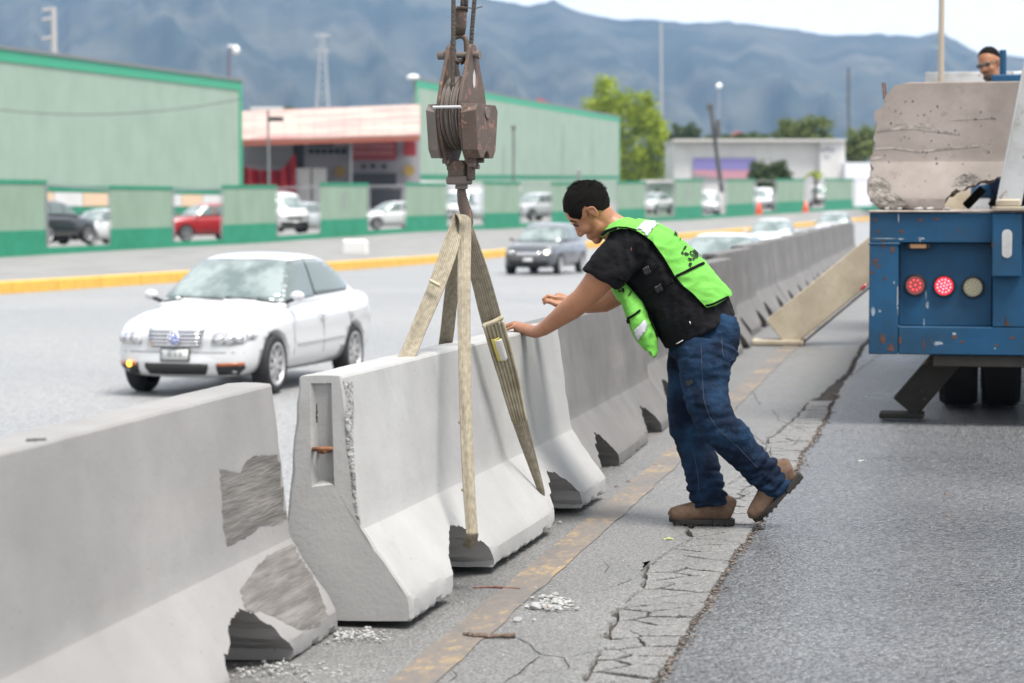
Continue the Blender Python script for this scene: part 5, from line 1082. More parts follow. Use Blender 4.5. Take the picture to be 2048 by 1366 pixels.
for pts, w in (([(1745, 264), (1790, 258), (1830, 256), (1870, 262), (1920, 268)], 2.5), ([(1743, 298), (1790, 296), (1840, 303), (1900, 297), (1960, 291)], 2), ([(1790, 252), (1850, 250), (1870, 256)], 4), ([(1900, 240), (1990, 236)], 1), ([(1742, 318), (1770, 312)], 3)):
    link('grime_band', decal(bandp(pts, w), 8, from_px, tbb, .002, join=True), M_band, bb, world=True)
rp = random.Random(8); polys = [circ(rp.uniform(1755, 1990), rp.uniform(200, 380), rp.uniform(.8, 2.2), 7) for _ in range(46)]
pm_ = link('surface_pits', decal(polys, 9, from_px, tbb, .0025), M_grime, bb, world=True); pm_['kind'] = 'stuff'

# ------------------------------------------------------------------ crane hook block
M_iron = rusty('rust_brown_iron', (0.075, 0.055, 0.045), (0.13, 0.095, 0.08), (0.22, 0.12, 0.09), 0.56, 22)
M_iron2 = rusty('worn_iron_edge', (0.13, 0.11, 0.1), (0.17, 0.14, 0.125), (0.28, 0.12, 0.1), 0.62, 16)
for m_ in (M_iron, M_iron2): m_.node_tree.nodes['Principled BSDF'].inputs['Roughness'].default_value = 0.6
M_rope = MAT('wire_rope', (0.05, 0.04, 0.033), 0.6, bump=1.0, bscale=120, bdist=.01)
HD = 10.05; S_ = F / HD; HC = P(922, 225, HD)
th = R(21); AX = Vector((math.cos(th), -math.sin(th), 0)); TX = Vector((math.sin(th), math.cos(th), 0)); ZX = Vector((0, 0, 1))
def hb_(a, t, z): return HC + AX * a + TX * t + ZX * z
def zpx(y): return (225 - y) / S_
hk = thing('hook_block', 'rusty crane hook block with sheaves hanging over the lifted barrier', 'hook block', hb_(0, 0, zpx(440)))
def plate(name, prof, a0, a1, m, par=hk, bev=.004): return MB().prism([hb_(a0, t, zpx(y)) for t, y in prof], AX * (a1 - a0)).build(name, m, par, world=True, bevel=bev, bseg=2)
def sym(half): return half + [(-t, y) for t, y in reversed(half)]
cheek = sym([(.02, 90), (.038, 97), (.05, 112), (.078, 140), (.115, 172), (.14, 205), (.145, 235), (.128, 270), (.1, 300), (.06, 325), (.035, 333)])
for a0, a1 in ((-.052, -.036), (.042, .058)): plate('cheek_plate', cheek, a0, a1, M_iron)
# counterweights with scalloped ends
for sg in (-1, 1):
    a_in, a_out = (.059, .115) if sg > 0 else (-.053, -.105)
    prof_in = sym([(.142, 210), (.15, 228), (.125, 300), (.1, 316)]); prof_out = sym([(.10, 210), (.125, 222), (.10, 300), (.07, 316)])
    vs = [hb_(a_in, t, zpx(y)) for t, y in prof_in] + [hb_(a_out, t, zpx(y)) for t, y in prof_out]; n = len(prof_in)
    mb = MB(); mb.add(vs, [tuple(range(n))[::-1], tuple(range(n, 2 * n))] + [(i, (i + 1) % n, (i + 1) % n + n, i + n) for i in range(n)])
    me = mb.mesh('w'); cutc = MB(); cutc.lathe([(.028, -.08), (.028, .08)], hb_(a_out, 0, zpx(316)), AX, 20); cutc.lathe([(.03, 0), (.012, .10)], hb_(a_out + sg * .012, 0, zpx(203)), -ZX, 20)
    me = boolean(me, cutc.mesh('c')); me = mod_mesh(me, [('BEVEL', dict(width=.004, segments=2, limit_method='ANGLE', angle_limit=R(30)))]); link('counterweight', me, M_iron if sg > 0 else M_iron2, hk, world=True)
for k, (a, r_) in enumerate(((-.021, .15), (.003, .152), (.027, .148))):
    sv_ = MB().lathe([(.02, -.011), (r_ - .03, -.009), (r_, -.011), (r_ + .001, -.008), (r_ - .014, 0), (r_ + .001, .008), (r_, .011), (r_ - .03, .009), (.02, .011)], hb_(a, 0, zpx(226)), AX, 40).build('sheave', M_iron2, hk, world=True, smooth_=False)
MB().lathe([(0, -.11), (.026, -.11), (.026, -.10), (.018, -.10), (.018, .112), (.024, .112), (.024, .12), (0, .12)], hb_(0, 0, zpx(226)), AX, 16).build('centre_pin', M_iron2, hk, world=True)
for sgn, (t, y) in ((1, (0.0, 111)),): 
    MB().lathe([(0, -.10), (.018, -.10), (.018, -.07), (.013, -.07), (.013, .07), (.018, .07), (.018, .085), (0, .085)], hb_(0, t, zpx(y)), AX, 14).build('becket_pin', M_iron2, hk, world=True)
MB().tube([hb_(-.06, -.155, zpx(217)), hb_(.062, -.155, zpx(217))], .006, 8).build('tie_bolt', M_greys, hk, world=True)
for (t, y, a) in ((-.05, 322, -.06), (.03, 330, -.06), (.0, 335, -.06), (.05, 320, .05), (.0, 333, .05), (-.04, 328, .05)): MB().tube([hb_(a, t, zpx(y)), hb_(a + .03, t, zpx(y))], .012, 6).build('bolt_head', M_iron2, hk, world=True)
MB().prism([hb_(.0585, t, zpx(y)) for t, y in ((-.012, 152), (.0, 140), (.012, 150), (.010, 172), (-.006, 178), (-.014, 168))], AX * .0015).build('worn_patch', M_greys, hk, world=True)
for k in range(4): MB().prism([hb_(.0585, t, zpx(y)) for t, y in [(-.07 + k * .028, 240 - k * 3), (-.055 + k * .028, 240 - k * 3), (-.055 + k * .028, 243 - k * 3), (-.07 + k * .028, 243 - k * 3)]], AX * .001).build('scratch', M_iron2, hk, world=True)
# becket socket with its oval eye
def loop(y0, y1, w, r, hole): return None
so = MB(); c0 = hb_(-.005, 0, 0); c0z = lambda y: Vector((c0.x, c0.y, HC.z + zpx(y)))
so.lathe([(.020, 0), (.031, .0), (.033, .006), (.031, .012), (.029, .03), (.03, .05), (.026, .055)], c0z(44) + ZX * .0, ZX, 20)
sk = MB().lathe([(.0, .0), (.021, .0), (.027, .03), (.029, .09), (.029, .10), (.034, .10), (.034, .112), (0, .112)], c0z(70), ZX, 22).build('socket', M_iron, hk, world=True, smooth_=True)
lp_ = MB(); lx = Vector((1, 0, 0))
pts = [c0z(72) + lx * .0, c0z(76) + lx * .02, c0z(84) + lx * .027, c0z(100) + lx * .029, c0z(112) + lx * .028, c0z(122) + lx * .016, c0z(126)]
lp_.tube(pts, .0125, 10); lp_.tube([Vector((2 * c0.x - p.x, p.y, p.z)) for p in pts], .0125, 10); lp_.build('socket_eye', M_iron, sk, world=True, smooth_=True)
# yoke, shank and hook
mb = MB().box(hb_(-.01, 0, zpx(337)), (.072, .08, .07), rot=Matrix.Rotation(-th, 3, 'Z')); yk = mb.build('yoke', M_iron, hk, world=True, bevel=.008, bseg=2); MB().box(hb_(-.008, 0, zpx(360)), (.088, .085, .035), rot=Matrix.Rotation(-th, 3, 'Z')).build('yoke_collar', M_iron2, yk, world=True, bevel=.006); MB().box(hb_(.045, 0, zpx(345)), (.02, .05, .06), rot=Matrix.Rotation(-th, 3, 'Z')).build('side_lug', M_iron, yk, world=True, bevel=.004)
hp = [P(923, 366, HD), P(923, 385, HD), P(926, 405, HD), P(932, 425, HD), P(934, 445, HD), P(929, 462, HD), P(918, 466, HD), P(910, 456, HD), P(909, 445, HD)]
MB().tube(hp, [.016, .019, .023, .026, .026, .027, .024, .017, .006], 14, ref=(0, 1, 0)).build('hook', M_iron, hk, world=True, smooth_=True); MB().lathe([(.026, 0), (.026, .02), (.02, .024)], P(923, 378, HD), (0, 0, 1), 16).build('hook_nut', M_iron2, hk, world=True)
# ropes
def rope(label, pts, r):
    o = MB().tube(pts, r, 10).build('wire_rope', M_rope, smooth_=True); tag(o, label, 'rope', 'steel ropes holding the hook block'); return o
rt_ = HD - .1
rope('left steel rope running down beside the sheaves', [P(907, -260, rt_), P(907, 0, rt_), P(906, 120, rt_), P(905, 200, rt_), P(905, 250, rt_), P(908, 285, rt_ + .02)], .0095)
rope('right steel rope of the hook block', [P(953, -260, HD + .08), P(949, 0, HD + .08), P(944, 60, HD + .08), P(941, 110, HD + .08), P(940, 160, HD + .08)], .0095)
rope('middle steel rope ending in the socket', [P(925, -260, HD), P(925, 0, HD), P(924, 26, HD)], .009); rope('thin rusty dead end of rope by the socket', [P(934, -260, HD), P(933, 0, HD), P(932, 24, HD)], .008)
w = MB().tube([P(914, 13, HD - .04), P(930, 15, HD - .05), P(950, 17, HD - .04), P(965, 13, HD - .04)], .0025, 6).build('tie_wire', M_rope, hk, world=True)

# ------------------------------------------------------------------ webbing slings
m = bpy.data.materials.new('beige_webbing'); m.use_nodes = True; n_ = m.node_tree.nodes; l_ = m.node_tree.links; b_ = n_['Principled BSDF']; b_.inputs['Roughness'].default_value = 0.9
uv = n_.new('ShaderNodeUVMap'); mp = n_.new('ShaderNodeMapping'); mp.inputs['Scale'].default_value = (9, 1, 1); l_.new(uv.outputs[0], mp.inputs[0])
wv = n_.new('ShaderNodeTexWave'); wv.inputs['Scale'].default_value = 0.32; wv.inputs['Distortion'].default_value = 0.6; wv.inputs['Detail'].default_value = 2; l_.new(mp.outputs[0], wv.inputs['Vector'])
mp2 = n_.new('ShaderNodeMapping'); mp2.inputs['Scale'].default_value = (3, 6, 1); l_.new(uv.outputs[0], mp2.inputs[0]); nn = n_.new('ShaderNodeTexNoise'); nn.inputs['Scale'].default_value = 1.4; nn.inputs['Detail'].default_value = 6; l_.new(mp2.outputs[0], nn.inputs['Vector'])
r1 = n_.new('ShaderNodeValToRGB'); r1.color_ramp.elements[0].position = .2; r1.color_ramp.elements[0].color = (0.18, 0.15, 0.105, 1); r1.color_ramp.elements[1].position = .68; r1.color_ramp.elements[1].color = (0.34, 0.3, 0.225, 1); l_.new(nn.outputs['Fac'], r1.inputs[0])
mx = n_.new('ShaderNodeMixRGB'); mx.blend_type = 'MULTIPLY'; mx.inputs['Fac'].default_value = 0.3; l_.new(r1.outputs[0], mx.inputs['Color1']); l_.new(wv.outputs['Fac'], mx.inputs['Color2']); l_.new(mx.outputs[0], b_.inputs['Base Color'])
wb2 = n_.new('ShaderNodeTexNoise'); wb2.inputs['Scale'].default_value = 40; l_.new(uv.outputs[0], wb2.inputs['Vector']); bp = n_.new('ShaderNodeBump'); bp.inputs['Strength'].default_value = .5; bp.inputs['Distance'].default_value = .003; l_.new(wv.outputs['Fac'], bp.inputs['Height']); l_.new(bp.outputs[0], b_.inputs['Normal']); M_web = m
M_web2 = MAT('ribbed_splice', (0.26, 0.22, 0.15), 0.9, col2=(0.42, 0.38, 0.28), nscale=12); M_yelt = MAT('yellow_tag', (0.6, 0.5, 0.08), 0.6); M_tagw = MAT('pale_tag', (0.6, 0.58, 0.55), 0.5)
def ribbon(name, pts, m, par, thick=.006, sub=6, seed=0):    # pts: (point, half-width vector)
    def cr(a, b, c, d, t): return 0.5 * ((2 * b) + (c - a) * t + (2 * a - 5 * b + 4 * c - d) * t * t + (3 * b - 3 * c + d - a) * t ** 3)
    P_ = [Vector(p) for p, w in pts]; W_ = [Vector(w) for p, w in pts]; ctr = []; n = len(pts)
    for i in range(n - 1):
        for k in range(sub):
            t = k / sub; g = lambda A: cr(A[max(i - 1, 0)], A[i], A[i + 1], A[min(i + 2, n - 1)], t); ctr.append((g(P_), g(W_)))
    ctr.append((P_[-1], W_[-1])); NC = 9; mb = MB(); v = []; uvs = []; run = 0
    for i, (p, w) in enumerate(ctr):
        if i: run += (p - ctr[i - 1][0]).length
        t = (ctr[min(i + 1, len(ctr) - 1)][0] - ctr[max(i - 1, 0)][0]).normalized(); nrm = t.cross(w).normalized() if w.length > 1e-6 else Vector((0, 1, 0))
        for k in range(NC):
            f = k / (NC - 1) * 2 - 1; v.append(p + w * (f * (1 + .03 * nz(run * 6, seed, f))) + nrm * (.006 * nz(run * 5, seed + 3, f * 1.2) + .004 * math.cos(f * 3.1))); uvs.append(((f + 1) / 2, run * 4))
    fs = [(i * NC + k, i * NC + k + 1, (i + 1) * NC + k + 1, (i + 1) * NC + k) for i in range(len(ctr) - 1) for k in range(NC - 1)]
    mb.add(v, fs); me = mb.mesh('ribbon', fix=False); ul = me.uv_layers.new(name='UVMap')
    for l in me.loops: ul.data[l.index].uv = uvs[l.vertex_index]
    me = mod_mesh(me, [('SOLIDIFY', dict(thickness=thick, offset=0)), ('SUBSURF', dict(levels=1))]); o = link(name, me, m, par, world=True, smooth_=True); return o
def hw(px_half, d, ang=0, yy=0.0): return Vector((px_half * d / F * math.cos(R(ang)), yy, -px_half * d / F * math.sin(R(ang))))
sg1 = thing('lifting_sling', 'beige webbing sling nearest the camera, passing under the barrier through its near notch', 'sling', P(920, 470, HD), group=None)
sg2 = thing('lifting_sling', 'beige webbing sling with a ribbed splice and yellow tag, through the far notch', 'sling', P(925, 470, HD + .05), group=None)
D0 = HD - .03
ribbon('webbing', [(P(760, 935, 9.15), hw(14, 9.2, 20)), (P(790, 775, 9.35), hw(15, 9.4, 20)), (P(824, 690, 9.56), hw(16, 9.6, 22, .01)), (P(838, 655, 9.62), hw(16, 9.6, 22, .01)), (P(872, 575, 9.74), hw(17, 9.7, 22)), (P(897, 505, 9.86), hw(17, 9.8, 25)), (P(913, 452, D0 - .03), hw(15, D0, 35, .02)), (P(921, 432, D0), hw(14, D0, 30, .02)), (P(931, 440, D0 - .04), hw(12, D0, -8, .02)), (P(929, 480, D0 - .07), hw(13.5, D0, 0)), (P(928, 560, 9.78), hw(13.5, 9.8, 0)), (P(928, 640, 9.68), hw(13, 9.7, 0)), (P(931, 800, 9.47), hw(12.5, 9.5, 0)), (P(937, 960, 9.28), hw(12.5, 9.3, 0)), (P(943, 1050, 9.20), hw(12, 9.2, 0)), (P(944, 1072, 9.19), hw(13, 9.2, 0)), (P(938, 1095, 9.28), hw(13, 9.2, 0))], M_web, sg1, seed=1)
ribbon('webbing', [(P(852, 900, 10.95), hw(12, 11, 5)), (P(877, 760, 10.75), hw(13, 11, 5)), (P(893, 675, 10.52), hw(14, 10.5, 4)), (P(901, 600, 10.38), hw(14, 10.4, 4)), (P(911, 520, 10.22), hw(13, 10.2, 8)), (P(921, 455, HD + .05), hw(13, 10.1, 20, .01)), (P(926, 437, HD + .04), hw(14, 10.1, 0, .02)), (P(935, 455, HD + .04), hw(12, 10.1, -35, .01)), (P(943, 495, HD + .1), hw(17, 10.2, -8)), (P(962, 560, 10.25), hw(20, 10.3, -10)), (P(983, 640, 10.36), hw(21, 10.4, -12)), (P(1012, 740, 10.5), hw(20, 10.5, -14)), (P(1042, 850, 10.64), hw(15, 10.6, -16)), (P(1068, 935, 10.76), hw(10, 10.8, -20)), (P(1083, 985, 10.83), hw(7, 10.8, -20)), (P(1082, 1005, 10.95), hw(7, 10.8, -20))], M_web, sg2, seed=7)
for k in range(6):
    f = (k - 2.5) / 2.5
    ribbon('splice_rib', [(P(986 + f * 18, 645 - f * 4, 10.31), hw(2.4, 10.3, -12)), (P(1013 + f * 17, 740 - f * 4, 10.45), hw(2.4, 10.4, -14)), (P(1040 + f * 12, 845 - f * 3, 10.59), hw(1.8, 10.6, -16))], M_web2, sg2, thick=.008, seed=k)
ribbon('splice_fold', [(P(965, 652, 10.33), Vector((0, 0, .008))), (P(986, 645, 10.31), Vector((0, 0, .008))), (P(1006, 634, 10.33), Vector((0, 0, .008)))], M_web2, sg2, thick=.012, sub=4)
lb = ribbon('yellow_label', [(P(990, 676, 10.335), hw(9, 10.3, -14)), (P(1005, 722, 10.41), hw(9, 10.4, -14))], M_yelt, sg2, thick=.004, sub=3); ribbon('label_window', [(P(996, 679, 10.32), hw(8, 10.3, -14)), (P(1009, 721, 10.40), hw(8, 10.4, -14))], M_tagw, sg2, thick=.004, sub=3)
for (y, d) in ((575, 9.74), (716 - 140, 9.74)): pass
ribbon('seam_fold', [(P(858, 560, 9.69), Vector((0, 0, .006))), (P(880, 572, 9.69), Vector((0, 0, .006)))], M_web2, sg1, thick=.008, sub=3)
for x0, x1, y in ((916, 941, 576), (916, 941, 845), (922, 947, 980)): ribbon('seam_fold', [(P(x0, y, 9.78 - .25 * (y - 576) / 270 - .02), Vector((0, 0, .004))), (P(x1, y + 1, 9.78 - .25 * (y - 576) / 270 - .02), Vector((0, 0, .004)))], M_web2, sg1, thick=.006, sub=3)
# ------------------------------------------------------------------ people
def displaced(me, amp, sc_, seed=0, stretch=(1, 1, 1), ridged=False):
    ns = [v.normal.copy() for v in me.vertices]
    for v, n in zip(me.vertices, ns):
        q = Vector((v.co.x * sc_ * stretch[0] + seed, v.co.y * sc_ * stretch[1], v.co.z * sc_ * stretch[2]))
        k = noise.noise(q)
        if ridged: k = 0.35 - abs(k) * 1.6
        v.co += n * amp * k
    me.update(); return me
def organic(mb, voxel, smooth_it=4, pre=None):
    me = mb.mesh('o')
    me = mod_mesh(me, [('REMESH', dict(mode='VOXEL', voxel_size=voxel, adaptivity=0)), ('SMOOTH', dict(iterations=smooth_it, factor=0.6))]); return me
def limb(mb, pts, seg=20, balls=True):       # pts: (px, py, d, r_px, r_depth_m)
    p = [P(a, b, d) for a, b, d, r, q in pts]; rr = [(r * d / F, q) for a, b, d, r, q in pts]
    mb.tube(p, rr, seg, ref=(0, 1, 0))
    return mb
SKIN = MAT('tanned_skin', (0.36, 0.165, 0.085), 0.5, col2=(0.27, 0.115, 0.06), nscale=9, lo=0.35, hi=0.7, bump=0.12, bscale=160, bdist=.002)
SKIN.node_tree.nodes['Principled BSDF'].inputs['Subsurface Weight'].default_value = 0.08; SKIN.node_tree.nodes['Principled BSDF'].inputs['Subsurface Radius'].default_value = (0.02, 0.008, 0.004)
M_hair = MAT('black_hair', (0.003, 0.0025, 0.0025), 0.85, spec=0.12, col2=(0.010, 0.008, 0.007), nscale=60, stretch=(1, 1, 4), bump=0.9, bscale=190, bdist=.01)
M_shirt = MAT('black_cotton', (0.004, 0.004, 0.005), 0.9, col2=(0.007, 0.007, 0.009), nscale=6, spec=0.2, bump=0.5, bscale=30, bdist=.02)
M_jean = MAT('blue_denim', (0.002, 0.007, 0.02), 0.9, col2=(0.019, 0.06, 0.13), nscale=5, detail=9, lo=0.42, hi=0.8, spec=0.2, bump=0.6, bscale=22, bdist=.02)
M_vest = MAT('fluorescent_green_cloth', (0.085, 0.31, 0.03), 0.8, col2=(0.12, 0.385, 0.05), nscale=3, bump=0.5, bscale=14, bdist=.03)
M_refl = MAT('reflective_tape', (0.42, 0.42, 0.45), 0.45, col2=(0.36, 0.36, 0.4), nscale=20); M_trimb = MAT('black_piping', (0.004, 0.004, 0.005), 0.95, spec=0.1)
M_shoe = MAT('brown_suede', (0.08, 0.045, 0.028), 0.85, col2=(0.17, 0.105, 0.068), nscale=14, bump=0.4, bscale=90, bdist=.004); M_sole = MAT('dark_rubber_sole', (0.02, 0.017, 0.015), 0.8); M_lace = MAT('dark_lace', (0.05, 0.03, 0.02), 0.8)
DW = 11.2
worker = thing('person', 'worker in bright green vest, black shirt and jeans leaning both arms over the lifted barrier', 'person', G(1440, 1050))
# head frame
HCt = P(1180, 425, 11.19); Gv = Vector((-.65, 0, -.76)).normalized(); Uv = Vector((-.76, 0, .65)).normalized(); Yv = Vector((0, 1, 0)); KH = 1.1
HM = Matrix((Gv, Yv, Uv)).transposed()
def hd(f, s, u): return HCt + (Gv * f + Yv * s + Uv * u) * KH
def head_into(mb, hd, HM, K):
    e = lambda f, s, u, r, sg=18, rg=12: mb.ball(hd(f, s, u), tuple(x * K for x in r), sg, rg, rot=HM)
    e(-.012, 0, .03, (.098, .078, .093)); e(.026, 0, -.012, (.06, .062, .08)); e(.022, 0, -.065, (.056, .053, .047)); e(.064, 0, -.096, (.024, .026, .02))
    mb.tube([hd(.080, 0, .008), hd(.088, 0, -.012), hd(.098, 0, -.030)], [(.010 * K, .009 * K), (.012 * K, .011 * K), (.013 * K, .014 * K)], 12, ref=tuple(HM @ Vector((0, 1, 0)))); e(.096, 0, -.032, (.011, .012, .009)); e(.088, .011, -.034, (.011, .009, .008)); e(.088, -.011, -.034, (.011, .009, .008))
    e(.074, 0, .02, (.014, .045, .012)); e(.080, 0, -.060, (.011, .024, .007)); e(.078, 0, -.073, (.011, .021, .008)); e(.055, .036, -.03, (.03, .022, .028)); e(.055, -.036, -.03, (.03, .022, .028)); e(.06, 0, -.066, (.028, .034, .026))
    for s in (1, -1):
        e(-.010, s * .077, -.006, (.015, .008, .027)); e(-.006, s * .08, -.026, (.008, .006, .010)); mb.tube([hd(.0, s * .081, .015), hd(-.014, s * .087, .019), hd(-.025, s * .089, .006), hd(-.023, s * .087, -.012), hd(-.010, s * .082, -.029)], .0045 * K, 8)
body = MB(); head_into(body, hd, HM, KH)
body.tube([hd(-.02, 0, -.03), P(1212, 445, DW), P(1236, 462, DW), P(1262, 490, DW)], [(.062, .058), (.064, .06), (.072, .072), (.085, .12)], 18, ref=(0, 1, 0))
limb(body, [(1250, 475, DW, 30, .12), (1290, 520, DW, 62, .14), (1350, 585, DW, 70, .15), (1396, 650, DW, 56, .12), (1400, 690, DW, 40, .1)])
# near arm
limb(body, [(1256, 488, 10.98, 33, .06), (1226, 525, 10.97, 32, .058), (1203, 554, 10.98, 30.5, .053), (1184, 578, 11.0, 27, .047), (1165, 599, 11.02, 24.5, .042), (1142, 617, 11.06, 24, .043), (1114, 638, 11.12, 18.5, .036), (1088, 657, 11.2, 14.5, .033), (1072, 664, 11.27, 12.5, .031), (1062, 662, 11.31, 12.5, .033)])
# near hand flat on the barrier top
def fing(pts, r0, r1, seg=9): body.tube(pts, [lerp(r0, r1, i / (len(pts) - 1)) for i in range(len(pts))], seg); body.ball(pts[-1], r1 * 1.0, 8, 6); [body.ball(p, lerp(r0, r1, i / (len(pts) - 1)) * 1.03, 8, 6) for i, p in enumerate(pts[:-1])]
limb(body, [(1066, 663, 11.30, 12.5, .03), (1056, 660, 11.34, 12.5, .038), (1046, 656, 11.38, 11, .043), (1038, 654, 11.41, 8, .042)])
for k, (yo, tipx, kn) in enumerate(((-.036, 1012, 655), (-.013, 1005, 652), (.010, 1003, 651), (.033, 1008, 650))):
    b0 = P(1042, kn, 11.40) + Vector((0, yo, .004)); t0 = P(tipx, kn + 2, 11.44 + .015 * k) + Vector((0, yo * 1.35, -.004)); m1 = b0.lerp(t0, .42) + Vector((0, 0, .010)); m2 = b0.lerp(t0, .74) + Vector((0, 0, .005))
    fing([b0, m1, m2, t0], .0105, .0082)
tb0 = P(1058, 660, 11.36) + Vector((0, .03, 0)); fing([tb0, tb0 + Vector((-.035, .035, -.002)), tb0 + Vector((-.065, .05, -.004))], .014, .0105)
# far arm and curled hand
limb(body, [(1262, 486, 11.42, 32, .06), (1250, 540, 11.45, 30, .056), (1236, 588, 11.5, 25, .05), (1208, 603, 11.53, 22, .045), (1175, 608, 11.56, 19, .04), (1148, 608, 11.58, 14, .032), (1134, 605, 11.6, 12.5, .03)])
limb(body, [(1138, 606, 11.6, 12.5, .03), (1126, 602, 11.6, 14, .036), (1114, 597, 11.6, 13, .042), (1108, 595, 11.6, 9, .04)])
for k, yo in enumerate((-.035, -.012, .011, .034)):
    o_ = Vector((0, yo, 0)); fing([P(1110, 595, 11.6) + o_, P(1096, 591 + k * .5, 11.6) + o_, P(1087, 597 + k, 11.6) + o_, P(1089, 605 + k, 11.6) + o_ * .9], .0105, .008)
fing([P(1124, 610, 11.56), P(1112, 609, 11.55), P(1101, 604, 11.555), P(1093, 603, 11.56)], .015, .0105)
# legs inside the jeans
limb(body, [(1405, 690, 11.12, 36, .07), (1412, 760, 11.08, 36, .06), (1430, 848, 11.02, 30, .05), (1490, 905, 11.02, 28, .05), (1545, 960, 11.07, 19, .035)]); limb(body, [(1398, 690, 11.28, 36, .07), (1380, 840, 11.28, 30, .05), (1405, 930, 11.2, 26, .048), (1416, 990, 11.16, 18, .033)])
bme = organic(body, .0048, 3); bo = link('body', bme, SKIN, worker, world=True, smooth_=True)
tbody = bvh(bo.data, wmat(worker))
# hair
hm = MB(); hm.ball(hd(-.014, 0, .033), tuple(x * KH for x in (.1005, .0815, .097)), 56, 36, rot=HM); me = hm.mesh('h')
me.update()
for v in me.vertices:
    n = (v.co - hd(-.014, 0, .033)).normalized(); q = v.co * 1.0; topw = smooth((n.z - .2) / .6)
    v.co += n * (.003 * noise.noise(q * 45) + topw * (.005 + .007 * abs(noise.noise(q * 70)) + .004 * noise.noise(q * 25)))
hl = [(1090, 330), (1090, 424), (1127, 424), (1134, 426), (1139, 434), (1146, 437), (1156, 438), (1159, 440), (1163, 432), (1163, 419), (1168, 412), (1178, 415), (1192, 420), (1205, 421), (1214, 417), (1232, 405), (1270, 380), (1270, 330)]
pr = MB().prism([P(x, y, DW) + Vector((0, -.5, 0)) for x, y in hl], (0, 1.0, 0)).mesh('p')
me = boolean(me, pr, 'INTERSECT'); link('hair', me, M_hair, worker, world=True, smooth_=True)
sp_ = MB(); rs = random.Random(6); cH = hd(-.014, 0, .033)
for _ in range(2600):
    a = rs.uniform(0, 6.283); e_ = rs.uniform(.1, 1.25); n = Vector((math.cos(a) * math.cos(e_), math.sin(a) * math.cos(e_), math.sin(e_)))
    l_n = HM.transposed() @ n
    p = cH + HM @ Vector((l_n.x * .102, l_n.y * .083, l_n.z * .099)) * KH; t = (n + Vector((rs.uniform(-.6, .6), rs.uniform(-.6, .6), rs.uniform(0, .5))) * .8).normalized(); b = t.orthogonal().normalized() * .0012; ln = rs.uniform(.008, .02) * (1 if n.z > .6 else .25)
    sp_.add([p - b, p + b, p + t * ln], [(0, 1, 2)])
sp_.build('hair_tufts', M_hair, worker, world=True, fix=False)['kind'] = 'stuff'
M_eye = MAT('dark_lashes', (0.02, 0.012, 0.01), 0.6); M_lip = MAT('lip_skin', (0.3, 0.11, 0.08), 0.5)
link('eyelashes', decal([[(1147, 447), (1152, 449), (1158, 451), (1157, 454), (1151, 452), (1147, 450)]], 2, from_px, tbody, .002), M_eye, worker, world=True)
link('eyebrow', decal([[(1140, 440), (1147, 441), (1153, 444), (1153, 446), (1146, 444), (1140, 442)]], 2, from_px, tbody, .002), M_hair, worker, world=True)
link('ear_hollow_shade', decal([[(1170, 420), (1175, 421), (1179, 428), (1178, 435), (1175, 432), (1173, 426)]], 2, from_px, tbody, .0012), MAT('ear_shade_skin', (0.16, 0.06, 0.04), 0.6), worker, world=True)  # shade inside the ear, painted on as a patch of darker skin
# shirt
def torso(mb, grow=0.0):
    g = grow * F / DW
    limb(mb, [(1243, 462, DW, 34 + g, .10 + grow), (1262, 484, DW, 54 + g, .185 + grow), (1290, 515, DW, 70 + g, .20 + grow), (1322, 552, DW, 79 + g, .195 + grow), (1352, 587, DW, 82 + g, .19 + grow), (1386, 632, DW, 83 + g, .19 + grow), (1402, 664, DW, 80 + g, .19 + grow)], 36)
sm = MB(); torso(sm); limb(sm, [(1262, 484, 11.02, 43, .07), (1240, 512, 10.97, 44, .07), (1219, 536, 10.96, 42, .068), (1205, 551, 10.97, 41, .068), (1200, 560, 10.97, 41, .068)], 28); sm.ball(P(1255, 488, 11.0), (.105, .09, .105))
limb(sm, [(1268, 484, 11.38, 42, .07), (1256, 525, 11.43, 42, .07), (1248, 556, 11.45, 40, .07)], 24); sm.ball(P(1262, 486, 11.38), (.1, .09, .1))
sme = organic(sm, .0085, 5); displaced(sme, .012, 7, 3, (1, 1, 1.3)); displaced(sme, .010, 12, 5, (1.6, 1, .8), ridged=True); displaced(sme, .003, 40, 8)
so_ = link('shirt', sme, M_shirt, worker, world=True, smooth_=True)
# jeans
def leg(mb, pts): limb(mb, pts, 28)
jm = MB(); limb(jm, [(1393, 652, DW, 66, .155), (1408, 690, DW, 70, .165), (1412, 716, DW, 62, .16)], 32); jm.ball(P(1440, 668, 11.12), (.098, .09, .11)); jm.ball(P(1438, 668, 11.3), (.095, .09, .11))
near = [(1420, 690, 11.1, 61, .1), (1409, 728, 11.07, 56, .098), (1409, 770, 11.06, 49, .09), (1417, 812, 11.02, 43, .08), (1434, 848, 11.0, 40, .074), (1462, 878, 11.0, 41, .076), (1488, 905, 11.02, 35, .068), (1515, 932, 11.04, 33, .066), (1527, 944, 11.05, 37, .07), (1534, 951, 11.06, 32, .065), (1543, 960, 11.06, 37, .07), (1549, 966, 11.07, 34, .066), (1557, 974, 11.08, 38, .072)]
far = [(1392, 690, 11.32, 56, .1), (1385, 728, 11.32, 50, .098), (1380, 770, 11.31, 45, .09), (1377, 812, 11.3, 43, .09), (1379, 850, 11.27, 42, .08), (1390, 890, 11.24, 37, .074), (1402, 930, 11.2, 35, .07), (1410, 962, 11.18, 34, .069), (1413, 972, 11.17, 38, .075), (1415, 982, 11.17, 33, .068), (1417, 994, 11.16, 38, .075), (1418, 1003, 11.16, 34, .07), (1420, 1017, 11.15, 38, .076)]
leg(jm, near); leg(jm, far)
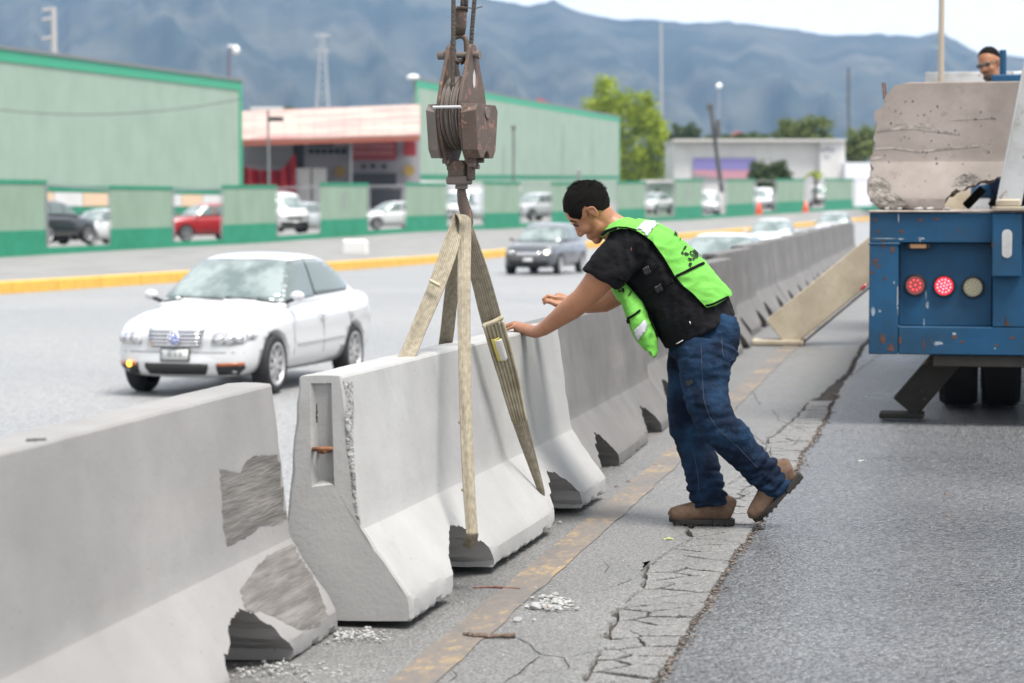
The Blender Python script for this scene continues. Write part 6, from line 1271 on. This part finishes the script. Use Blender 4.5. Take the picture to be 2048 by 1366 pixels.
jme = organic(jm, .0085, 4); displaced(jme, .010, 8, 2, (1, 1, 1.6)); displaced(jme, .008, 14, 6, (.6, .6, 1.6), ridged=True); displaced(jme, .002, 32, 4, (.6, .6, 1.7))
def bunch(me, axis, amp, freq, seed):          # cloth rings stacked along a leg axis between two points, strongest at the middle of the stretch
    ns = [v.normal.copy() for v in me.vertices]
    for a, b, rad in axis:
        ax = (b - a); ln = ax.length; u = ax / ln
        for v, n in zip(me.vertices, ns):
            w = v.co - a; t = w.dot(u) / ln
            if -.1 < t < 1.1 and (w - u * w.dot(u)).length < rad:
                fade = smooth((t + .1) / .3) * smooth((1.1 - t) / .3); q = t * ln * freq + 1.6 * noise.noise(v.co * 7 + Vector((seed, 0, 0))) + .8 * math.atan2(n.x, n.y)
                v.co += n * amp * fade * (abs(math.sin(q)) ** .6 - .55)
    me.update()
bunch(jme, [(P(1500, 915, 11.03), P(1568, 985, 11.08), .16), (P(1404, 940, 11.2), P(1420, 1020, 11.15), .13)], .013, 75, 1)
bunch(jme, [(P(1420, 815, 11.02), P(1455, 880, 11.0), .17)], .008, 55, 3); bunch(jme, [(P(1410, 690, 11.1), P(1408, 735, 11.08), .2)], .006, 60, 6); bunch(jme, [(P(1378, 820, 11.28), P(1388, 880, 11.25), .15)], .006, 60, 9)
jo = link('jeans', jme, M_jean, worker, world=True, smooth_=True); tj = bvh(jo.data, wmat(worker)); ts = bvh(so_.data, wmat(worker))
# vest
vm = MB(); torso(vm, .016); vm.ball(P(1250, 470, DW), (.12, .19, .07)); vm.ball(P(1252, 487, 11.0), (.122, .108, .118)); vm.ball(P(1260, 486, 11.38), (.115, .105, .112)); limb(vm, [(1262, 484, 11.02, 50, .085), (1236, 500, 10.98, 50, .086)], 24)
vme = organic(vm, .010, 4); displaced(vme, .012, 6, 9, (1, .8, 1)); displaced(vme, .008, 13, 4, (.6, 1, 1.6), ridged=True)
backp = [(1234, 402), (1228, 420), (1213, 452), (1200, 474), (1214, 463), (1234, 456), (1253, 457), (1271, 462), (1300, 482), (1322, 512), (1344, 549), (1362, 570), (1380, 584), (1395, 600), (1407, 612), (1424, 608), (1464, 588), (1540, 560), (1440, 380), (1300, 350)]
pr = MB().prism([P(x, y, DW) + Vector((0, -.6, 0)) for x, y in backp], (0, 1.2, 0)).mesh('p'); vb = boolean(vme.copy(), pr, 'INTERSECT'); vb.shade_smooth(); vb.set_sharp_from_angle(angle=R(50))
vo = link('vest_back', vb, M_vest, worker, world=True); 
fm = MB(); limb(fm, [(1228, 560, DW, 14, .17), (1240, 580, DW, 24, .185), (1256, 612, DW, 34, .2), (1272, 650, DW, 38, .205), (1288, 685, DW, 32, .2), (1302, 712, DW, 16, .19)], 30)
fme = organic(fm, .009, 4); displaced(fme, .014, 9, 5); displaced(fme, .009, 16, 2, (1, 1, 1), ridged=True)
frontp = [(1218, 560), (1240, 556), (1256, 562), (1268, 575), (1281, 592), (1293, 614), (1301, 640), (1310, 660), (1316, 676), (1315, 692), (1309, 711), (1303, 714), (1298, 698), (1286, 697), (1276, 686), (1268, 672), (1260, 652), (1250, 622), (1246, 610), (1237, 602), (1224, 580)]
pr = MB().prism([P(x, y, DW) + Vector((0, -.6, 0)) for x, y in frontp], (0, 1.2, 0)).mesh('p'); vf = boolean(fme, pr, 'INTERSECT'); vf.shade_smooth(); vf.set_sharp_from_angle(angle=R(50)); vfo = link('vest_front', vf, M_vest, worker, world=True)
tv = bvh(vo.data, wmat(worker)); tf = bvh(vfo.data, wmat(worker))
allm = bmesh.new()
for o in (vo, vfo, so_):
    mm = o.data.copy(); mm.transform(wmat(worker)); allm.from_mesh(mm); bpy.data.meshes.remove(mm)
tall = BVHTree.FromBMesh(allm); allm.free()
def stroke(pts, w, close=False):
    out = []; fl = []
    for a, b in zip(pts, pts[1:]):
        n = max(1, int(math.hypot(b[0] - a[0], b[1] - a[1]) / 4))
        for k in range(n): fl.append((lerp(a[0], b[0], k / n), lerp(a[1], b[1], k / n)))
    fl.append(pts[-1]); L_, R_ = [], []
    for i, p in enumerate(fl):
        a = fl[max(i - 1, 0)]; b = fl[min(i + 1, len(fl) - 1)]; dx, dy = b[0] - a[0], b[1] - a[1]; ln = math.hypot(dx, dy) or 1; L_.append((p[0] - dy / ln * w / 2, p[1] + dx / ln * w / 2)); R_.append((p[0] + dy / ln * w / 2, p[1] - dx / ln * w / 2))
    return [[L_[i], L_[i + 1], R_[i + 1], R_[i]] for i in range(len(fl) - 1)]
def on(name, polys, m, tree, off=.003, th=.004, step=6, par=worker, kind=None):
    o = link(name, decal(polys, step, from_px, tree, off, thick=th, join='piping' in name or 'seam' in name), m, par, world=True, smooth_=True); return o
on('neck_piping', stroke([(1233, 408), (1226, 422), (1214, 448), (1204, 466)], 4.5), M_trimb, tv, .004, .004)
on('armhole_piping', stroke([(1201, 474), (1214, 463), (1234, 456.5), (1253, 457.5), (1271, 462.5), (1300, 483), (1322, 513), (1344, 550), (1362, 571), (1380, 585), (1395, 601), (1407, 613), (1424, 609), (1463, 590)], 4), M_trimb, tall, .005, .005)
on('back_seam', stroke([(1352, 553), (1375, 542), (1397, 531), (1407, 527)], 5), M_trimb, tv, .004, .006)
on('reflective_band', [[(1272, 460), (1280, 450), (1296, 436), (1306, 432), (1316, 434), (1326, 441), (1312, 452), (1300, 464), (1291, 476), (1282, 468)]], M_refl, tv, .004, .004)
on('front_piping', stroke([(1238, 557), (1256, 563), (1268, 576), (1281, 593), (1293, 615), (1301, 641), (1310, 661), (1315, 677), (1314, 691), (1308, 711), (1303, 713), (1299, 700)], 4), M_trimb, tall, .005, .005)
on('pocket_zip', stroke([(1257, 637), (1268, 630), (1279, 621)], 4), M_trimb, tf, .005, .006)
on('zip_pull', stroke([(1257, 638), (1259, 646)], 3), M_trimb, tf, .006, .006)
on('reflective_band', [[(1268, 661), (1277, 652), (1288, 640), (1293, 650), (1291, 660), (1281, 675), (1277, 681), (1272, 672)]], M_refl, tf, .005, .004)
# printed emblem and lettering on vest back and front
def drop(cx, cy, l, w, ang):
    ca, sa = math.cos(R(ang)), math.sin(R(ang)); q = []
    for k in range(12):
        t = 2 * math.pi * k / 12; x = math.cos(t) * l * (1 if math.cos(t) < 0 else 1.15); y = math.sin(t) * w * (1 - .35 * math.cos(t)); q.append((cx + x * ca - y * sa, cy + x * sa + y * ca))
    return q
on('printed_emblem', [drop(1368, 497, 5, 2.4, 120), drop(1372, 509, 5, 2.4, 20), drop(1379, 519, 4.5, 2.4, 210), drop(1364, 507, 3.5, 2, 60), drop(1380, 530, 3.6, 3.4, 90)], M_ink, tv, .006, 0)
ca_, sa_ = math.cos(R(-42)), math.sin(R(-42))
def ltf(cx, cy, sx, sy, ang):
    c_, s_ = math.cos(R(ang)), math.sin(R(ang)); return lambda x, y: (cx + (x * sx) * c_ + (y * sy) * s_, cy + (x * sx) * s_ - (y * sy) * c_)
on('printed_letters', text_polys('SIM', 18, ltf(1390, 510, .75, 1.45, -25), .3), M_ink, tv, .006, 0); on('printed_letters', text_polys('MA', 10, ltf(1353, 469, .8, 1.1, 8), .3), M_ink, tv, .006, 0); on('printed_letters', text_polys('III', 7, ltf(1361, 480, 1.1, 1.0, 5), .2), M_ink, tv, .006, 0)
on('printed_emblem', [drop(1234, 568, 5, 2.2, 100), drop(1238, 575, 4.5, 2.4, 20), drop(1244, 572, 5, 2.2, 330), drop(1246, 581, 4.5, 2.4, 80), drop(1240, 582, 3.5, 2, 40)], M_ink, tf, .006, 0)
on('printed_letters', text_polys('SIMA', 6.5, ltf(1259, 588, .9, .9, -60), .1), M_ink, tf, .006, 0)
# side straps with buckles on the shirt
M_strap = MAT('black_strap', (0.005, 0.005, 0.006), 0.9, spec=0.15)
for (a, b, c) in (((1270, 553), (1290, 545), (1318, 528)), ((1290, 592), (1318, 574), (1346, 560))):
    on('side_strap', stroke([a, b, c], 9), M_strap, ts, .004, .005); on('buckle', stroke([(lerp(a[0], c[0], .38), lerp(a[1], c[1], .38)), (lerp(a[0], c[0], .62), lerp(a[1], c[1], .62))], 15), MAT('black_buckle', (0.012, 0.012, 0.013), 0.35), ts, .009, .008)
on('shirt_tag', [[(1353, 686), (1366, 679), (1367, 680.5), (1354, 687.5)]], M_lampw, ts, .004, .002); on('shirt_speck', [[(1379, 642), (1381, 643), (1382, 648), (1380, 647)]], M_lampw, ts, .004, .002)
# jeans stitching, pocket
M_stitch = MAT('pale_stitching', (0.022, 0.035, 0.06), 0.9)
on('side_seam', stroke([(1402, 690), (1403, 720), (1405, 760), (1408, 800), (1420, 835), (1440, 862), (1475, 893), (1515, 935)], 1.6), M_stitch, tj, .002, 0); on('pocket_stitch', stroke([(1443, 670), (1444, 700), (1447, 714), (1460, 722), (1466, 716)], 1.5), M_stitch, tj, .002, 0)
on('side_seam', stroke([(1388, 905), (1396, 950), (1398, 980)], 1.4), M_stitch, tj, .002, 0); on('jeans_stain', [rough_poly([(1372, 762), (1384, 758), (1388, 764), (1378, 772), (1372, 770)], 2, 4)], MAT('grease_stain', (0.03, 0.035, 0.03), 0.9), tj, .002, 0)
# shoes
def shoe(name_loc, toe, ang, par, d):
    e = Matrix.Rotation(-R(ang), 3, 'Y'); S = lambda x, y, z: toe + e @ Vector((x, y, z))
    k = 1.02; mb = MB()
    st = [(.004, .038, .018, .02), (.018, .048, .032, .036), (.05, .052, .040, .044), (.10, .058, .046, .046), (.14, .066, .052, .046), (.18, .078, .062, .042), (.225, .082, .066, .038), (.265, .078, .062, .036), (.288, .074, .054, .03), (.298, .07, .04, .02)]
    mb.tube([S(x * k, 0, z) for x, z, a, b in st], [(a, b) for x, z, a, b in st], 20, ref=(0, 1, 0)); mb.tube([S(.2, 0, .08), S(.222, 0, .12), S(.226, 0, .14)], [(.050, .042), (.040, .038), (.036, .036)], 18, ref=(0, 1, 0))
    me = organic(mb, .005, 3); bb_ = boolean(me, MB().box(S(.15, 0, -.03), (.6, .3, .10), rot=e).mesh('c')); u = link('shoe', bb_, M_shoe, par, world=True, smooth_=True)
    sl = []; n = 26
    for i in range(n):
        t = i / n * 2 * math.pi; x = .152 - math.cos(t) * .152; w = (.043 + .010 * math.cos((x - .08) * 12) * (x < .2) - .004 * (x > .2)); sl.append((x * k, math.sin(t) * w * .92))
    MB().prism([S(x, y, .004 + (.010 * max(0, (.06 - x) / .06) ** 1.5)) for x, y in sl], e @ Vector((0, 0, .024))).build('sole', M_sole, u, world=True, bevel=.005, bseg=2)
    for i in range(9): 
        x = .03 + i * .03
        if .14 < x < .19: continue
        MB().box(S(x, 0, .002), (.014, .09, .008), rot=e).build('tread', M_sole, u, world=True)
    MB().prism([S(.20, -.043, 0), S(.305, -.038, 0), S(.305, .038, 0), S(.20, .043, 0)], e @ Vector((0, 0, .03))).build('heel', M_sole, u, world=True, bevel=.004)
    for i in range(5):
        x = .115 + i * .017; z = .100 + i * .0125; MB().tube([S(x, -.03, z - .012), S(x + .004, -.01, z + .003), S(x + .008, .012, z + .003), S(x + .012, .03, z - .012)], .0028, 6).build('lace', M_lace, u, world=True)
    return u
t0 = G(1334, 1043, 0.0); shoe('', Vector((t0.x, 11.16, 0.0)), 0, worker, 11.16)
tt = P(1516, 1052, 11.05); shoe('', Vector((tt.x, 11.06, .012)), 47, worker, 11.06)

# operator on the truck, in sunglasses
op = thing('person', 'man in sunglasses and white shirt looking out behind the concrete block on the truck', 'person', P(1990, 415, 21))
DO = 21.0; HC2 = P(1979, 128, DO); g2 = Vector((-.62, -.75, -.22)).normalized(); u2 = Vector((-.25, -.02, .97)); u2 = (u2 - g2 * u2.dot(g2)).normalized(); y2 = u2.cross(g2); HM2 = Matrix((g2, y2, u2)).transposed(); K2 = 1.18
h2 = lambda f, s, u: HC2 + (g2 * f + y2 * s + u2 * u) * K2
b2m = MB(); head_into(b2m, h2, HM2, K2); b2m.tube([h2(-.02, 0, -.04), HC2 + Vector((.04, .02, -.2)), HC2 + Vector((.08, .05, -.32))], [.06, .062, .09], 14)
b2m.tube([HC2 + Vector((.1, .05, -.28)), HC2 + Vector((.14, .1, -.55)), HC2 + Vector((.16, .1, -.95))], [(.15, .13), (.19, .14), (.19, .15)], 18, ref=(0, 1, 0))
for s in (-1, 1):
    o_ = Vector((.12 + .2 * s, .05, -.3)); b2m.tube([o_, o_ + Vector((.06 * s, -.03, -.28)), o_ + Vector((.1 * s - .05, -.22, -.42))], [.055, .045, .034], 12); hh = o_ + Vector((.1 * s - .05, -.22, -.42)); b2m.ball(hh + Vector((-.01, -.05, -.01)), (.04, .055, .02))
    for k in range(4): b2m.tube([hh + Vector((-.035 + k * .02, -.09, -.01)), hh + Vector((-.035 + k * .02, -.13, -.02)), hh + Vector((-.035 + k * .02, -.14, -.05))], .0085, 7)
    b2m.tube([HC2 + Vector((.14 + .09 * s, .05, -.95)), HC2 + Vector((.12 + .1 * s, -.32, -1.0)), HC2 + Vector((.12 + .1 * s, -.34, -1.28))], [.08, .06, .05], 12)
link('body', organic(b2m, .009, 3), SKIN, op, world=True, smooth_=True)
t2m = MB()
for s in (-1, 1): t2m.tube([HC2 + Vector((.14 + .09 * s, .06, -.95)), HC2 + Vector((.12 + .1 * s, -.34, -1.0)), HC2 + Vector((.12 + .1 * s, -.36, -1.30))], [.1, .078, .068], 14)
t2m.build('trousers', M_jean, op, world=True, smooth_=True)
s2m = MB(); s2m.tube([HC2 + Vector((.07, .04, -.215)), HC2 + Vector((.10, .05, -.30)), HC2 + Vector((.14, .1, -.55)), HC2 + Vector((.16, .1, -.97))], [(.075, .075), (.185, .15), (.21, .165), (.21, .17)], 22, ref=(0, 1, 0))
for s in (-1, 1): o_ = Vector((.12 + .2 * s, .05, -.3)); s2m.tube([HC2 + o_ * 1.0 - HC2 * 0, HC2 + o_ + Vector((.05 * s, -.02, -.18))], [.075, .065], 12)
link('shirt', displaced(organic(s2m, .010, 4), .012, 9, 4), MAT('white_shirt', (0.72, 0.71, 0.72), 0.8), op, world=True, smooth_=True)
h3 = MB(); h3.ball(h2(-.016, 0, .036), tuple(x * K2 for x in (.099, .080, .093)), 30, 20, rot=HM2); me = h3.mesh('h'); nrm = (u2 * 1.0 - g2 * .75).normalized()
cb_ = MB().box(h2(.0, 0, .045) - nrm * .25, (.5, .5, .5), rot=nrm.to_track_quat('Z', 'Y').to_matrix()).mesh('c'); link('hair', boolean(me, cb_), M_hair, op, world=True, smooth_=True)
gl = MB()
for s in (-1, 1): gl.tube([h2(.088, s * .034, .008), h2(.094, s * .034, .008)], [(.021, .030), (.020, .029)], 16, ref=tuple(y2)); gl.tube([h2(.085, s * .062, .014), h2(.0, s * .082, .010)], .004, 6)
gl.tube([h2(.098, -.012, .012), h2(.098, .012, .012)], .005, 6); gl.build('sunglasses', MAT('dark_sunglasses', (0.01, 0.01, 0.012), 0.12, coat=1.0), op, world=True, smooth_=True)
bd = MB(); bd.ball(h2(.052, 0, -.088), tuple(x * K2 for x in (.045, .045, .034)), 18, 12, rot=HM2); bd.ball(h2(.088, 0, -.053), tuple(x * K2 for x in (.012, .03, .006)), 12, 8, rot=HM2); bd.build('goatee', MAT('dark_stubble', (0.05, 0.035, 0.03), 0.9), op, world=True, smooth_=True)
q = HC2 + Vector((.14, .1, -1.1)); seat = thing('seat', 'blue operator seat hidden behind the block under the man in sunglasses', 'seat', q - Vector((0, 0, .25))); MB().box(q + Vector((0, -.1, 0)), (.5, .5, .12)).build('seat_pad', M_blue, seat, world=True, bevel=.03); MB().box(q + Vector((0, .05, -.14)), (.16, .16, .2)).build('pedestal', M_blue, seat, world=True)

# ------------------------------------------------------------------ debris on the ground
def rock(c, r, seed, mb, flat=.6):
    v0 = len(mb.v); mb.ball(c, (r, r * .8, r * flat), 7, 5); rs = random.Random(seed)
    for i in range(v0, len(mb.v)):
        v = Vector(mb.v[i]); d_ = v - Vector(c); mb.v[i] = tuple(Vector(c) + d_ * (1 + .5 * noise.noise(v * (1.2 / r) + Vector((seed, 0, 0)))))
M_chip = MAT('concrete_chips', (0.2, 0.2, 0.195), 0.95, col2=(0.4, 0.4, 0.39), nscale=30, bump=.6, bscale=80); M_stone = MAT('grey_stone', (0.22, 0.22, 0.22), 0.85, col2=(0.36, 0.36, 0.37), nscale=20, bump=.5, bscale=60)
rs = random.Random(9)
def pile(name, label, px, py, sx, sy, n, rmin, rmax, seed):
    mb = MB(); rs = random.Random(seed); c = G(px, py)
    for k in range(n):
        x = rs.gauss(0, sx / 2.2); y = rs.gauss(0, sy / 2.2); r = rs.uniform(rmin, rmax) * (1.4 if rs.random() < .08 else 1); rock(Vector((c.x + x, c.y + y, r * .35 + max(0, .012 - abs(x) * .1))), r, k + seed, mb, .5)
    return tag(mb.build(name, M_chip), label, 'rubble', kind='stuff')
pile('rubble', 'small heap of pale broken concrete crumbs on the shoulder', 1105, 1212, .085, .16, 150, .003, .012, 1)
pile('rubble', 'pale crumbs spilled at the foot between the first two barriers', 712, 1275, .12, .14, 170, .002, .008, 2); pile('rubble', 'scattered grit under the near barrier notch', 560, 1345, .3, .18, 160, .002, .008, 3)
for (x, y, r, lab) in ((1071, 1219, .026, 'angular grey stone at the left end of the crumb heap'), (1035, 1244, .018, 'small grey stone left below the crumb heap'), (1068, 1242, .009, 'tiny white stone just below the crumb heap'), (1120, 1047, .012, 'pale stone on the asphalt by the barrier toe notch'), (1103, 1222, .014, 'upright pale chip in the crumb heap')):
    mb = MB(); c = G(x, y); rock(Vector((0, 0, r * .4)), r, int(x), mb, .6); o = mb.build('stone', M_stone); o.location = c; tag(o, lab, 'stone')
mb = MB(); c = G(1092, 1217); rock(Vector((0, 0, .008)), .013, 5, mb); o = mb.build('stone', MAT('orange_fragment', (0.5, 0.25, 0.12), 0.9)); o.location = c; tag(o, 'small orange brick fragment in the crumb heap', 'stone')
mb = MB(); rs = random.Random(5); c0, c1 = G(1000, 900), G(1700, 900)
for k in range(420):
    d = 5.5 + 14 * rs.random() ** 1.5; la = rs.choice((rs.uniform(-2.05, -1.0), rs.uniform(-2.0, -1.4), rs.uniform(-.95, 1.2))); r = rs.uniform(.0018, .006) * (1.6 if rs.random() < .05 else 1); p = L(la, d, zR(d) + r * .3); mb.ball(p, (r, r, r * .6), 5, 3)
tag(mb.build('pebbles', M_stone), 'loose pebbles and grit scattered over the asphalt', 'pebbles', kind='stuff')
M_wood = MAT('dry_bark', (0.09, 0.065, 0.05), 0.95, col2=(0.2, 0.15, 0.12), nscale=30, stretch=(1, 4, 1), bump=.8, bscale=60)
def stick(label, pts, r, m=M_wood):
    p = [G(*q) for q in pts]; p = [v + Vector((0, 0, r)) for v in p]; fine = []
    for a, b in zip(p, p[1:]): fine += [a.lerp(b, k / 6) for k in range(6)]
    fine.append(p[-1]); mb = MB(); mb.tube(fine, [r * (.75 + .7 * nz(i * .7, r * 90) + .2) * (min(1, (i + 1) / 3)) for i in range(len(fine))], 8)
    mb.v = [tuple(Vector(v) + Vector((1, 1, .4)) * .004 * nz(v[0] * 70, v[1] * 70, 3)) for v in mb.v]; tag(mb.build('stick', m), label, 'stick')
stick('thick dark bark strip lying across the faded yellow line', [(926, 1272), (950, 1276), (985, 1277), (1030, 1276)], .009); stick('thin reddish splinter on the yellow line nearer the barrier notch', [(945, 1177), (985, 1176), (1015, 1178), (1040, 1180)], .0045, MAT('reddish_splinter', (0.16, 0.08, 0.06), 0.9))
M_dleaf = MAT('dry_yellow_leaf', (0.3, 0.32, 0.12), 0.8, col2=(0.2, 0.25, 0.1), nscale=40)
def leaf(label, px, py, sz, m, rot):
    mb = MB(); n = 12; vs = []
    for k in range(n): a = 2 * math.pi * k / n; r = sz * (.6 + .4 * abs(math.cos(a)) + .15 * nz(k * 2.1, px)); vs.append((math.cos(a) * r, math.sin(a) * r * .55, .006 + .012 * nz(math.cos(a) * 2, math.sin(a) * 2, px)))
    vs.append((0, 0, .014)); mb.add(vs, [(k, (k + 1) % n, n) for k in range(n)]); me = mod_mesh(mb.mesh('l'), [('SOLIDIFY', dict(thickness=.002))]); o = link('leaf', me, m); o.location = G(px, py); o.rotation_euler = (0, 0, rot); tag(o, label, 'leaf')
leaf('crumpled yellow green leaf near the planted shoe', 1337, 1080, .026, M_dleaf, .3); leaf('pale leaf lying on the road below the truck', 1722, 924, .035, M_chip, .1); leaf('brown leaf beside the yellow line left of the knee', 1310, 932, .03, M_wood, .5)
for (x, y, lab) in ((1893, 990, 'upper small dark scrap on the open road at right'), (1895, 1033, 'lower small dark scrap on the open road at right'), (1256, 965, 'brown fleck on the yellow line upper'), (1233, 975, 'dark fleck beside the yellow line near the end of the lifted barrier')): leaf(lab, x, y, .014, M_wood, .1)

# ------------------------------------------------------------------ haze
hz = MB().box((0, 2750, 300), (7400, 5800, 608)).build('haze', None); hz['kind'] = 'stuff'; tag(hz, 'thin blue air haze in front of the mountains', 'haze')
m = bpy.data.materials.new('blue_haze'); m.use_nodes = True; n_ = m.node_tree.nodes; n_.clear(); o_ = n_.new('ShaderNodeOutputMaterial'); pv = n_.new('ShaderNodeVolumePrincipled'); pv.inputs['Color'].default_value = (0.34, 0.58, 1.0, 1); pv.inputs['Density'].default_value = 0.000083; pv.inputs['Anisotropy'].default_value = 0.2
m.node_tree.links.new(pv.outputs[0], o_.inputs['Volume']); hz.data.materials.append(m)
